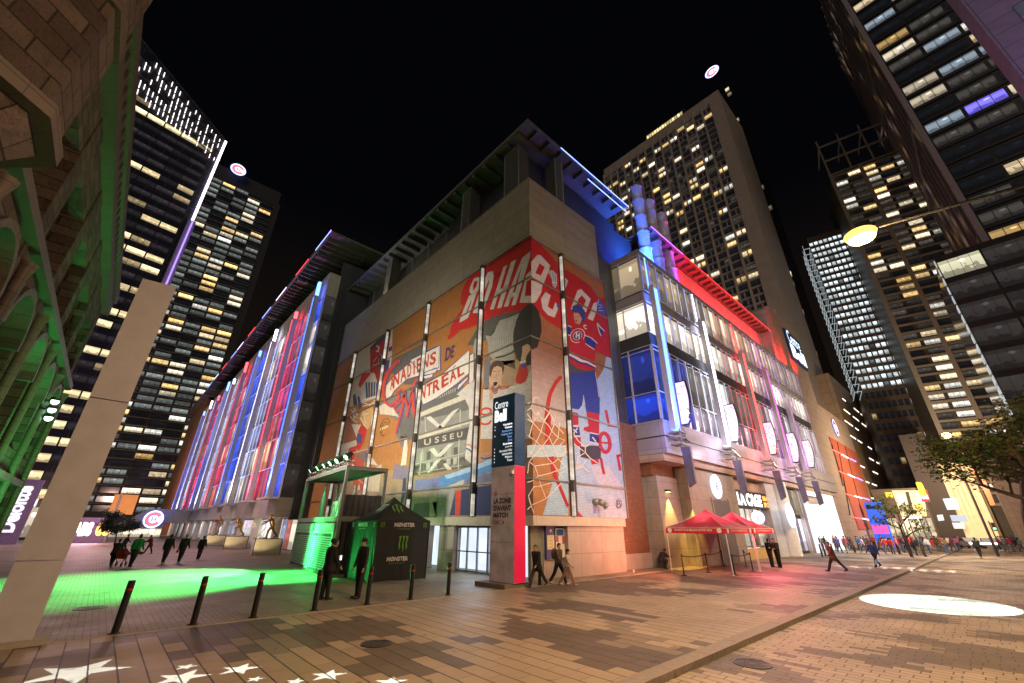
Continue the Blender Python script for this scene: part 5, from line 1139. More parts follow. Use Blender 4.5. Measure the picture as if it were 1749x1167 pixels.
b = MB(); a = PY(1573, 848, 117.5); c = PY(1584, 848, 117.5); text3(b, 'm', a, c-a, (0, 0, 3.2), 0, (1, .72, .05), .09); a = PY(1575, 853, 117.5); c = PY(1587, 853, 117.5); text3(b, 'McDonald', a, c-a, (0, 0, 1.0), 0, (1, .9, .85), .03); b.build('lettering', vce_mat('sign_light2', 1.3), t)
rs = random.Random(97)
b = MB()
for k in range(9): y0 = yl_+(yr_-yl_)*(k+.1)/9; y1 = yl_+(yr_-yl_)*(k+.9)/9; b.quad((117.9, y0, .2), (117.9, y1, .2), (117.9, y1, 5.2), (117.9, y0, 5.2), 0, sc3((1, .80, .5), rs.uniform(.6, 1.2)))
b.build('shop_window', M_win, pod)
# ---- building with tall lit fins
fb = thing('colonnade_building', (128, PY(1700, 925, 128).y, 0), 'building with tall lit beige vertical fins at the end of the street', 'building')
fz = PY(1640, 790, 128).z; b = MB(); ya, yb_ = PY(1655, 915, 128).y, PY(1702, 918, 128).y; b.box(130, 150, yb_-1, ya+1, 0, fz); b.build('wall', mat('colonnade_wall', (.28, .20, .12), .7), fb)
b = MB(); N = 6
for k in range(N): y = ya+(yb_-ya)*k/(N-1); b.box(128, 129.9, y-.55, y+.55, 0, fz)
b.build('vertical_fin', emit('glowing_limestone', (1, .72, .38), .50), fb)  # lit look of the stone fins put in as glow
b = MB(); b.box(127.8, 150, yb_-1.5, ya+1.5, fz+.01, fz+1.6); b.build('cornice', M_bei, fb)
dk = thing('corner_block', (124, PY(1605, 925, 124).y, 0), 'dark block with blue-white lit windows left of the lit fins', 'building')
y0, y1 = PY(1604, 925, 124).y, PY(1652, 925, 124).y; b = MB(); b.box(124, 140, y1, y0, 0, 24); b.build('wall', mat('dark_block_wall', (.07, .055, .05), .7), dk)
for q, c in ((((1610, 852), (1633, 851), (1640, 870), (1618, 871)), (.55, .7, .9)), (((1600, 880), (1610, 879), (1613, 889), (1603, 890)), (.6, .7, .7)), (((1622, 880), (1650, 880), (1654, 891), (1626, 891)), (.35, .4, .5)), (((1626, 893), (1646, 893), (1649, 903), (1630, 903)), (.8, .8, .7))): pq('window', 123.9, q, c, 1.0, dk)
# ---- brown building behind the tree
br_ = thing('brown_building', (100, -40, 0), 'brown stone building with orange lit recesses behind the tree at the right', 'building')
b = MB(); b.box(100, 125, -75, PY(1722, 880, 100).y, 0, PY(1740, 790, 100).z); b.build('wall', M_brown, br_)
for q in (((1655, 800), (1690, 800), (1697, 812), (1660, 815)), ((1672, 820), (1682, 818), (1700, 862), (1692, 864)), ((1708, 830), (1716, 828), (1722, 846), (1712, 850))): pq('lit_recess', 118, q, (1, .25, .06), .7, br_)
# ---- left: pavilion and glowing word wall
pvy = 98.; pv = thing('pavilion', (PX(200, 920, pvy).x, pvy, 0), 'low white pavilion with curved roof and lit windows across the plaza', 'pavilion')
a, c = PX(183, 920, pvy).x, PX(272, 920, pvy).x; zr = PX(230, 893, pvy).z
b = MB(); b.box(a, c, pvy, pvy+14, zr-.9, zr); prof = [(a+2+(c-a)*.45*k/10., zr+2.6*math.sin(math.pi*min(1, k/10.*.5+.0)))for k in range(11)]
b.prism([(a+1, pvy+.5, zr)]+[(x, pvy+.5, z) for x, z in prof]+[(prof[-1][0]+9, pvy+.5, zr+2.6), (prof[-1][0]+9, pvy+.5, zr)], (0, 12, 0)); b.box(a, c, pvy+.6, pvy+14, 0, zr-.91); b.build('roof', mat('pavilion_white', (.6, .55, .52), .6), pv)
b = MB()
for k in range(8): x0 = a+(c-a)*k/8.; x1 = a+(c-a)*(k+.93)/8.; b.quad((x0, pvy+.5, .2), (x1, pvy+.5, .2), (x1, pvy+.5, zr-1), (x0, pvy+.5, zr-1), 0, (1.1, .95, .7))
b.build('window', M_win, pv)
emb_thing('team_emblem', PX(262, 887, pvy-.3), X_, Z_, 1.7, style='ch', nrm=Vector((0, -1, 0)), st=1.6, label='glowing warm white oval team emblem above the pavilion')
wy = 72.; t = thing('word_wall', (PX(150, 922, wy).x, wy, 0), 'low lilac wall with glowing white and orange HABSGO letters on the plaza', 'sign wall')
b = MB(); x0, x1 = PX(96, 921, wy).x, PX(176, 921, wy).x; b.box(x0, x1, wy, wy+.6, 0, 3.3); b.build('wall', mat('lilac_wall', (.30, .22, .38), .6), t)
b = MB(); text3(b, 'HABS', (x0+.6, wy-.05, .9), ((x1-x0)*.55, 0, 0), (0, 0, 1.8), 0, (1, .93, .95), .07); text3(b, 'GO', (x0+.9+(x1-x0)*.57, wy-.05, .9), ((x1-x0)*.33, 0, 0), (0, 0, 1.8), 0, (1, .48, .12), .07); b.build('lettering', vce_mat('word_light', 2.2), t)
lamp('AREA', 'word_glow', ((x0+x1)/2, wy-1, 2.2), 260, (1, .45, .6), 4, ((x0+x1)/2, wy-8, 0))
# vertical blade sign and lit mast near it
t = thing('banner_mast', PX(190, 922, 80), 'tall slanting pale banner mast with orange lit top on the plaza', 'mast'); b = MB(); p = PX(180, 918, 80); q = PX(195, 842, 80); b.bar((p.x, 80, 0), (p.x, 80, q.z), 1.1, .3); b.build('post', mat('pale_post', (.6, .52, .45), .6), t)
b = MB(); b.box(p.x-.8, p.x+2.2, 79.7, 79.8, q.z-3.2, q.z-.2); b.build('orange_banner', emit('orange_banner', (1, .38, .1), .35), t)
t = thing('blade_sign', PX(8, 918, 70), 'tall lilac blade sign with white vertical Deloitte lettering at the left edge', 'sign'); p = PX(2, 915, 70); b = MB(); b.box(p.x-1.5, p.x+1.6, 70, 70.4, 0, 7.8); b.build('panel', mat('lilac_panel', (.3, .22, .42), .5), t)
b = MB(); text3(b, 'Deloitte', (p.x+.9, 69.95, 1.4), (0, 0, 5.6), (-1.6, 0, 0), 0, (1, .97, 1), .04); b.build('lettering', vce_mat('blade_sign_light', .9), t)
# ================================================================ old stone building at the left edge
sb = thing('stone_building', (-20, 0, 0), 'old rough stone building with deep arched openings washed in green light', 'building')
def rock():
    t = NT('rough_stone'); X, Y, Z = t.sep(t.pos()); br = t.n('ShaderNodeTexBrick'); t.put(br.inputs['Vector'], t.comb(t.mth('MULTIPLY_ADD', X, .45, Y), Z, 0.)); br.inputs['Scale'].default_value = 1
    br.inputs['Brick Width'].default_value = .85; br.inputs['Row Height'].default_value = .40; br.inputs['Mortar Size'].default_value = .018; br.inputs['Bias'].default_value = -.1
    t.put(br.inputs['Color1'], (.13, .10, .085)); t.put(br.inputs['Color2'], (.055, .038, .032)); t.put(br.inputs['Mortar'], (.022, .018, .016))
    nz = t.mth('MULTIPLY_ADD', t.noise(t.pos(), 1.6, 6, .65), 1.0, .5)
    t.base(t.mix(1., br.outputs[0], t.comb(nz, nz, nz), 'MULTIPLY'), .9); t.bump(t.mth('ADD', t.mth('MULTIPLY', t.noise(t.pos(), 4.5, 6, .65), 1.6), t.mth('MULTIPLY', br.outputs[1], -1.2)), 1., .09); return t.m
M_rock = rock(); M_trim = panel_mat('dressed_stone', (.11, .09, .078), 1.0, .45, .02, bump=.9)
SX, SY0, SY1, SZ = -20.0, -24.0, 20.9, 16.9
b = MB(); b.box(SX-12, SX-1.1, SY0, SY1, 0, SZ-.4)
bay = 4.6; y = SY1-1.2; rows = []
while y > SY0:
    b.box(SX-1.1, SX, y, y+1.2, 0, SZ-1.5); y0 = y-(bay-1.2)
    b.box(SX-1.1, SX-.05, y0, y, 4.3, 5.6); b.box(SX-1.1, SX-.05, y0, y, 9.6, 10.8); b.box(SX-1.1, SX-.05, y0, y, SZ-3.2, SZ-1.5)
    rows.append((y0, y)); y -= bay
b.build('wall', M_rock, sb)
for (y0, y1) in rows:
    a = MB(); r = (y1-y0)/2; cy = (y0+y1)/2
    for zc in (9.6-r, ):       # round arch head
        P = [(SX-.02, cy+r*1.02, 9.62), (SX-.02, cy-r*1.02, 9.62)]+[(SX-.02, cy-r*math.cos(math.pi*k/12), zc+r*.98*math.sin(math.pi*k/12)) for k in range(0, 13)]
        for k in range(12):
            t0, t1 = math.pi*k/12, math.pi*(k+1)/12; p0 = (cy-r*math.cos(t0), zc+r*math.sin(t0)); p1 = (cy-r*math.cos(t1), zc+r*math.sin(t1)); q0 = (cy-(r+.0)*math.cos(t0)*1.0, 9.61); q1 = (cy-(r)*math.cos(t1), 9.61)
            a.prism([(SX-.06, p0[0], p0[1]), (SX-.06, p1[0], p1[1]), (SX-.06, q1[0], q1[1]), (SX-.06, q0[0], q0[1])], (-1.0, 0, 0))
            o0 = (cy-(r+.02)*math.cos(t0)*.86, zc+(r)*.86*math.sin(t0)); o1 = (cy-r*.86*math.cos(t1), zc+r*.86*math.sin(t1))
            a.prism([(SX+.14, p0[0], p0[1]), (SX+.14, p1[0], p1[1]), (SX+.14, o1[0], o1[1]), (SX+.14, o0[0], o0[1])], (-.6, 0, 0))
    a.build('arch', M_trim, sb)
    w = MB(); w.box(SX-1.09, SX-.95, y0+.1, y1-.1, 5.6, 9.5); w.box(SX-1.09, SX-.95, y0+.1, y1-.1, 11, SZ-3.3); w.box(SX-1.09, SX-.95, y0+.1, y1-.1, 0.3, 4.2); g_ = w.build('window', mat('old_window', (.02, .02, .02), .2) if y0 == rows[0][0] else bpy.data.materials['old_window'], sb)
    w = MB()
    for q in (5.6, 11): 
        h = 3.8 if q < 6 else SZ-3.4-11
        w.box(SX-.94, SX-.86, cy-.05, cy+.05, q, q+h); w.box(SX-.94, SX-.86, y0+.1, y1-.1, q+h*.6, q+h*.6+.09)
    w.build('mullion', M_dark, g_)
b = MB()
for z, o, h in ((4.2, .22, .3), (10.0, .26, .35), (SZ-1.5, .35, .5), (SZ-.5, .45, .5)): b.box(SX-.3, SX+o, SY0, SY1+o, z, z+h)
y = SY1
while y > SY0: b.box(SX, SX+.35, y-.3, y, SZ-1.0, SZ-.51); y -= .75
b.build('cornice', M_trim, sb)
b = MB(); y = SY1-.6
while y > SY0: b.lathe([(.20, 0.4), (.16, .8), (.16, 9.2), (.26, 9.6)], (SX+.12, y, 0), 10); y -= bay
b.build('half_column', M_trim, sb, smooth=True)
# corner bay high over the camera
b = MB(); c = (SX-.4, -6.0); n = 8
def octo(r, z0, z1, r1=None):
    r1 = r1 or r; P = [(c[0]+r*math.cos(math.pi*(k+.5)/4), c[1]+r*math.sin(math.pi*(k+.5)/4), z0) for k in range(8)]+[(c[0]+r1*math.cos(math.pi*(k+.5)/4), c[1]+r1*math.sin(math.pi*(k+.5)/4), z1) for k in range(8)]
    b.idx(P, [(i, (i+1) % 8, (i+1) % 8+8, i+8) for i in range(8)]+[tuple(range(7, -1, -1)), tuple(range(8, 16))])
octo(.5, 7.2, 9.0, 1.75); octo(1.75, 9.01, 16.2); b.build('corner_bay', M_rock, sb)
b = MB(); octo(1.9, 8.8, 9.1); octo(1.85, 12.0, 12.3); octo(2.0, 16.2, 16.7); each(b, 'bay_moulding', M_trim, sb)
# green flood fixtures on its far corner
for i, (x, y) in enumerate(((83, 714), (89, 700), (94, 686))):
    p = PY(x, y, SX+.5); t = thing('flood_lamp', p, 'small green flood lamp on the stone building corner, %s of three' % ['lowest', 'middle', 'highest'][i], 'flood lamp', 'green flood lamps on the stone building')
    b = MB(); b.ellip((0, 0, 0), .16, .16, .16, 12); b.build('bulb', emit('green_bulb', (.6, 1, .75), 6), t, local=True, smooth=True); b = MB(); b.tube((-.45, 0, 0), (-.02, 0, 0), .05); b.lathe([(.2, -.05), (.22, .1)], (0, 0, .08), 12); b.build('bracket', M_black, t, local=True)
lamp('SPOT', 'stone_green', (SX+2.6, 11, .5), 2600, (.10, 1, .20), .4, (SX, 14, 7), 120, .8)
lamp('SPOT', 'stone_green', (SX+2.2, 4.5, .5), 800, (.12, 1, .22), .4, (SX-.3, 4.5, 7), 110, .8)
lamp('AREA', 'stone_warm', (SX+4.5, -9.5, 7), 8, (1, .60, .42), 1.5, (SX, -6, 13))
pbox_ = None
b = MB(); b.box(SX+.76, SX+.80, SY0, SY1, SZ-.35, SZ-.28); 
# ================================================================ foreground objects
# leaning-looking white slab pylon at the far left: vertical monolith
pd = math.hypot(G(52, 1101).x-CAM.x, G(52, 1101).y-CAM.y)
pr = G(52, 1101); topz = PD(301, 490, pd).z; 
pl_t = PD(244, 476, pd*1.0); 
rv = (Vector((pl_t.x, pl_t.y, 0))-Vector((pr.x, pr.y, 0)))
t = thing('stone_monolith', (pr.x, pr.y, 0), 'tall pale slab pylon standing in the left foreground', 'pylon')
dn = rv.normalized(); nn = Vector((-dn.y, dn.x, 0)); nn = nn if nn.dot(Vector((pr.x, pr.y, 0))-CAM) > 0 else -nn
Wd = rv.length
M_mono = mat('pale_slab', (.46, .46, .54), .6, var=.07, scale=2.5, bump=.08)
tz = pl_t.z
for i, (z0, z1) in enumerate(((.0, PD(110, 957, pd).z), (PD(110, 957, pd).z+.025, PD(186, 684, pd).z), (PD(186, 684, pd).z+.025, None))):
    b = MB(); o = Vector((pr.x, pr.y, z0))
    if z1: b.obox(o, dn*Wd, nn*.30, (0, 0, z1-z0))
    else: b.prism([o, o+dn*Wd, (o.x+dn.x*Wd, o.y+dn.y*Wd, tz), (o.x, o.y, topz)], nn*.30)
    b.build('slab', M_mono, t)
b = MB(); b.obox(Vector((pr.x, pr.y, -.0))-dn*.25-nn*.25, dn*(Wd+.5), nn*.8, (0, 0, .09)); b.build('foot', M_conc, t)
# bollards
bp = [G(*p) for p in ((195, 1079.5), (326, 1063), (429, 1053), (534, 1042), (625, 1032), (701, 1024), (767, 1017))]
M_red = mat('red_reflector', (.35, .03, .02), .3)
t0 = None
extra = [Vector((bp[-1].x+1.55*k, -.82, 0)) for k in (3.75,)]+[PD(8, 1000, 13.4)*1.0, ]
lab = ['leftmost of the row, in front of the green light', 'second from the left, in front of the green light', 'third from the left, by the green light', 'beside the left guard', 'just right of the right guard', 'in front of the black tent', 'between the black tent and the information column', 'behind the information column']
pos = [Vector((p.x, -.72, 0)) for p in bp]+[G(922, 1000)]
for i, p in enumerate(pos):
    if t0 is None:
        t0 = thing('bollard', p, 'black post', 'bollard', 'slim black bollards along the plaza edge')
        b = MB(); b.lathe([(.001, 0), (.075, 0), (.075, 1.07), (.07, 1.10), (.001, 1.10)], n=20); b.build('post', M_black, t0, local=True)
        b = MB(); b.lathe([(.078, .88), (.078, .93)], n=20); b.build('reflector', M_red, t0, local=True)
        b = MB(); b.lathe([(.001, 0), (.12, 0), (.12, .02), (.001, .02)], n=20); b.build('collar', M_dark, t0, local=True); o = t0
    else: o = dup(t0, p)
    o['label'] = 'slim black bollard, '+lab[i]
# street furniture behind the monolith at left edge
t = thing('barrier', PD(20, 1000, 16.5)*1, 'black slatted barrier at the left edge behind the pale pylon', 'barrier'); t.location.z = 0
b = MB(); l_ = t.location
for k in range(3): b.obox(Vector((l_.x-1.8+k*.9, l_.y, 0)), (.14, 0, 0), (0, .14, 0), (0, 0, 1.05))
b.box(l_.x-1.9, l_.x+.3, l_.y-.03, l_.y+.05, .35, .5); b.build('rails', M_black, t)
# manhole covers
M_iron = mat('cast_iron', (.10, .095, .09), .45, .7, var=.35, scale=14, bump=.5)
def manhole(p, r, z, label):
    t = thing('manhole_cover', (p.x, p.y, z), label, 'manhole cover'); b = MB(); b.lathe([(.001, .012), (r*.82, .012), (r*.82, .004), (r*.86, .004), (r*.86, .014), (r, .014), (r, -.01)], n=40); b.build('cover', M_iron, t, local=True, smooth=False)
    b = MB()
    for rr in (.25, .5, .7): b.lathe([(r*rr, .012), (r*rr, .017), (r*(rr+.05), .017), (r*(rr+.05), .012)], n=32)
    for k in range(8): a = k*math.pi/4; b.bar((math.cos(a)*r*.2, math.sin(a)*r*.2, .015), (math.cos(a)*r*.78, math.sin(a)*r*.78, .015), .02, .006)
    b.build('ribs', M_iron, t, local=True)
manhole(G(1285, 1134, -.1), .36, -.1, 'round grey manhole cover in the street pavers beside the kerb')
manhole(G(643, 1100), .34, 0, 'round dark manhole cover in the sidewalk slabs in front of the guards')
manhole(G(155, 1039), .42, 0, 'dark manhole cover in the plaza left of the first bollard')
# ---- information column
tc = [G(835, 1000), G(878, 1006), G(902, 1002)]
tp = Vector((-2.34, -.76, 0)); fv = (tc[0]-tc[1]); fw_ = fv.length; fd = fv.normalized(); sd = Vector((-fd.y, fd.x, 0)); sd = sd if sd.dot(tc[2]-tc[1]) > 0 else -sd
dist_t = math.hypot(tc[1].x-CAM.x, tc[1].y-CAM.y); th_ = PD(879, 671, dist_t).z; zm = PD(878, 794, dist_t).z; sw = .72
tot = thing('information_column', (tc[1].x, tc[1].y, 0), 'tall square information column, navy Centre Bell top, red side and grey poster front', 'sign column')
b = MB(); o = tc[1].copy(); o.z = .18; b.obox(o, fd*fw_, sd*sw, (0, 0, zm-.18)); b.build('lower_body', mat('poster_grey', (.55, .47, .60), .5, var=.28, scale=1.6), tot)
b = MB(); o2 = tc[1]-fd*.03-sd*.03; o2.z = zm+.005; b.obox(o2, fd*(fw_+.04), sd*(sw+.04), (0, 0, th_-zm)); b.build('upper_body', mat('navy', (.008, .045, .13), .4), tot)
fn = -sd; sn = -fd     # outward normals: front (fd plane) and side
b = MB(); o = tc[1]-fd*.012; b.obox((o.x, o.y, .2), sd*sw, fd*.008, (0, 0, zm-.22)); b.build('red_side', emit('red_panel', (.75, .01, .06), .38), tot)
F = lambda u, z, l=.012: tc[1]+fd*fw_*(1-u)+Z_*z-sd*l       # u 0..1 left to right on the front
b = MB()
def ft(txt, u0, u1, z0, z1, c, bold=.02, l=.045): o = F(u0, z0, l); text3(b, txt, o, F(u1, z0, l)-o, (0, 0, z1-z0), 0, c, bold)
H_ = th_-zm; zz = lambda f: zm+H_*f
WH = (.95, .95, .97)
ft('Centre', .10, .72, zz(.82), zz(.93), WH, .0); ft('Bell', .10, .66, zz(.62), zz(.80), WH, .06)
for k, (s_, w_) in enumerate((('Vestiaire', .42), ('Visites', .34), ('Restaurant', .45), ('Toilettes fans', .50), ('Tour', .22), ('Zone', .2), ('Entrées', .40), ('portes des', .30), ('Gare Lucien-L\'Allier', .56), ('stationnement', .44), ('Métro', .30), ('Taxi', .22))):
    z0 = zz(.55-k*.045); ft(s_, .92-w_, .92, z0, z0+H_*.030, WH if k < 2 or k > 5 else (.25, .42, .8), .0 if k not in (0, 1, 6) else .03)
for k in (0, 1, 3, 7, 8, 9, 10, 11): z0 = zz(.55-k*.045); o = F(.12, z0, .045); b.idx([o, o-fd*.035, o-fd*.035+Z_*.06, o+Z_*.06], [(0, 1, 2, 3)], 0, WH)
b.build('lettering', vce_mat('column_lettering', .9), tot)
b = MB(); zl = lambda f: .18+(zm-.18)*f
DKR = (.13, .03, .05)
ft('LA ZONE', .12, .86, zl(.655), zl(.705), (.05, .03, .06), .05, .01); ft("D'AVANT", .12, .88, zl(.590), zl(.640), (.05, .03, .06), .05, .01); ft('MATCH', .12, .74, zl(.530), zl(.575), (.05, .03, .06), .05, .01); ft('CIBC', .12, .44, zl(.475), zl(.507), (.30, .02, .05), .01, .01)
o = F(.55, zl(.49), .01); b.idx([o+fd*-.0+Z_*.10, o-fd*.06, o-Z_*.10, o+fd*.06], [(0, 1, 2, 3)], 0, (.35, .02, .05)); o = F(.2, zl(.745), .01)
b.idx([o+fd*math.cos(t)*.09+Z_*math.sin(t)*.11 for t in [2*math.pi*k/14 for k in range(14)]], [tuple(range(14))], 0, (.40, .04, .08)); b.idx([o-sd*.004+fd*math.cos(t)*.05+Z_*math.sin(t)*.07 for t in [2*math.pi*k/14 for k in range(14)]], [tuple(range(14))], 0, (.40, .36, .42))
for z in (.74, .32): o = F(.02, zl(z), .008); b.idx([o, F(.98, zl(z), .008), F(.98, zl(z)+.015, .008), F(.02, zl(z)+.015, .008)], [(0, 1, 2, 3)], 0, (.18, .15, .2))
b.build('poster_print', M_vcloth, tot)
b = MB(); o = tc[1]+fd*(fw_*.9)-sd*.5; o.z = 0; b.obox(o-fd*1.35, fd*1.9, sd*1.5, (0, 0, .17)); b.build('plinth', mat('plinth_stone', (.16, .13, .11), .8, bump=.4), tot)
b = MB(); o = F(.97, zm-.35, .1); b.lathe([(.001, .08), (.07, .08), (.075, -.02), (.05, -.09), (.001, -.1)], o, 14); b.bar(o+Z_*.08, o+Z_*.12+sd*.12, .09, .05); b.build('camera_dome', M_white, tot, smooth=True)
# ---- second blue column far right
p = G(1517, 934); q = PD(1490, 858, math.hypot(p.x-CAM.x, p.y-CAM.y)); hh = q.z; t2 = thing('information_column', (p.x, p.y, 0), 'tall blue Bell information column standing in the street crowd at the right', 'sign column')
b = MB(); b.box(p.x-.2, p.x+.9, p.y-.9, p.y+1.3, 0, hh); b.build('lower_body', emit('blue_column', (.02, .12, .75), .8), t2)
b = MB(); b.box(p.x-.24, p.x-.21, p.y-.8, p.y+1.2, hh*.28, hh*.48); b.build('pink_poster', emit('pink_poster', (.85, .1, .5), .7), t2); b = MB(); text3(b, 'Bell', (p.x-.26, p.y+1.1, hh*.84), (0, -1.8, 0), (0, 0, hh*.10), 0, (1, 1, 1), .08); b.build('lettering', vce_mat('sign_light', 2.4), t2)
b = MB(); b.box(p.x-.3, p.x+1., p.y-1., p.y+1.4, hh+.01, hh+14); 
# ================================================================ people
M_skin = mat('skin', (.42, .25, .17), .6, var=.06); M_hair = mat('dark_hair', (.025, .018, .014), .6); M_shoe = mat('dark_shoes', (.03, .03, .03), .5); M_shoe2 = mat('white_shoes', (.6, .58, .55), .5)
_cm = {}
def cloth(c):
    k = tuple(round(x, 3) for x in c)
    if k not in _cm: _cm[k] = mat('cloth', k, .85, var=.18, scale=9, bump=.25)
    return _cm[k]
def V3(x, y, z): return Vector((x, y, z))
def figure(name, pose, voxel=.013):
    """one continuous body facing +X, 1.75 m tall; returns mesh with slots skin, top, trousers, shoes, hair"""
    p = dict(hipz=.93, lean=0., lh=0., lk=0., rh=0., rk=0., la=(8, 8, 12), ra=(8, 8, 12), head=0., turn=0., sk=0, coat=.0, spread=.0)
    p.update(pose); prim = []
    def cap(a, b, r0, r1, m): prim.append((Vector(a), Vector(b), r0, r1, m))
    L = R_(p['lean']); H = V3(0, 0, p['hipz'])
    def up_(d, side=0.): return H+V3(math.sin(L)*d, side, math.cos(L)*d)
    cap(up_(0, .07), up_(0, -.07), .125, .125, 2); cap(up_(-.02, .06), up_(.12, .05), .13, .125, 2); cap(up_(-.02, -.06), up_(.12, -.05), .13, .125, 2)
    cap(up_(.04, .07), up_(.40, .09), .135, .135, 1); cap(up_(.04, -.07), up_(.40, -.09), .135, .135, 1); cap(up_(.38, .09), up_(.47, .17), .12, .078, 1); cap(up_(.38, -.09), up_(.47, -.17), .12, .078, 1); cap(up_(.42, .05), up_(.52, 0), .09, .062, 1)
    if p['coat']: cap(up_(.05, .05), up_(-p['coat'], .08), .14, .16, 1); cap(up_(.05, -.05), up_(-p['coat'], -.08), .14, .16, 1)
    nk = up_(.50); ha = L*.6+R_(p['head']); hc = nk+V3(math.sin(ha)*.17+.015, 0, math.cos(ha)*.17)
    cap(nk, nk+(hc-nk)*.6, .055, .052, 0); cap(hc+V3(0, 0, .035), hc+V3(.012, 0, -.045), .082, .066, 0); cap(hc+V3(.02, 0, -.04), hc+V3(.045, 0, -.085), .05, .032, 0)
    cap(hc+V3(.075, 0, .0), hc+V3(.098, 0, -.022), .010, .014, 0); cap(hc+V3(-.005, .078, .0), hc+V3(-.008, .082, -.03), .014, .010, 0); cap(hc+V3(-.005, -.078, .0), hc+V3(-.008, -.082, -.03), .014, .010, 0)
    cap(hc+V3(-.025, 0, .045), hc+V3(-.035, 0, -.02), .088, .07, 4); cap(hc+V3(.03, 0, .075), hc+V3(-.02, 0, .07), .06, .075, 4)
    for s, hip, kn in ((1, p['lh'], p['lk']), (-1, p['rh'], p['rk'])):
        a = H+V3(0, s*.09, -.02); t = R_(hip); k = a+V3(math.sin(t)*.43, s*(.01+p['spread']*.5), -math.cos(t)*.43); t2 = R_(hip-kn); an = k+V3(math.sin(t2)*.41, s*p['spread']*.5, -math.cos(t2)*.41)
        cap(a, k, .108, .080, 2); cap(k, an, .078, .066, 2); tf = t2*.35 if t2 < 0 else t2*.2; ft = an+V3(math.cos(tf)*.17, s*.02, -.045+math.sin(tf)*.17 if t2 < 0 else -.045+math.sin(tf)*.1)
        cap(an+V3(-.03, 0, -.045), ft, .040, .034, 3); cap(an, an+V3(-.02, 0, -.04), .045, .042, 3)
        if p['sk']: cap(an+V3(-.05, 0, -.10), ft+V3(.03, 0, -.05), .012, .012, 3)
    for s, (sh, out, el) in ((1, p['la']), (-1, p['ra'])):
        a = up_(.46, s*.195); t = R_(sh)+0; o = R_(out); d = V3(math.sin(t)*math.cos(o), s*math.sin(o), -math.cos(t)*math.cos(o)); e = a+d*.285
        t2 = t+R_(el); ins = -s*math.sin(R_(max(0, el-30)*.35)); d2 = V3(math.sin(t2), s*math.sin(o)*.4+ins*.8, -math.cos(t2)).normalized(); w = e+d2*.25
        cap(a, e, .072, .058, 1); cap(e, w, .056, .040, 1); pm = w+d2*.06; cap(w, pm, .028, .034, 0)
        side = d2.cross(V3(0, s, 0)).normalized(); cur = V3(0, -s, 0)
        for q, ln in ((-.024, .062), (-.008, .075), (.008, .070), (.024, .055)):
            r = pm+side*q+d2*.02; m_ = r+d2*ln*.6; cap(r, m_, .0105, .0098, 0); cap(m_, m_+(d2*.7+cur*.6)*ln*.55, .0096, .0085, 0)
        th = w+d2*.02-side*.026; cap(th, th+(d2*.7-side*.6)*.045+cur*.01, .0125, .011, 0)
    mb = MB()
    for a, b, r0, r1, m in prim:
        d = b-a; ln = d.length or 1e-4; d = d/ln; o = d.orthogonal().normalized(); q = d.cross(o); N = 10; rings = []
        for k in range(1, 4): t = math.pi/2*k/4; rings.append((a-d*r0*math.cos(t), r0*math.sin(t)))
        rings += [(a, r0), (b, r1)]
        for k in range(3, 0, -1): t = math.pi/2*k/4; rings.append((b+d*r1*math.cos(t), r1*math.sin(t)))
        P = [a-d*r0]+[c+(o*math.cos(2*math.pi*i/N)+q*math.sin(2*math.pi*i/N))*r for c, r in rings for i in range(N)]+[b+d*r1]
        F = [(0, 1+(i+1) % N, 1+i) for i in range(N)]
        for k in range(len(rings)-1):
            for i in range(N): F.append((1+k*N+i, 1+k*N+(i+1) % N, 1+(k+1)*N+(i+1) % N, 1+(k+1)*N+i))
        l = len(P)-1; b0 = 1+(len(rings)-1)*N; F += [(l, b0+i, b0+(i+1) % N) for i in range(N)]
        mb.idx(P, F)
    me = bpy.data.meshes.new(name); me.from_pydata(mb.v, [], mb.f); o = bpy.data.objects.new(name, me); C.objects.link(o)
    md = o.modifiers.new('r', 'REMESH'); md.mode = 'VOXEL'; md.voxel_size = voxel; sm = o.modifiers.new('s', 'SMOOTH'); sm.iterations = 2; sm.factor = .5
    dg = bpy.context.evaluated_depsgraph_get(); m2 = bpy.data.meshes.new_from_object(o.evaluated_get(dg)); bpy.data.objects.remove(o); bpy.data.meshes.remove(me); m2.name = name
    n = len(m2.polygons); cen = np.zeros(n*3); m2.polygons.foreach_get('center', cen); cen = cen.reshape(-1, 3); best = np.full(n, 1e9); mi = np.zeros(n, int)
    for a, b, r0, r1, m in prim:
        a_, d = np.array(a), np.array(b-a); L2 = max(1e-9, d@d); t = np.clip(((cen-a_)@d)/L2, 0, 1); ds = np.linalg.norm(cen-(a_+t[:, None]*d), axis=1)-(r0+(r1-r0)*t)
        if m == 4: ds -= .004
        k = ds < best; best[k] = ds[k]; mi[k] = m
    m2.materials.clear()
    for _ in range(5): m2.materials.append(M_hair)
    m2.polygons.foreach_set('material_index', mi.tolist()); m2.polygons.foreach_set('use_smooth', [True]*n)
    zm = min(v.co.z for v in m2.vertices)
    for v in m2.vertices: v.co.z -= zm
    m2.update(); return m2
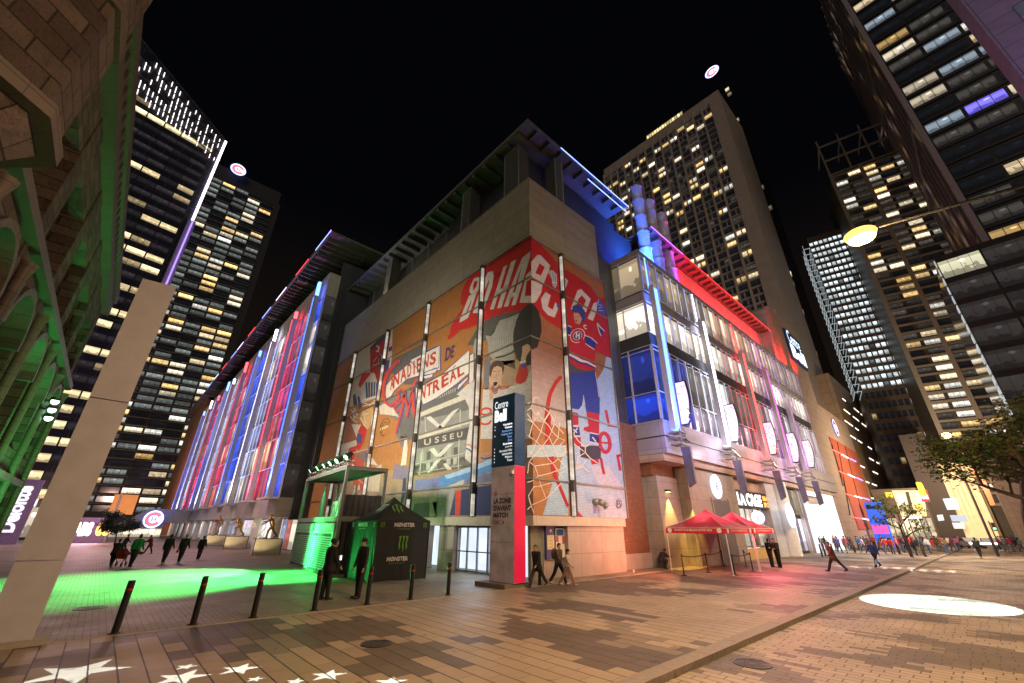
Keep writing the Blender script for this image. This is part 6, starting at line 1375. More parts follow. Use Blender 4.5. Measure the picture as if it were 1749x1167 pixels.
POSE = dict(
 stand=dict(la=(4, 9, 10), ra=(6, 9, 14), lh=2, rh=-2, head=4), talk=dict(la=(12, 6, 75), ra=(14, 6, 80), head=22, lh=3, rh=-1, lk=3),
 walk=dict(la=(-24, 6, 18), ra=(24, 6, 25), lh=26, lk=8, rh=-22, rk=14, lean=5, hipz=.90), stride=dict(la=(22, 6, 22), ra=(-26, 6, 15), lh=-32, lk=10, rh=30, rk=6, lean=8, hipz=.87, coat=.12),
 away=dict(la=(-10, 7, 12), ra=(12, 9, 30), lh=10, rh=-10, rk=18, lk=4, lean=4), phone=dict(la=(20, 4, 80), ra=(10, 8, 30), head=30, lh=-3, rh=2, coat=.10),
 crouch=dict(hipz=.42, lh=95, lk=118, rh=88, rk=115, lean=38, la=(55, 8, 30), ra=(50, 8, 40), head=25), push=dict(la=(38, 5, 35), ra=(38, 5, 35), lean=16, lh=20, rh=-14, rk=10, coat=.15))
FIG = {k: figure('person_'+k, v) for k, v in POSE.items()}
FIGC = {k: figure('person_far_'+k, POSE[k], .028) for k in ('stand', 'talk', 'walk', 'stride', 'away', 'phone')}
def person(fig, loc, face, h, top, trousers, label, shoes=None, hair=None, skin=None, group=None):
    """face = point on the ground the person looks towards"""
    me = fig; o = bpy.data.objects.new('person', me); C.objects.link(o); o.location = loc
    d = Vector(face)-Vector(loc); o.rotation_euler = (0, 0, math.atan2(d.y, d.x)); s = h/1.75; o.scale = (s, s, s)
    for i, m in enumerate((skin or M_skin, cloth(top), cloth(trousers), shoes or M_shoe, hair or M_hair)): o.material_slots[i].link = 'OBJECT'; o.material_slots[i].material = m
    tag(o, label, 'person', group); return o
BKc = (.009, .009, .010); NV = (.03, .04, .09)
g = G(553, 1025); g1 = person(FIG['phone'], g, (g.x+3, g.y+.5, 0), 1.98, BKc, (.014, .014, .016), 'guard in black standing behind the fourth bollard, holding a lit phone')
g = G(610, 1022); g2 = person(FIG['stand'], g, (g.x-3, g.y-.4, 0), 1.98, BKc, (.015, .015, .016), 'guard in black jacket and cap standing in front of the green lit tent side')
def badge(o, pts, m): b = MB(); b.box(*pts); q = b.build('badge', m, o, local=True); q.scale = (1, 1, 1)
b = MB(); b.ellip((.015, 0, 1.66), .105, .095, .075, 12); b.box(.08, .19, -.07, .07, 1.63, 1.645); b.build('cap', cloth(BKc), g2, local=True, smooth=True)
b = MB(); b.ellip((.0, 0, 1.66), .10, .095, .075, 12); b.build('cap', cloth(BKc), g1, local=True, smooth=True)
b = MB(); b.box(.38, .40, .02, .09, 1.08, 1.20); b.build('phone', emit('phone_screen', (.7, .8, 1), 2.5), g1, local=True)
g = G(918, 1003); person(FIG['stride'], g, (g.x-4, g.y-.3, 0), 1.78, BKc, (.03, .028, .03), 'man in dark clothes striding behind the information column')
g = G(955, 998); person(FIG['walk'], g, (g.x+.5, g.y-4, 0), 1.78, (.07, .055, .035), (.015, .015, .02), 'man with dark hair, brown backpack and white shoes beside the corner wall', M_shoe2)
b = MB(); b.ellip((-.22, 0, 1.22), .12, .17, .24, 14); b.build('backpack', cloth((.10, .06, .035)), bpy.data.objects[C.objects[-1].name] if False else [o for o in C.objects if o.get('label', '').startswith('man with dark hair')][0], local=True, smooth=True)
g = G(970, 1000); person(FIG['walk'], g, (g.x+1.5, g.y-4, 0), 1.52, (.42, .38, .34), (.30, .16, .13), 'shorter person in pale jacket and black cap by the corner wall', M_shoe2)
b = MB(); b.ellip((.06, 0, 1.63), .115, .10, .08, 12); b.box(.12, .24, -.07, .07, 1.60, 1.615); b.build('cap', cloth((.01, .01, .01)), [o for o in C.objects if o.get('label', '').startswith('shorter person')][0], local=True, smooth=True)
g = G(1430, 977); person(FIG['stride'], g, (g.x-2.6, g.y+3.5, 0), 1.82, (.10, .055, .05), (.03, .02, .022), 'person in dark brown coat striding across the paving right of the red tents')
g = G(1500, 969); person(FIG['walk'], g, (g.x-4, g.y+2, 0), 1.78, (.03, .07, .26), (.02, .02, .03), 'man in bright blue jacket walking by the kerb')
g = G(1677, 953); person(FIG['away'], g, (g.x+5, g.y-2, 0), 1.85, (.035, .04, .04), (.02, .02, .025), 'large man in dark green jacket walking away in the street', M_shoe2)
g = G(1320, 969); person(FIG['talk'], g, (g.x+2, g.y-1.2, 0), 1.82, BKc, (.02, .02, .02), 'person in black facing right, left one of the pair at the red tents')
g = G(1333, 970); person(FIG['talk'], g, (g.x-2, g.y+1, 0), 1.84, (.025, .025, .028), BKc, 'person in black facing left, right one of the pair at the red tents')
g = V3(11.6, -.15, 0); person(FIG['crouch'], g, (13.5, -1.0, 0), 1.8, (.02, .02, .022), (.02, .02, .024), 'person in black crouching against the wall beside the stone pier')
for (px, py, h, pose, top, tr, sh, fx, fy, lab) in ((222, 969, 1.85, 'away', (.015, .16, .06), (.02, .02, .025), None, 3, 6, 'adult in green jacket standing on the plaza beside a red stroller'), (188, 967, 1.6, 'push', (.02, .02, .025), (.02, .02, .03), None, 2, 6, 'adult in black pushing a red stroller at the left of the plaza'),
    (278, 963, 1.82, 'away', (.02, .02, .025), (.035, .035, .06), M_shoe2, 3, 6, 'person in black hoodie walking away, left one of the middle pair'), (305, 962, 1.82, 'away', (.022, .022, .024), (.03, .03, .05), M_shoe2, 3, 5, 'bald man in black holding something red, right one of the middle pair'),
    (338, 956, 1.66, 'away', (.03, .02, .03), (.025, .025, .03), M_shoe2, 2, 5, 'person in dark clothes and pale shoes walking alone left of the statue plinths'), (208, 945, 1.65, 'walk', (.02, .02, .02), (.02, .02, .02), None, 3, 1, 'dark dressed person far behind the adult in green jacket'), (252, 946, 1.6, 'push', (.10, .02, .02), (.02, .02, .03), None, -2, 1, 'person in dark red top with a small black stroller on the far plaza')):
    g = G(px, py); o = person(FIG[pose], g, (g.x+fx, g.y+fy, 0), h, top, tr, lab, sh, hair=M_skin if 'bald' in lab else None)
    if 'bald' in lab: b = MB(); b.box(-.02, .12, .26, .34, .62, .80); b.build('red_bag', cloth((.45, .03, .03)), o, local=True)
# far crowd
rc = random.Random(17); CC = {'red': (.40, .03, .03), 'white': (.55, .52, .50), 'blue': (.04, .08, .30), 'black': (.02, .02, .02), 'grey': (.14, .14, .15), 'dark red': (.16, .02, .03), 'pink': (.5, .12, .2), 'brown': (.12, .07, .04)}
TRc = {'black': (.02, .02, .022), 'blue': (.05, .07, .14), 'grey': (.10, .10, .11), 'tan': (.25, .19, .13)}
pts = [(1436, 944), (1448, 945), (1461, 944), (1470, 941), (1478, 944), (1487, 942), (1507, 947), (1516, 943), (1527, 947), (1537, 947), (1545, 944), (1552, 941), (1560, 945), (1567, 949), (1575, 948), (1581, 951), (1590, 945), (1597, 942), (1604, 940), (1612, 943), (1620, 947), (1631, 942), (1640, 940), (1712, 941), (1722, 944), (1733, 943), (1741, 940), (1748, 942)]
for k in range(34): pts.append((rc.uniform(1440, 1650), rc.uniform(933, 939.5)))
for k in range(7): pts.append((rc.uniform(1698, 1749), rc.uniform(932, 937)))
for k in range(5): pts.append((rc.uniform(1396, 1436), rc.uniform(938, 944)))
pts.sort(); seen = {}
recs = []
for (x, y) in pts:
    c = rc.choice(['red', 'red', 'white', 'blue', 'black', 'black', 'grey', 'dark red', 'pink', 'brown']); t_ = rc.choice(list(TRc)); ps = rc.choice(list(FIGC)); key = (c, t_); recs.append((x, y, c, t_, ps, key))
cnt = {}
for r in recs: cnt[r[5]] = cnt.get(r[5], 0)+1
ordn = ['first', 'second', 'third', 'fourth', 'fifth', 'sixth', 'seventh', 'eighth', 'ninth']
for x, y, c, t_, ps, key in recs:
    k = seen.get(key, 0); seen[key] = k+1; g = G(x, y, 0)
    lab = 'person in %s top and %s trousers in the far crowd' % (c, t_)
    if cnt[key] > 1: lab += ', %s from left' % ordn[k]
    a = rc.uniform(0, 6.28); person(FIGC[ps], g, (g.x+math.cos(a), g.y+math.sin(a), 0), rc.uniform(1.6, 1.85), tuple(v*rc.choice((.8, 1, 1.2)) for v in CC[c]), TRc[t_], lab, group='crowd at the far end of the street')
# strollers
def stroller(p, rz, c, label):
    t = thing('stroller', (p.x, p.y, 0), label, 'stroller', None, rz); b = MB()
    b.prism([(-.1, -.2, .45), (.35, -.2, .40), (.5, -.2, .75), (-.05, -.2, 1.0), (-.25, -.2, .8)], (0, .4, 0)); b.build('seat', cloth(c), t, local=True)
    b = MB()
    for s in (-.22, .22): b.bar((-.6, s, 1.0), (.4, s, .14), .03); b.bar((-.3, s, .14), (.1, s, .6), .03)
    b.bar((-.6, -.22, 1.0), (-.6, .22, 1.0), .035); b.build('frame', M_dark, t, local=True)
    for x in (-.3, .4):
        for s in (-.24, .24): w = MB(); w.tube((x, s-.025, .12), (x, s+.025, .12), .12, .12, 14); w.build('wheel', M_black, t, local=True)
p = G(196, 970); stroller(p+V3(.15, 1.0, 0), R_(70), (.30, .02, .03), 'red stroller pushed by the adult in black on the plaza')
p = G(246, 947); stroller(p+V3(-.6, -.2, 0), R_(200), (.06, .02, .03), 'small black stroller on the far plaza')
# ================================================================ statues
M_brz = mat('bronze', (.36, .22, .07), .38, .85, var=.3, scale=6); M_pln = mat('plinth_panel', (.42, .37, .30), .6, var=.12); M_plw = mat('plinth_white', (.62, .60, .62), .5)
SP = [dict(hipz=.86, lh=38, lk=30, rh=-30, rk=18, lean=24, la=(60, 10, 20), ra=(35, 12, 30), head=-10, spread=.12, sk=1), dict(hipz=.74, lh=58, lk=62, rh=-18, rk=30, lean=48, la=(40, 8, 20), ra=(45, 8, 25), head=-30, spread=.1, sk=1), dict(hipz=.80, lh=45, lk=55, rh=10, rk=25, lean=30, la=(50, 20, 35), ra=(55, 5, 20), head=-10, spread=.15, sk=1)]
for i, (nr, le, rg, ztop, zh, lab) in enumerate((((430, 948.5), (418, 947.5), (470, 947), 921, 876, 'bronze hockey player statue leaning on its stick, nearest of three'), ((380, 938.5), (372, 937.5), (413, 938), 916.5, 883, 'bronze hockey player statue bent low over its stick, middle of three'), ((349, 932), (345, 931.5), (380, 932), 914.5, 890, 'golden bronze hockey player statue, farthest of three'))):
    n_, l_, r_ = G(*nr), G(*le), G(*rg); ds = math.hypot(n_.x-CAM.x, n_.y-CAM.y); zt_ = PD(nr[0], ztop, ds).z; fx = (r_-n_); wd = max(2.2, min(2.9, fx.length)); fx = V3(1, -.15, 0).normalized(); fy = V3(.15, 1, 0).normalized()
    t = thing('plinth', (n_.x, n_.y, 0), ['pale framed plinth, nearest of three, under the striding statue', 'pale grey framed plinth, middle of three', 'warm lit plinth, farthest of three'][i], 'plinth', 'plinths of the hockey statues')
    b = MB(); b.obox(n_, fx*wd, fy*2.0, (0, 0, zt_)); b.build('block', M_plw, t); b = MB(); b.obox(n_+fx*.08-fy*.02+Z_*.08, fx*(wd-.16), fy*.015, (0, 0, zt_-.16)); b.build('panel', M_pln, t)
    b = MB()
    for q in ((0, 0, wd, 0, 0), (0, zt_, wd, zt_, 0)): b.bar(n_+fx*q[0]+Z_*q[1]-fy*.02, n_+fx*q[2]+Z_*q[3]-fy*.02, .06)
    for u_ in (0, wd): b.bar(n_+fx*u_-fy*.02, n_+fx*u_+Z_*zt_-fy*.02, .06)
    b.build('edge_trim', M_dark, t)
    me = figure('statue_body', SP[i], .022); me.materials.clear(); me.materials.append(M_brz); me.polygons.foreach_set('material_index', [0]*len(me.polygons))
    c = n_+fx*wd*.55+fy*1.0; o = thing('hockey_statue', (c.x, c.y, zt_), lab, 'statue', 'bronze hockey statues outside the glass wing', math.pi*(1.03 if i < 2 else 1.15)); q = bpy.data.objects.new('figure', me); C.objects.link(q); q.parent = o; sc = 1.30+.06*i; q.scale = (sc, sc, sc); q.location.z = .02
    b = MB(); b.bar((.55, .1, 1.0), (1.25, .25, .05), .035); b.bar((1.25, .25, .05), (1.5, .3, .07), .03, .07); b.build('stick', M_brz, o, local=True)
    b = MB(); b.box(-.7, .8, -.4, .4, 0, .04); b.build('base', M_brz, o, local=True)
    lamp('SPOT', 'statue_light', (c.x-3, c.y-3, .3), 420, (1, .78, .42), .1, (c.x, c.y, zt_+1), 55, .5)
# ================================================================ container bar
k0 = V3(-6.72, 7.95, 0); k1 = V3(-5.85, 17.4, 0); kd = (k1-k0).normalized(); kl = (k1-k0).length; ke = V3(kd.y, -kd.x, 0); kq = G(657, 797, 5.5); kw = max(2.4, min(4.2, (kq-k0).dot(ke))); KH = 2.72
bar = thing('container_bar', k0, 'two storey black container bar with green lit shutters and open upper deck', 'container bar')
M_corr = NT('corrugated_black'); tt = M_corr; X, Y, Z__ = tt.sep(tt.pos()); wv = tt.mth('SINE', tt.mth('MULTIPLY', tt.mth('ADD', X, Y), 22.)); tt.base((.014, .014, .015), .45); tt.bump(wv, .9, .03); M_corr = tt.m
def kb(b, u0, u1, w0, w1, z0, z1, mi=0, col=None): b.obox(k0+kd*u0+ke*w0+Z_*z0, kd*(u1-u0), ke*(w1-w0), (0, 0, z1-z0), mi, col)
b = MB(); kb(b, .08, kl, .08, kw, .05, KH-.12); b.build('lower_container', M_corr, bar)
M_kf = mat('container_frame', (.11, .13, .12), .4); M_kg = mat('container_grey', (.34, .35, .37), .5)
b = MB()
for u in (0, kl-.16): 
    for w in (0, kw-.16): kb(b, u, u+.16, w, w+.16, 0, 5.45)
for z in (0, KH-.11, KH+.02, 5.30): kb(b, .161, kl-.161, 0, .12, z, z+.12); kb(b, 0, .12, .161, kw-.161, z, z+.12); kb(b, kl-.12, kl, .161, kw-.161, z, z+.12); kb(b, .161, kl-.161, kw-.12, kw, z, z+.12)
b.build('steel_frame', M_kf, bar)
b = MB(); kb(b, .12, kl, .12, kw, KH, KH+.10); b.build('deck', M_kf, bar); b = MB(); kb(b, 0, kl, 0, kw, 5.43, 5.50); b.build('roof', M_kf, bar)
b = MB(); kb(b, .03, .07, .17, kw-.17, KH+.12, KH+1.25); b.build('guard_panel', M_corr, bar)
for j in range(2):      # roller shutters with vents above
    u0 = .25+j*(kl-.3)/2; u1 = u0+(kl-.3)/2-.35; s_ = MB(); n = 15
    for k in range(n): z = .25+k*(1.65/n); s_.obox(k0+kd*(u0+.35)-ke*.06+Z_*z, kd*(u1-u0-.6), ke*.06+Z_*0, (0, 0, 1.65/n*.58))
    o = s_.build('roller_shutter', M_kg, bar); f = MB(); kb(f, u0, u0+.28, -.07, .06, .12, 2.0); kb(f, u1-.2, u1+.05, -.09, .06, .12, 2.0); kb(f, u0, u1+.05, -.07, .06, 2.0, 2.12); f.build('door_frame', M_kg, o)
    v = MB()
    for k in range(15): kb(v, u0+.1+k*(u1-u0)/15.5, u0+.1+(k+.55)*(u1-u0)/15.5, -.06, .03, 2.14, 2.52)
    v.build('vent', M_kg, bar, kind=None)
b = MB(); rk = random.Random(3)   # bar back wall, bottles, counter arches on the deck
kb(b, 1.0, kl-3.4, 1.2, 1.5, KH+.1, KH+1.15); o = b.build('bar_counter', mat('counter', (.30, .32, .28), .5), bar)
f = MB()
for k in range(5):
    u = 1.2+k*1.0; A_ = [k0+kd*(u+.38+.36*math.cos(t))+ke*1.17+Z_*(KH+.2+.75*abs(math.sin(t))) for t in [math.pi*i/10 for i in range(11)]]; f.path(A_, .035, 5)
f.build('counter_arch', M_kf, o)
for u, h in ((3.2, 2.0), (7.4, 2.3), (.75, 1.9)): 
    b = MB(); c = k0+kd*u+ke*.9; b.lathe([(.16, KH+.1), (.16, KH+h*.6), (.07, KH+h*.78), (.07, KH+h), (.001, KH+h)], c, 14); b.build('giant_bottle', mat('bottle_glass', (.10, .14, .11), .2), bar, smooth=True)
# truss and stage lights on the roof
b = MB()
for w in (.1, .4):
    for z in (5.55, 5.82): b.bar(k0+kd*.2+ke*w+Z_*z, k0+kd*(kl-.4)+ke*w+Z_*z, .045)
n = 18
for k in range(n):
    u = .2+k*(kl-.6)/n; s_ = (kl-.6)/n
    for w in (.1, .4): b.bar(k0+kd*u+ke*w+Z_*5.55, k0+kd*(u+s_)+ke*w+Z_*5.82, .025)
    b.bar(k0+kd*u+ke*.1+Z_*5.82, k0+kd*(u+s_)+ke*.4+Z_*5.82, .025)
b.build('truss', M_steel, bar)
sg = []
for i, u in enumerate((.8, 2.6, 4.0, 5.4, 7.0, 9.0)):
    p = k0+kd*u+ke*.2+Z_*6.15; t = thing('stage_light', p, 'moving head stage light on the container roof truss, %s from the near end' % ordn[i], 'stage light', 'green stage lights on the container roof')
    d = V3(-.7, -.25+.1*i, -.6).normalized(); b = MB(); b.tube(-d*.22, d*.22, .15, .19, 14); b.build('head', M_black, t, local=True); b = MB(); b.tube(d*.225, d*.235, .15, .15, 14); b.build('lens', emit('green_lens', (.35, 1, .45), 5) if i == 0 else bpy.data.materials['green_lens'], t, local=True)
    b = MB(); b.bar((-.2, 0, -.3), (-.2, 0, .1), .05); b.bar((.2, 0, -.3), (.2, 0, .1), .05); b.box(-.22, .22, -.12, .12, -.36, -.28); b.build('yoke', M_black, t, local=True)
GR = (.05, 1., .16)
lamp('SPOT', 'stage_beam', k0+kd*4-ke*1.3+Z_*6.2, 17000, GR, .25, (-13.2, 11.0, 0), 72, .35)
lamp('SPOT', 'stage_beam', k0+kd*2-ke*1.3+Z_*6.2, 9000, GR, .2, (-15.2, 9.5, 0), 48, .3)
lamp('SPOT', 'stage_beam', k0+kd*7-ke*1.3+Z_*6.2, 15000, (.16, 1, .3), .2, (-12.5, 14.5, 0), 56, .3)
lamp('AREA', 'bar_wash', k0+kd*4-ke*1.8+Z_*.5, 560, GR, .6, k0+kd*4+Z_*.3, sy=6)
lamp('AREA', 'bar_wash_near', k0+kd*1.2-ke*1.3+Z_*.3, 60, GR, .6, (-6.4, 6.4, 1.2))
lamp('AREA', 'deck_light', k0+kd*5+ke*1.6+Z_*5.2, 160, GR, 1.2, k0+kd*5+ke*1.4)
lamp('SPOT', 'truss_light', k0+kd*4-ke*1.2+Z_*8.2, 420, GR, .3, k0+kd*4.5+ke*.4+Z_*5.5, 110, .6)
lamp('SPOT', 'stage_beam', k0+kd*1.2-ke*1.0+Z_*6.1, 9000, GR, .2, (-8.6, 10.2, 0), 70, .5)
# ================================================================ canopy tents
def tent(t, x0, x1, y0, y1, zv, zt, zp, m_roof, m_val, legs, m_leg, sag=.25):
    c = V3((x0+x1)/2, (y0+y1)/2, zp); K = [V3(x0, y0, zt), V3(x1, y0, zt), V3(x1, y1, zt), V3(x0, y1, zt)]; b = MB()
    for i in range(4):
        a, e = K[i], K[(i+1) % 4]; n = 6; rows = []
        for j in range(n+1):
            f = j/n; row = []
            for q in range(5):
                p = a.lerp(e, q/4).lerp(c, f); p.z -= sag*math.sin(math.pi*f)*(1-.3*abs(q-2)/2.) ; row.append(p)
            rows.append(row)
        P = [p for r in rows for p in r]; b.idx(P, [(j*5+q, j*5+q+1, (j+1)*5+q+1, (j+1)*5+q) for j in range(n) for q in range(4)])
    b.build('roof', m_roof, t, smooth=True)
    b = MB()
    for i in range(4): a, e = K[i], K[(i+1) % 4]; b.quad(V3(a.x, a.y, zv), V3(e.x, e.y, zv), e, a)
    b.build('valance', m_val, t)
    for (x, y) in legs: l = MB(); l.bar((x, y, 0), (x, y, zt-.02), .045); l.box(x-.07, x+.07, y-.07, y+.07, 0, .012); l.build('leg', m_leg, t)
    f = MB()
    for i in range(4): f.bar(K[i]-Z_*.03, K[(i+1) % 4]-Z_*.03, .03); f.bar(K[i]-Z_*.05, c-Z_*.12, .025)
    f.build('frame', m_leg, t)
M_bc = mat('black_canvas', (.016, .018, .017), .75, var=.2, scale=5, bump=.3)
TX0_, TX1_, TY0_, TY1_ = -6.06, -3.06, 4.68, 7.62
bt = thing('event_tent', (-4.5, 6.1, 0), 'black square event tent with green claw marks and white lettering', 'tent')
tent(bt, TX0_, TX1_, TY0_, TY1_, 2.2, 2.66, 3.85, M_bc, M_bc, [(TX0_+.05, TY0_+.05), (TX1_-.05, TY0_+.05), (TX1_-.05, TY1_-.05), (TX0_+.05, TY1_-.05)], M_dark, .16)
def drape(a, e, z0, z1, amp=.035, n=36):
    b = MB(); P = []; nrm = V3((e-a).y, -(e-a).x, 0).normalized()
    for j in range(9):
        for i in range(n+1): f = i/n; P.append(a.lerp(e, f)+Z_*(z0+(z1-z0)*j/8)+nrm*amp*math.sin(f*37+math.sin(f*11+j*.22)*2)*(1-.75*j/8))
    b.idx(P, [(j*(n+1)+i, j*(n+1)+i+1, (j+1)*(n+1)+i+1, (j+1)*(n+1)+i) for j in range(8) for i in range(n)]); return b
drape(V3(TX0_+.02, TY1_-.02, 0), V3(TX0_+.02, TY0_+.02, 0), .03, 2.3, .045).build('side_curtain', M_bc, bt, smooth=True); drape(V3(TX0_+.02, TY0_+.02, 0), V3(TX1_-.02, TY0_+.02, 0), .03, 2.3, .012).build('front_wall', M_bc, bt, smooth=True); drape(V3(TX1_-.02, TY0_, 0), V3(TX1_-.02, TY1_, 0), .03, 2.3, .02).build('side_curtain', M_bc, bt, smooth=True)
b = MB()
def claw(o, ax, az, c=(.12, .30, .03)):
    for k in range(3):
        u = .08+k*.31; pts = [(u-.06, .93), (u+.20, 1.0), (u+.16, .82), (u+.10, .55), (u+.16, .40), (u+.06, .05+.12*(k != 1)), (u+.02, .38), (u-.02, .52), (u+.05, .80)]
        from mathutils.geometry import tessellate_polygon
        b.idx([o+ax*p+az*q for p, q in pts], [tuple(t) for t in tessellate_polygon([[V3(p, q, 0) for p, q in pts]])], 0, c)
yy = TY0_-.035; LTc = (.55, .55, .55)
claw(V3(-4.85, yy, 1.15), V3(.62, 0, 0), V3(0, 0, .82)); claw(V3(-5.9, yy, 2.27), V3(.26, 0, 0), V3(0, 0, .30)); claw(V3(-3.5, yy, 2.27), V3(.26, 0, 0), V3(0, 0, .30))
text3(b, 'MØNSTER', V3(-5.15, yy, 2.36), (1.15, 0, 0), (0, 0, .20), 0, LTc, .04); text3(b, 'ENERGY', V3(-4.95, yy, 2.24), (.75, 0, 0), (0, 0, .06), 0, (.2, .35, .1), .0, 1.5); text3(b, 'MØNSTER', V3(-5.35, yy, .84), (1.15, 0, 0), (0, 0, .20), 0, LTc, .04); text3(b, 'ENERGY', V3(-5.2, yy, .72), (.8, 0, 0), (0, 0, .06), 0, (.2, .35, .1), .0, 1.5)
xx = TX0_-.03; text3(b, 'MØNSTER', V3(xx, 6.75, 2.36), (0, -1.1, 0), (0, 0, .20), 0, LTc, .04); text3(b, 'ENERGY', V3(xx, 6.6, 2.25), (0, -.8, 0), (0, 0, .06), 0, LTc, .0, 1.5); claw(V3(xx, 7.5, 2.27), V3(0, -.26, 0), V3(0, 0, .30), (.4, .5, .4)); claw(V3(xx, 5.05, 2.27), V3(0, -.26, 0), V3(0, 0, .30), (.4, .5, .4))
sl = V3(0, (TY1_-TY0_)/2, 1.19); claw(V3(-4.95, TY0_+.52, 2.96), V3(.75, 0, 0), V3(0, .62, .52)); claw(V3(TX0_+.50, 6.5, 2.96), V3(0, -.75, 0), V3(.62, 0, .52), (.3, .45, .3))
b.build('printing', M_vcloth, bt)
M_rc = NT('red_canvas'); M_rc.base(M_rc.ramp(M_rc.noise(M_rc.pos(), .9, 2), [(.46, (.55, .07, .10)), (.60, (.62, .36, .38))]), .7); tr_ = M_rc.n('ShaderNodeBsdfTranslucent'); tr_.inputs[0].default_value = (.8, .12, .2, 1); ms = M_rc.n('ShaderNodeMixShader'); ms.inputs[0].default_value = .45; M_rc.t.links.new(M_rc.b.outputs[0], ms.inputs[1]); M_rc.t.links.new(tr_.outputs[0], ms.inputs[2]); M_rc.t.links.new(ms.outputs[0], M_rc.t.nodes['Material Output'].inputs[0]); M_rc = M_rc.m
M_rv = mat('red_valance', (.55, .015, .03), .7); M_wl = mat('white_leg', (.6, .6, .6), .4)
for i, (x0, x1, lab) in enumerate(((11.0, 15.1, 'red canopy tent with white lettering on its valance, the nearer of two'), (15.25, 19.3, 'red canopy tent behind the nearer one, touching it'))):
    y0, y1 = -4.9, -1.15; rtn = thing('canopy_tent', ((x0+x1)/2, (y0+y1)/2, 0), lab, 'tent', 'red canopy tents by the stone piers')
    tent(rtn, x0, x1, y0, y1, 2.12, 2.46, 3.55, M_rc, M_rv, [(x0+.03, y0+.03), (x1-.03, y0+.03), (x1-.03, y1-.03), (x0+.03, y1-.03)], M_wl, .22)
    b = MB(); 
    if i == 0: text3(b, 'ON JOUE NOTRE MEILLEUR HOCKEY, NOW', V3(x0-.02, y1-.6, 2.21), (0, -2.4, 0), (0, 0, .16), 0, (.75, .70, .70), .02)
    text3(b, 'ON JOUE NOTRE MEILLEUR HOCKEY', V3(x0+.7, y0-.02, 2.21), (2.6, 0, 0), (0, 0, .15), 0, (.75, .6, .5), .02)
    for o_, a_ in (((x0-.02, y1-.28, 2.29), V3(0, -1, 0)), ((x0-.02, y0+.35, 2.29), V3(0, -1, 0)), ((x0+.3, y0-.02, 2.29), V3(1, 0, 0)), ((x1-.3, y0-.02, 2.29), V3(1, 0, 0))):
        if i == 1 and a_.y: continue
        b.idx([V3(*o_)+a_*math.cos(t)*.14+Z_*math.sin(t)*.14 for t in [2*math.pi*k/16 for k in range(16)]], [tuple(range(16))], 0, (.75, .68, .68))
    b.build('printing', M_vcloth, rtn)
    lamp('AREA', 'tent_glow', ((x0+x1)/2, -3.0, 2.35), 26, (1, .10, .30), 1.0, ((x0+x1)/2, -3.0, 5))
lamp('AREA', 'tent_spill', (15.5, -5.6, 2.6), 190, (1, .10, .16), 3, (14.5, -8.5, 0)); lamp('AREA', 'tent_spill', (22, -4.0, 3.0), 200, (1, .14, .16), 3, (23, -6.5, 0))
lamp('AREA', 'wall_spill', (8.3, -3.0, 1.6), 230, (1, .28, .16), 1.2, (6.8, 0, 1.3))
# queue posts
M_belt = mat('queue_belt', (.03, .03, .035), .7); qp = [(8.9, -3.03), (11.7, -3.15), (16.8, -2.0), (12.2, -4.42), (14.75, -4.6), (18.1, -3.0), (11.3, -4.85)]; s0 = None
lq = ['nearest one, left of the red tents', 'second one from the left', 'rear one under the second red tent', 'one at the front of the near red tent', 'one between the two red tents', 'farthest one, by the pair of people in black', 'one at the near corner of the near red tent']
for i, (x, y) in enumerate(qp):
    if s0 is None:
        s0 = thing('queue_post', (x, y, 0), '', 'queue post', 'black belt queue posts around the red tents'); b = MB(); b.tube((0, 0, .02), (0, 0, 1.0), .032, .032, 12); b.build('post', M_black, s0, local=True); b = MB(); b.lathe([(.001, 0), (.17, 0), (.17, .018), (.05, .04), (.001, .04)], n=20); b.build('base', M_black, s0, local=True); b = MB(); b.lathe([(.001, .96), (.045, .96), (.045, 1.04), (.001, 1.05)], n=14); b.build('belt_head', M_black, s0, local=True); o = s0
    else: o = dup(s0, (x, y, 0))
    o['label'] = 'black belt queue post, '+lq[i]
b = MB()
def belt(i, j):
    a, e = V3(*qp[i], .97), V3(*qp[j], .97); n = 8; P = [a.lerp(e, k/n)-Z_*.09*math.sin(math.pi*k/n) for k in range(n+1)]
    m = MB()
    for p, q in zip(P, P[1:]): m.bar(p, q, .006, .05)
    o = m.build('queue_belt', M_belt); tag(o, 'black belt strung between queue posts, '+['from the nearest post to the second', 'from the second post to the rear one', 'along the front of the near red tent', 'from the post between the tents to the farthest', 'from the near tent corner to the front'][belt.k], 'queue belt', 'queue belts by the red tents'); belt.k += 1
belt.k = 0
for i, j in ((0, 1), (1, 2), (3, 4), (4, 5), (6, 3)): belt(i, j)
# ================================================================ corner wall details: poster boards
b = MB(); b.box(.35, 1.25, .55, .75, 0, 2.47); b.build('door_side', mat('olive_door', (.20, .20, .14), .6), arena)
t = thing('notice_board', (1.3, .4, 0), 'navy notice board with cream panel of numbers 100 200 300 400 beside the corner', 'notice board'); b = MB(); b.box(1.3, 1.95, .35, .5, .9, 2.45); b.build('board', mat('navy_board', (.04, .06, .17), .5), t)
b = MB(); b.box(1.36, 1.9, .33, .348, 1.35, 2.02, 0, (.62, .52, .33))
for k in range(4): text3(b, str(100*(k+1)), V3(1.50, .325, 1.88-k*.155), (.28, 0, 0), (0, 0, .08), 0, (.45, .28, .08), .01)
b.idx([V3(1.65+.1*math.cos(t_)*(1 if k_ % 2 else .5), .345, 2.24+.1*math.sin(t_)*(1 if k_ % 2 else .5)) for k_, t_ in enumerate([2*math.pi*k/10 for k in range(10)])], [tuple(range(10))], 0, (.7, .68, .6)); b.build('printing', M_vcloth, t)
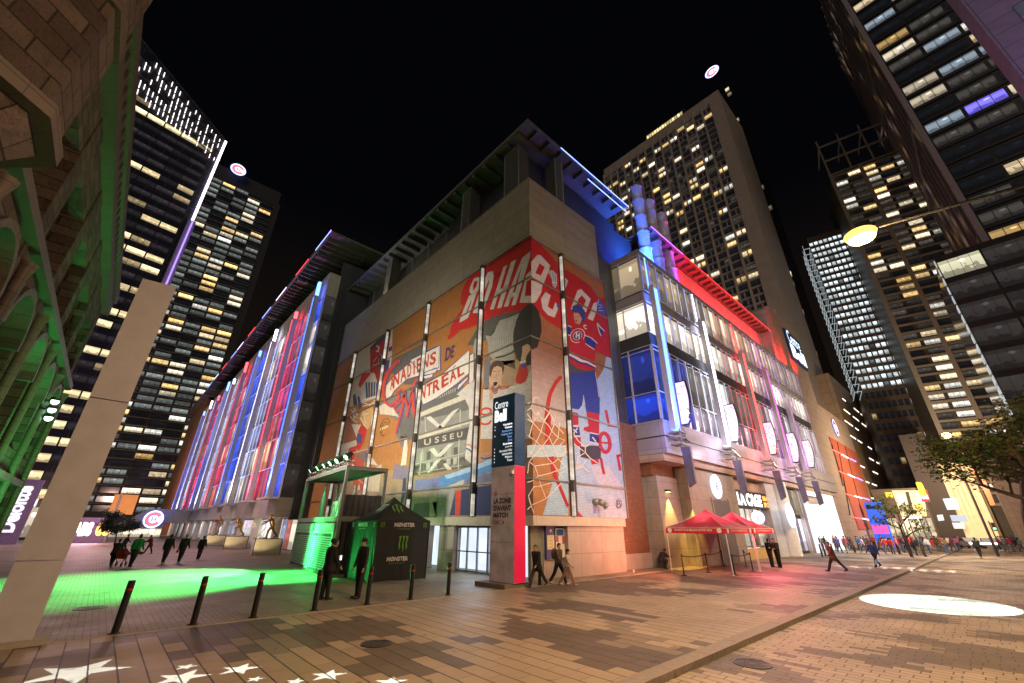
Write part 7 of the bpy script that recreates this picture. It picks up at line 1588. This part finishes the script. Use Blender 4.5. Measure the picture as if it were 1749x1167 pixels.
t = thing('wall_poster', (2.35, .4, 1), 'white, navy and red map poster on the corner wall', 'poster'); b = MB(); b.box(2.0, 2.68, .30, .34, .95, 2.35, 0, (.66, .58, .48)); b.box(2.05, 2.62, .28, .299, 2.0, 2.3, 0, (.03, .07, .18)); b.box(2.5, 2.66, .28, .299, 1.6, 1.98, 0, (.5, .04, .05)); b.box(2.03, 2.18, .28, .299, 1.7, 1.98, 0, (.4, .06, .10)); b.build('sheet', M_vcloth, t)
b = MB(); b.box(1.25, 2.7, .5, .8, 0, 2.47); b.build('base_wall', M_base, arena)
t = thing('paper_cup', (8.05, -.35, 0), 'small white paper cup standing at the end of the corner wall', 'cup'); b = MB(); b.lathe([(.001, 0), (.035, 0), (.048, .15), (.05, .155), (.001, .16)], n=14); b.build('cup', M_white, t, local=True)
# wall lamp on the stone pier
p = PX(1143, 838, -.3); t = thing('wall_lamp', p, 'small wall lamp casting an amber beam down the stone pier', 'wall lamp'); b = MB(); b.box(p.x-.3, p.x+.3, -.30, -.105, p.z-.08, p.z+.06); b.build('housing', M_dark, t); b = MB(); b.box(p.x-.25, p.x+.25, -.28, -.14, p.z-.10, p.z-.085); b.build('bulb', emit('amber', (1, .7, .2), 5), t)
lamp('SPOT', 'amber_down', (p.x, -.42, p.z-.12), 1300, (1, .60, .12), .05, (p.x+.1, -.25, 0), 62, .6); lamp('SPOT', 'amber_down', (P2-.25, -1.3, 4.3), 900, (1, .56, .12), .05, (P2+.15, -.9, 0), 60, .7)
# ================================================================ street lamp on a long arm
LPp = V3(.02, -15.59, 11.35)
t = thing('street_lamp', (0, -26, 0), 'bright amber street lamp on a long dark arm over the street', 'street lamp')
b = MB(); b.tube((0, -26, 0), (0, -26, 9.6), .16, .10, 12); b.build('post', M_dark, t); b = MB(); a = PY(1749, 322, 0.0); a = Vector(a); d = (a-LPp)/(a.y-LPp.y); e = LPp+d*(-26-LPp.y); b.tube(LPp+V3(0, -.3, .1), (0, -26, e.z), .045, .07, 8); b.tube((0, -26, 9.6), (0, -26, e.z), .1, .08, 10); b.build('arm', M_dark, t)
b = MB(); b.box(LPp.x-.16, LPp.x+.16, LPp.y-.45, LPp.y+.3, LPp.z+.10, LPp.z+.24); b.build('housing', M_dark, t); b = MB(); b.ellip(LPp+Z_*.05, .34, .46, .22, 16); b.build('bulb', emit('amber_halo', (1, .50, .07), 3.2), t, smooth=True)  # outer amber shell: halo of the lamp put in as glow
b = MB(); b.ellip(LPp-Z_*.10, .27, .38, .20, 16); b.build('bulb', emit('sodium_core', (1, .86, .50), 12), t, smooth=True)
l_ = lamp('POINT', 'street_lamp_light', LPp-Z_*.45, 2500, (1, .60, .24), .2)
# second small lamp far down the street
p = PD(1616, 744, 70); t = thing('street_lamp', (p.x, p.y, 0), 'small distant amber street lamp glowing beside the tree', 'street lamp'); b = MB(); b.tube((p.x, p.y, 0), (p.x, p.y, p.z+.3), .12, .08, 8); b.build('post', M_dark, t); b = MB(); b.ellip(p, .42, .42, .30, 12); b.build('bulb', emit('sodium_far', (1, .75, .32), 12), t, smooth=True)
# traffic light green
p = PD(1699, 903, 95); t = thing('traffic_light', (p.x, p.y, 0), 'traffic light showing green below the tree at the right', 'traffic light'); b = MB(); b.tube((p.x, p.y+.3, 0), (p.x, p.y+.3, p.z+1), .07, .07, 8); b.build('post', M_dark, t); b = MB(); b.box(p.x-.15, p.x+.15, p.y-.2, p.y+.2, p.z-.3, p.z+.8); b.build('housing', M_black, t); b = MB(); b.ellip((p.x-.16, p.y, p.z), .05, .14, .14, 12); b.build('lens', emit('green_signal', (.1, 1, .5), 5), t)
# ================================================================ light projectors on masts behind the camera
def projector(loc, z0, polys, energy, col, label, cone, dz=.30):
    L_ = Vector(loc); t = thing('light_projector', L_, label, 'projector'); b = MB(); b.box(L_.x-.16, L_.x+.16, L_.y-.16, L_.y+.16, L_.z+.06, L_.z+.6); b.build('housing', M_black, t)
    b = MB(); b.tube((L_.x, L_.y, L_.z+.6), (L_.x, L_.y, L_.z+.9), .03); b.bar((L_.x-1.2, L_.y, L_.z+.92), (L_.x+1.2, L_.y, L_.z+.92), .08); b.build('mount', M_black, t)
    k = dz/(L_.z-z0); R2 = 1.7; bm = bmesh.new(); o = [bm.verts.new((x, y, -dz)) for x, y in ((-R2, -R2), (R2, -R2), (R2, R2), (-R2, R2))]; ed = [bm.edges.new((o[i], o[(i+1) % 4])) for i in range(4)]
    for P in polys:
        vs = [bm.verts.new(((x-L_.x)*k, (y-L_.y)*k, -dz)) for x, y in P]; ed += [bm.edges.new((vs[i], vs[(i+1) % len(vs)])) for i in range(len(vs))]
    bmesh.ops.triangle_fill(bm, use_beauty=True, edges=ed, use_dissolve=False); me = bpy.data.meshes.new('stencil_plate'); bm.to_mesh(me); bm.free(); me.materials.append(M_black); q = bpy.data.objects.new('stencil_plate', me); C.objects.link(q); q.parent = t
    c = V3(sum(x for P in polys for x, y in P), sum(y for P in polys for x, y in P), 0)/sum(len(P) for P in polys); c.z = z0
    l = lamp('SPOT', 'projector_light', L_, energy, col, .0004, c, cone, .0); return t
def star(cx, cy, r, rot=0., k=.40): return [(cx+r*(1 if i % 2 == 0 else k)*math.cos(rot+i*math.pi/5), cy+r*(1 if i % 2 == 0 else k)*math.sin(rot+i*math.pi/5)) for i in range(10)]
sts = []
vd = math.atan2(fw.y, fw.x)
for (x, y, w) in ((132, 1148, 78), (310, 1157.5, 46), (318, 1139, 21), (409, 1143, 50), (436, 1160, 15), (561, 1153.5, 32), (505, 1164, 18), (668, 1165, 30)):
    g = G(x, y); gw = (G(x+w, y)-g).length; sts.append(star(g.x, g.y, gw, vd+.1))
_c = lambda P: (sum(p[0] for p in P)/10, sum(p[1] for p in P)/10)
rr = [max(math.hypot(p[0]-_c(P)[0], p[1]-_c(P)[1]) for p in P) for P in sts]
for i in range(len(sts)):
    for j in range(i):
        dd = math.hypot(_c(sts[i])[0]-_c(sts[j])[0], _c(sts[i])[1]-_c(sts[j])[1])
        if dd < (rr[i]+rr[j])*1.05: q = max(.25, (dd*.95-rr[j])/rr[i]) if dd*.95 > rr[j] else .25; c_ = _c(sts[i]); sts[i] = [(c_[0]+(p[0]-c_[0])*q, c_[1]+(p[1]-c_[1])*q) for p in sts[i]]; rr[i] *= q
projector((-17.2, -16.6, 8.5), 0, sts, 46000, (.66, .86, 1), 'black projector on a mast throwing white stars onto the sidewalk', 34)
wds = []
for k in range(9):
    x = 1425+k*24; y = 967+k*.9; a = [G(*q) for q in ((x, y), (x+9, y-2.4), (x+21, y-1.2), (x+14, y+.6), (x+22, y+2.2), (x+8, y+2.6), (x+12, y+.8))]; wds.append([(p.x, p.y) for p in a])
projector((10, -24.5, 10), 0, wds, 110000, (.85, .95, 1), 'black projector above the street throwing white word shapes on the paving', 21)
cc = V3(7.75, -13.3, -.1)
projector((2.0, -22.5, 9.0), -.1, [[(cc.x+2.75*math.cos(t), cc.y+2.2*math.sin(t)) for t in [2*math.pi*i/48 for i in range(48)]]], 75000, (.60, .93, 1), 'black projector above the street throwing a white oval on the pavers', 44)
# ================================================================ tree at the right
def tree(name, base, h, spread, nleaf, seed, label, lc, z0=.35, ls=.10, lean=(0, 0)):
    rt_ = random.Random(seed); t = thing(name, base, label, 'tree'); b = MB(); tips = []
    def grow(p, d, r, ln, lvl):
        n = 4; q = p
        for k in range(n): d = (d+V3(rt_.uniform(-.14, .14), rt_.uniform(-.14, .14), rt_.uniform(-.03, .08))).normalized(); q2 = q+d*ln/n; b.tube(q, q2, r*(1-k*.12), r*(1-(k+1)*.12), 7 if lvl < 2 else 4, cap=False); q = q2; (tips.append((q, lvl)) if lvl >= 2 else None)
        if lvl < 4:
            for k in range(3 if lvl else 6):
                a = rt_.uniform(0, 6.28); dd = (d*.45+V3(math.cos(a), math.sin(a), rt_.uniform(-.10, .45))).normalized() if lvl < 1 else (d+V3(math.cos(a), math.sin(a), rt_.uniform(-.4, .5))*.85).normalized()
                grow(p.lerp(q, rt_.uniform(.45, 1) if lvl else rt_.uniform(.45, 1)), dd, r*.55, ln*(.62 if lvl else spread), lvl+1)
    grow(Vector(base), V3(lean[0], lean[1], 1).normalized(), h*.022, h*.62, 0); b.build('trunk', mat('bark', (.06, .045, .035), .9, var=.3, scale=8, bump=.5) if 'bark' not in bpy.data.materials else bpy.data.materials['bark'], t)
    cr = MB()
    for k in range(nleaf):
        p, lvl = rt_.choice(tips); g_ = rt_.gauss
        c = p+V3(g_(0, .28), g_(0, .28), g_(-.05, .20)); s = ls*rt_.uniform(.6, 1.3); a = V3(g_(0, 1), g_(0, 1), g_(0, .5)).normalized(); e = a.cross(V3(g_(0, 1), g_(0, 1), g_(0, 1))).normalized()
        col = rt_.choice(lc); f = rt_.uniform(.6, 1.3); cr.idx([c-a*s, c-e*s*.5-a*s*.1, c+a*s, c+e*s*.5-a*s*.1], [(0, 1, 2, 3)], 0, tuple(x*f for x in col))
    cr.build('crown', M_leaf, t); return t
tl_ = NT('leaves'); A0 = tl_.attr()[0]; tl_.base(A0, .6); tb = tl_.n('ShaderNodeBsdfTranslucent'); tl_.put(tb.inputs[0], A0); ms = tl_.n('ShaderNodeMixShader'); ms.inputs[0].default_value = .4; tl_.t.links.new(tl_.b.outputs[0], ms.inputs[1]); tl_.t.links.new(tb.outputs[0], ms.inputs[2]); tl_.t.links.new(ms.outputs[0], tl_.t.nodes['Material Output'].inputs[0]); M_leaf = tl_.m
LC_ = [(.07, .12, .02), (.09, .15, .025), (.14, .15, .03), (.17, .11, .02), (.04, .09, .02), (.05, .10, .02)]
p = PD(1862, 930, 27); tree('street_tree', (p.x, p.y, 0), 9.0, .34, 3900, 5, 'street tree with green and amber leaves at the right edge', LC_, ls=.095)
p = PD(1762, 930, 42); tree('street_tree', (p.x, p.y, 0), 11.0, .36, 4500, 9, 'darker street tree behind the one at the right edge', LC_, ls=.12)
p = PX(197, 925, 62); tree('evergreen_bush', (p.x, 62, 0), 3.9, .5, 4500, 4, 'dark bushy evergreen in front of the white pavilion', [(.03, .05, .03), (.04, .06, .035)], ls=.12)
p = PD(1548, 925, 60); tree('young_tree', (p.x, p.y, 0), 6.0, .4, 900, 14, 'thin young tree standing in the crowd left of the lit podium', LC_, ls=.13)
# slim pole in the crowd
p = G(1560, 953); t = thing('sign_pole', (p.x, p.y, 0), 'thin brown pole standing at the kerb in front of the crowd', 'pole'); b = MB(); b.tube((p.x, p.y, 0), (p.x, p.y, 3.9), .045); b.build('pole', M_dark, t)
b = MB(); b.box(p.x-.02, p.x+.02, p.y-.25, p.y+.25, 3.1, 3.9); b.build('plate', M_steel, t)
# crowd bollards by the portal
for i, x in enumerate((1404, 1410, 1417, 1424)):
    o = dup(t0, PX(x, 948, -3.2)*1); o.location.z = 0; o['label'] = 'slim bollard in front of the bright white portal, %s from the left' % ordn[i]; o['group'] = 'bollards at the white portal'
# parked cars far down the street
def car(p, rz, c, label):
    t = thing('parked_car', (p.x, p.y, 0), label, 'car', 'cars at the far end of the street', rz); b = MB()
    prof = [(-2.2, .35), (-2.2, .85), (-1.6, .95), (-1.0, 1.42), (.5, 1.45), (1.2, 1.0), (2.1, .85), (2.25, .6), (2.2, .35)]
    b.prism([(x, -.85, z) for x, z in prof], (0, 1.7, 0)); b.build('body', mat('car_paint', c, .25, .3), t, local=True); b = MB(); b.prism([(-.95, -.86, 1.0), (-.7, -.86, 1.36), (.4, -.86, 1.38), (.95, -.86, 1.02)], (0, 1.72, 0)); b.build('window', mat('car_glass', (.02, .02, .025), .1), t, local=True)
    for x in (-1.35, 1.35):
        for y in (-.82, .66): w = MB(); w.tube((x, y, .33), (x, y+.18, .33), .33, .33, 16); w.build('wheel', M_black, t, local=True)
    for y in (-.6, .6): w = MB(); w.ellip((2.2, y, .68), .08, .17, .10, 10); w.build('headlight', emit('headlight', (.9, .95, 1), 14) if 'headlight' not in bpy.data.materials else bpy.data.materials['headlight'], t, local=True)
car(G(1660, 936), R_(200), (.5, .52, .55), 'white and blue car with bright headlights, left one at the street end'); car(G(1695, 937), R_(185), (.45, .47, .52), 'pale car facing the crowd, right one at the street end')
# ================================================================ general lighting of the place: unseen fill lamps added over plaza and street
lamp('SPOT', 'mural_fill', (-13.5, 8, 8), 7500, (1, .90, .80), .6, (0, 11, 9.5), 100, .9)  # added unseen fill on the mural
lamp('SPOT', 'mural_fill', (-14, 20, 12), 4600, (1, .82, .6), .5, (0, 18.5, 9.5), 68, .9)
lamp('SPOT', 'mural_fill', (1.5, -13, 6), 3200, (.98, .84, .82), .6, (4.5, 0, 10.5), 92, .9)
lamp('AREA', 'street_fill', (-9, -14, 9.5), 900, (1, .62, .32), 1.2, (-10, -7, 0))  # added unseen warm fill, no mast modelled
lamp('AREA', 'street_fill', (4, -9, 10.5), 680, (1, .68, .42), 1.2, (3, -7, 0))
lamp('AREA', 'street_fill', (30, -14, 10.5), 1500, (1, .70, .48), 1.5, (32, -10, 0))
lamp('AREA', 'street_fill', (50, -14, 10.5), 2000, (1, .76, .55), 1.5, (54, -11, 0))
lamp('AREA', 'plaza_fill', (-10, 40, 12), 900, (1, .60, .56), 1.5, (-9, 38, 0))  # added unseen fill over the plaza
lamp('AREA', 'plaza_fill', (-16, 68, 12), 1500, (1, .60, .58), 1.5, (-15, 65, 0))
lamp('AREA', 'portal_spill', ((D0+D1)/2, -5.5, 5.0), 200, (.9, .93, 1), 2.5, ((D0+D1)/2, -9, 0))
lamp('AREA', 'door_spill', (-.3, 4.5, 2.2), 45, (.8, .9, 1), 2, (-4, 4, 0))
lamp('AREA', 'street_fill', (44, -15, 11), 2600, (1, .74, .52), 1.5, (50, 0, 9))
lamp('AREA', 'street_fill', (76, -15, 12), 4200, (1, .74, .52), 2, (84, 0, 12))
lamp('AREA', 'street_fill', (108, -14, 13), 5000, (1, .74, .5), 2, (125, 2, 15))
lamp('AREA', 'plaza_fill', (-16, 125, 14), 5200, (1, .60, .48), 2, (-3, 152, 15))
lamp('AREA', 'pier_wash', (17, -7.5, 4.5), 260, (1, .46, .36), 1.5, (17, -.5, 4))
S.cycles.use_denoising = True
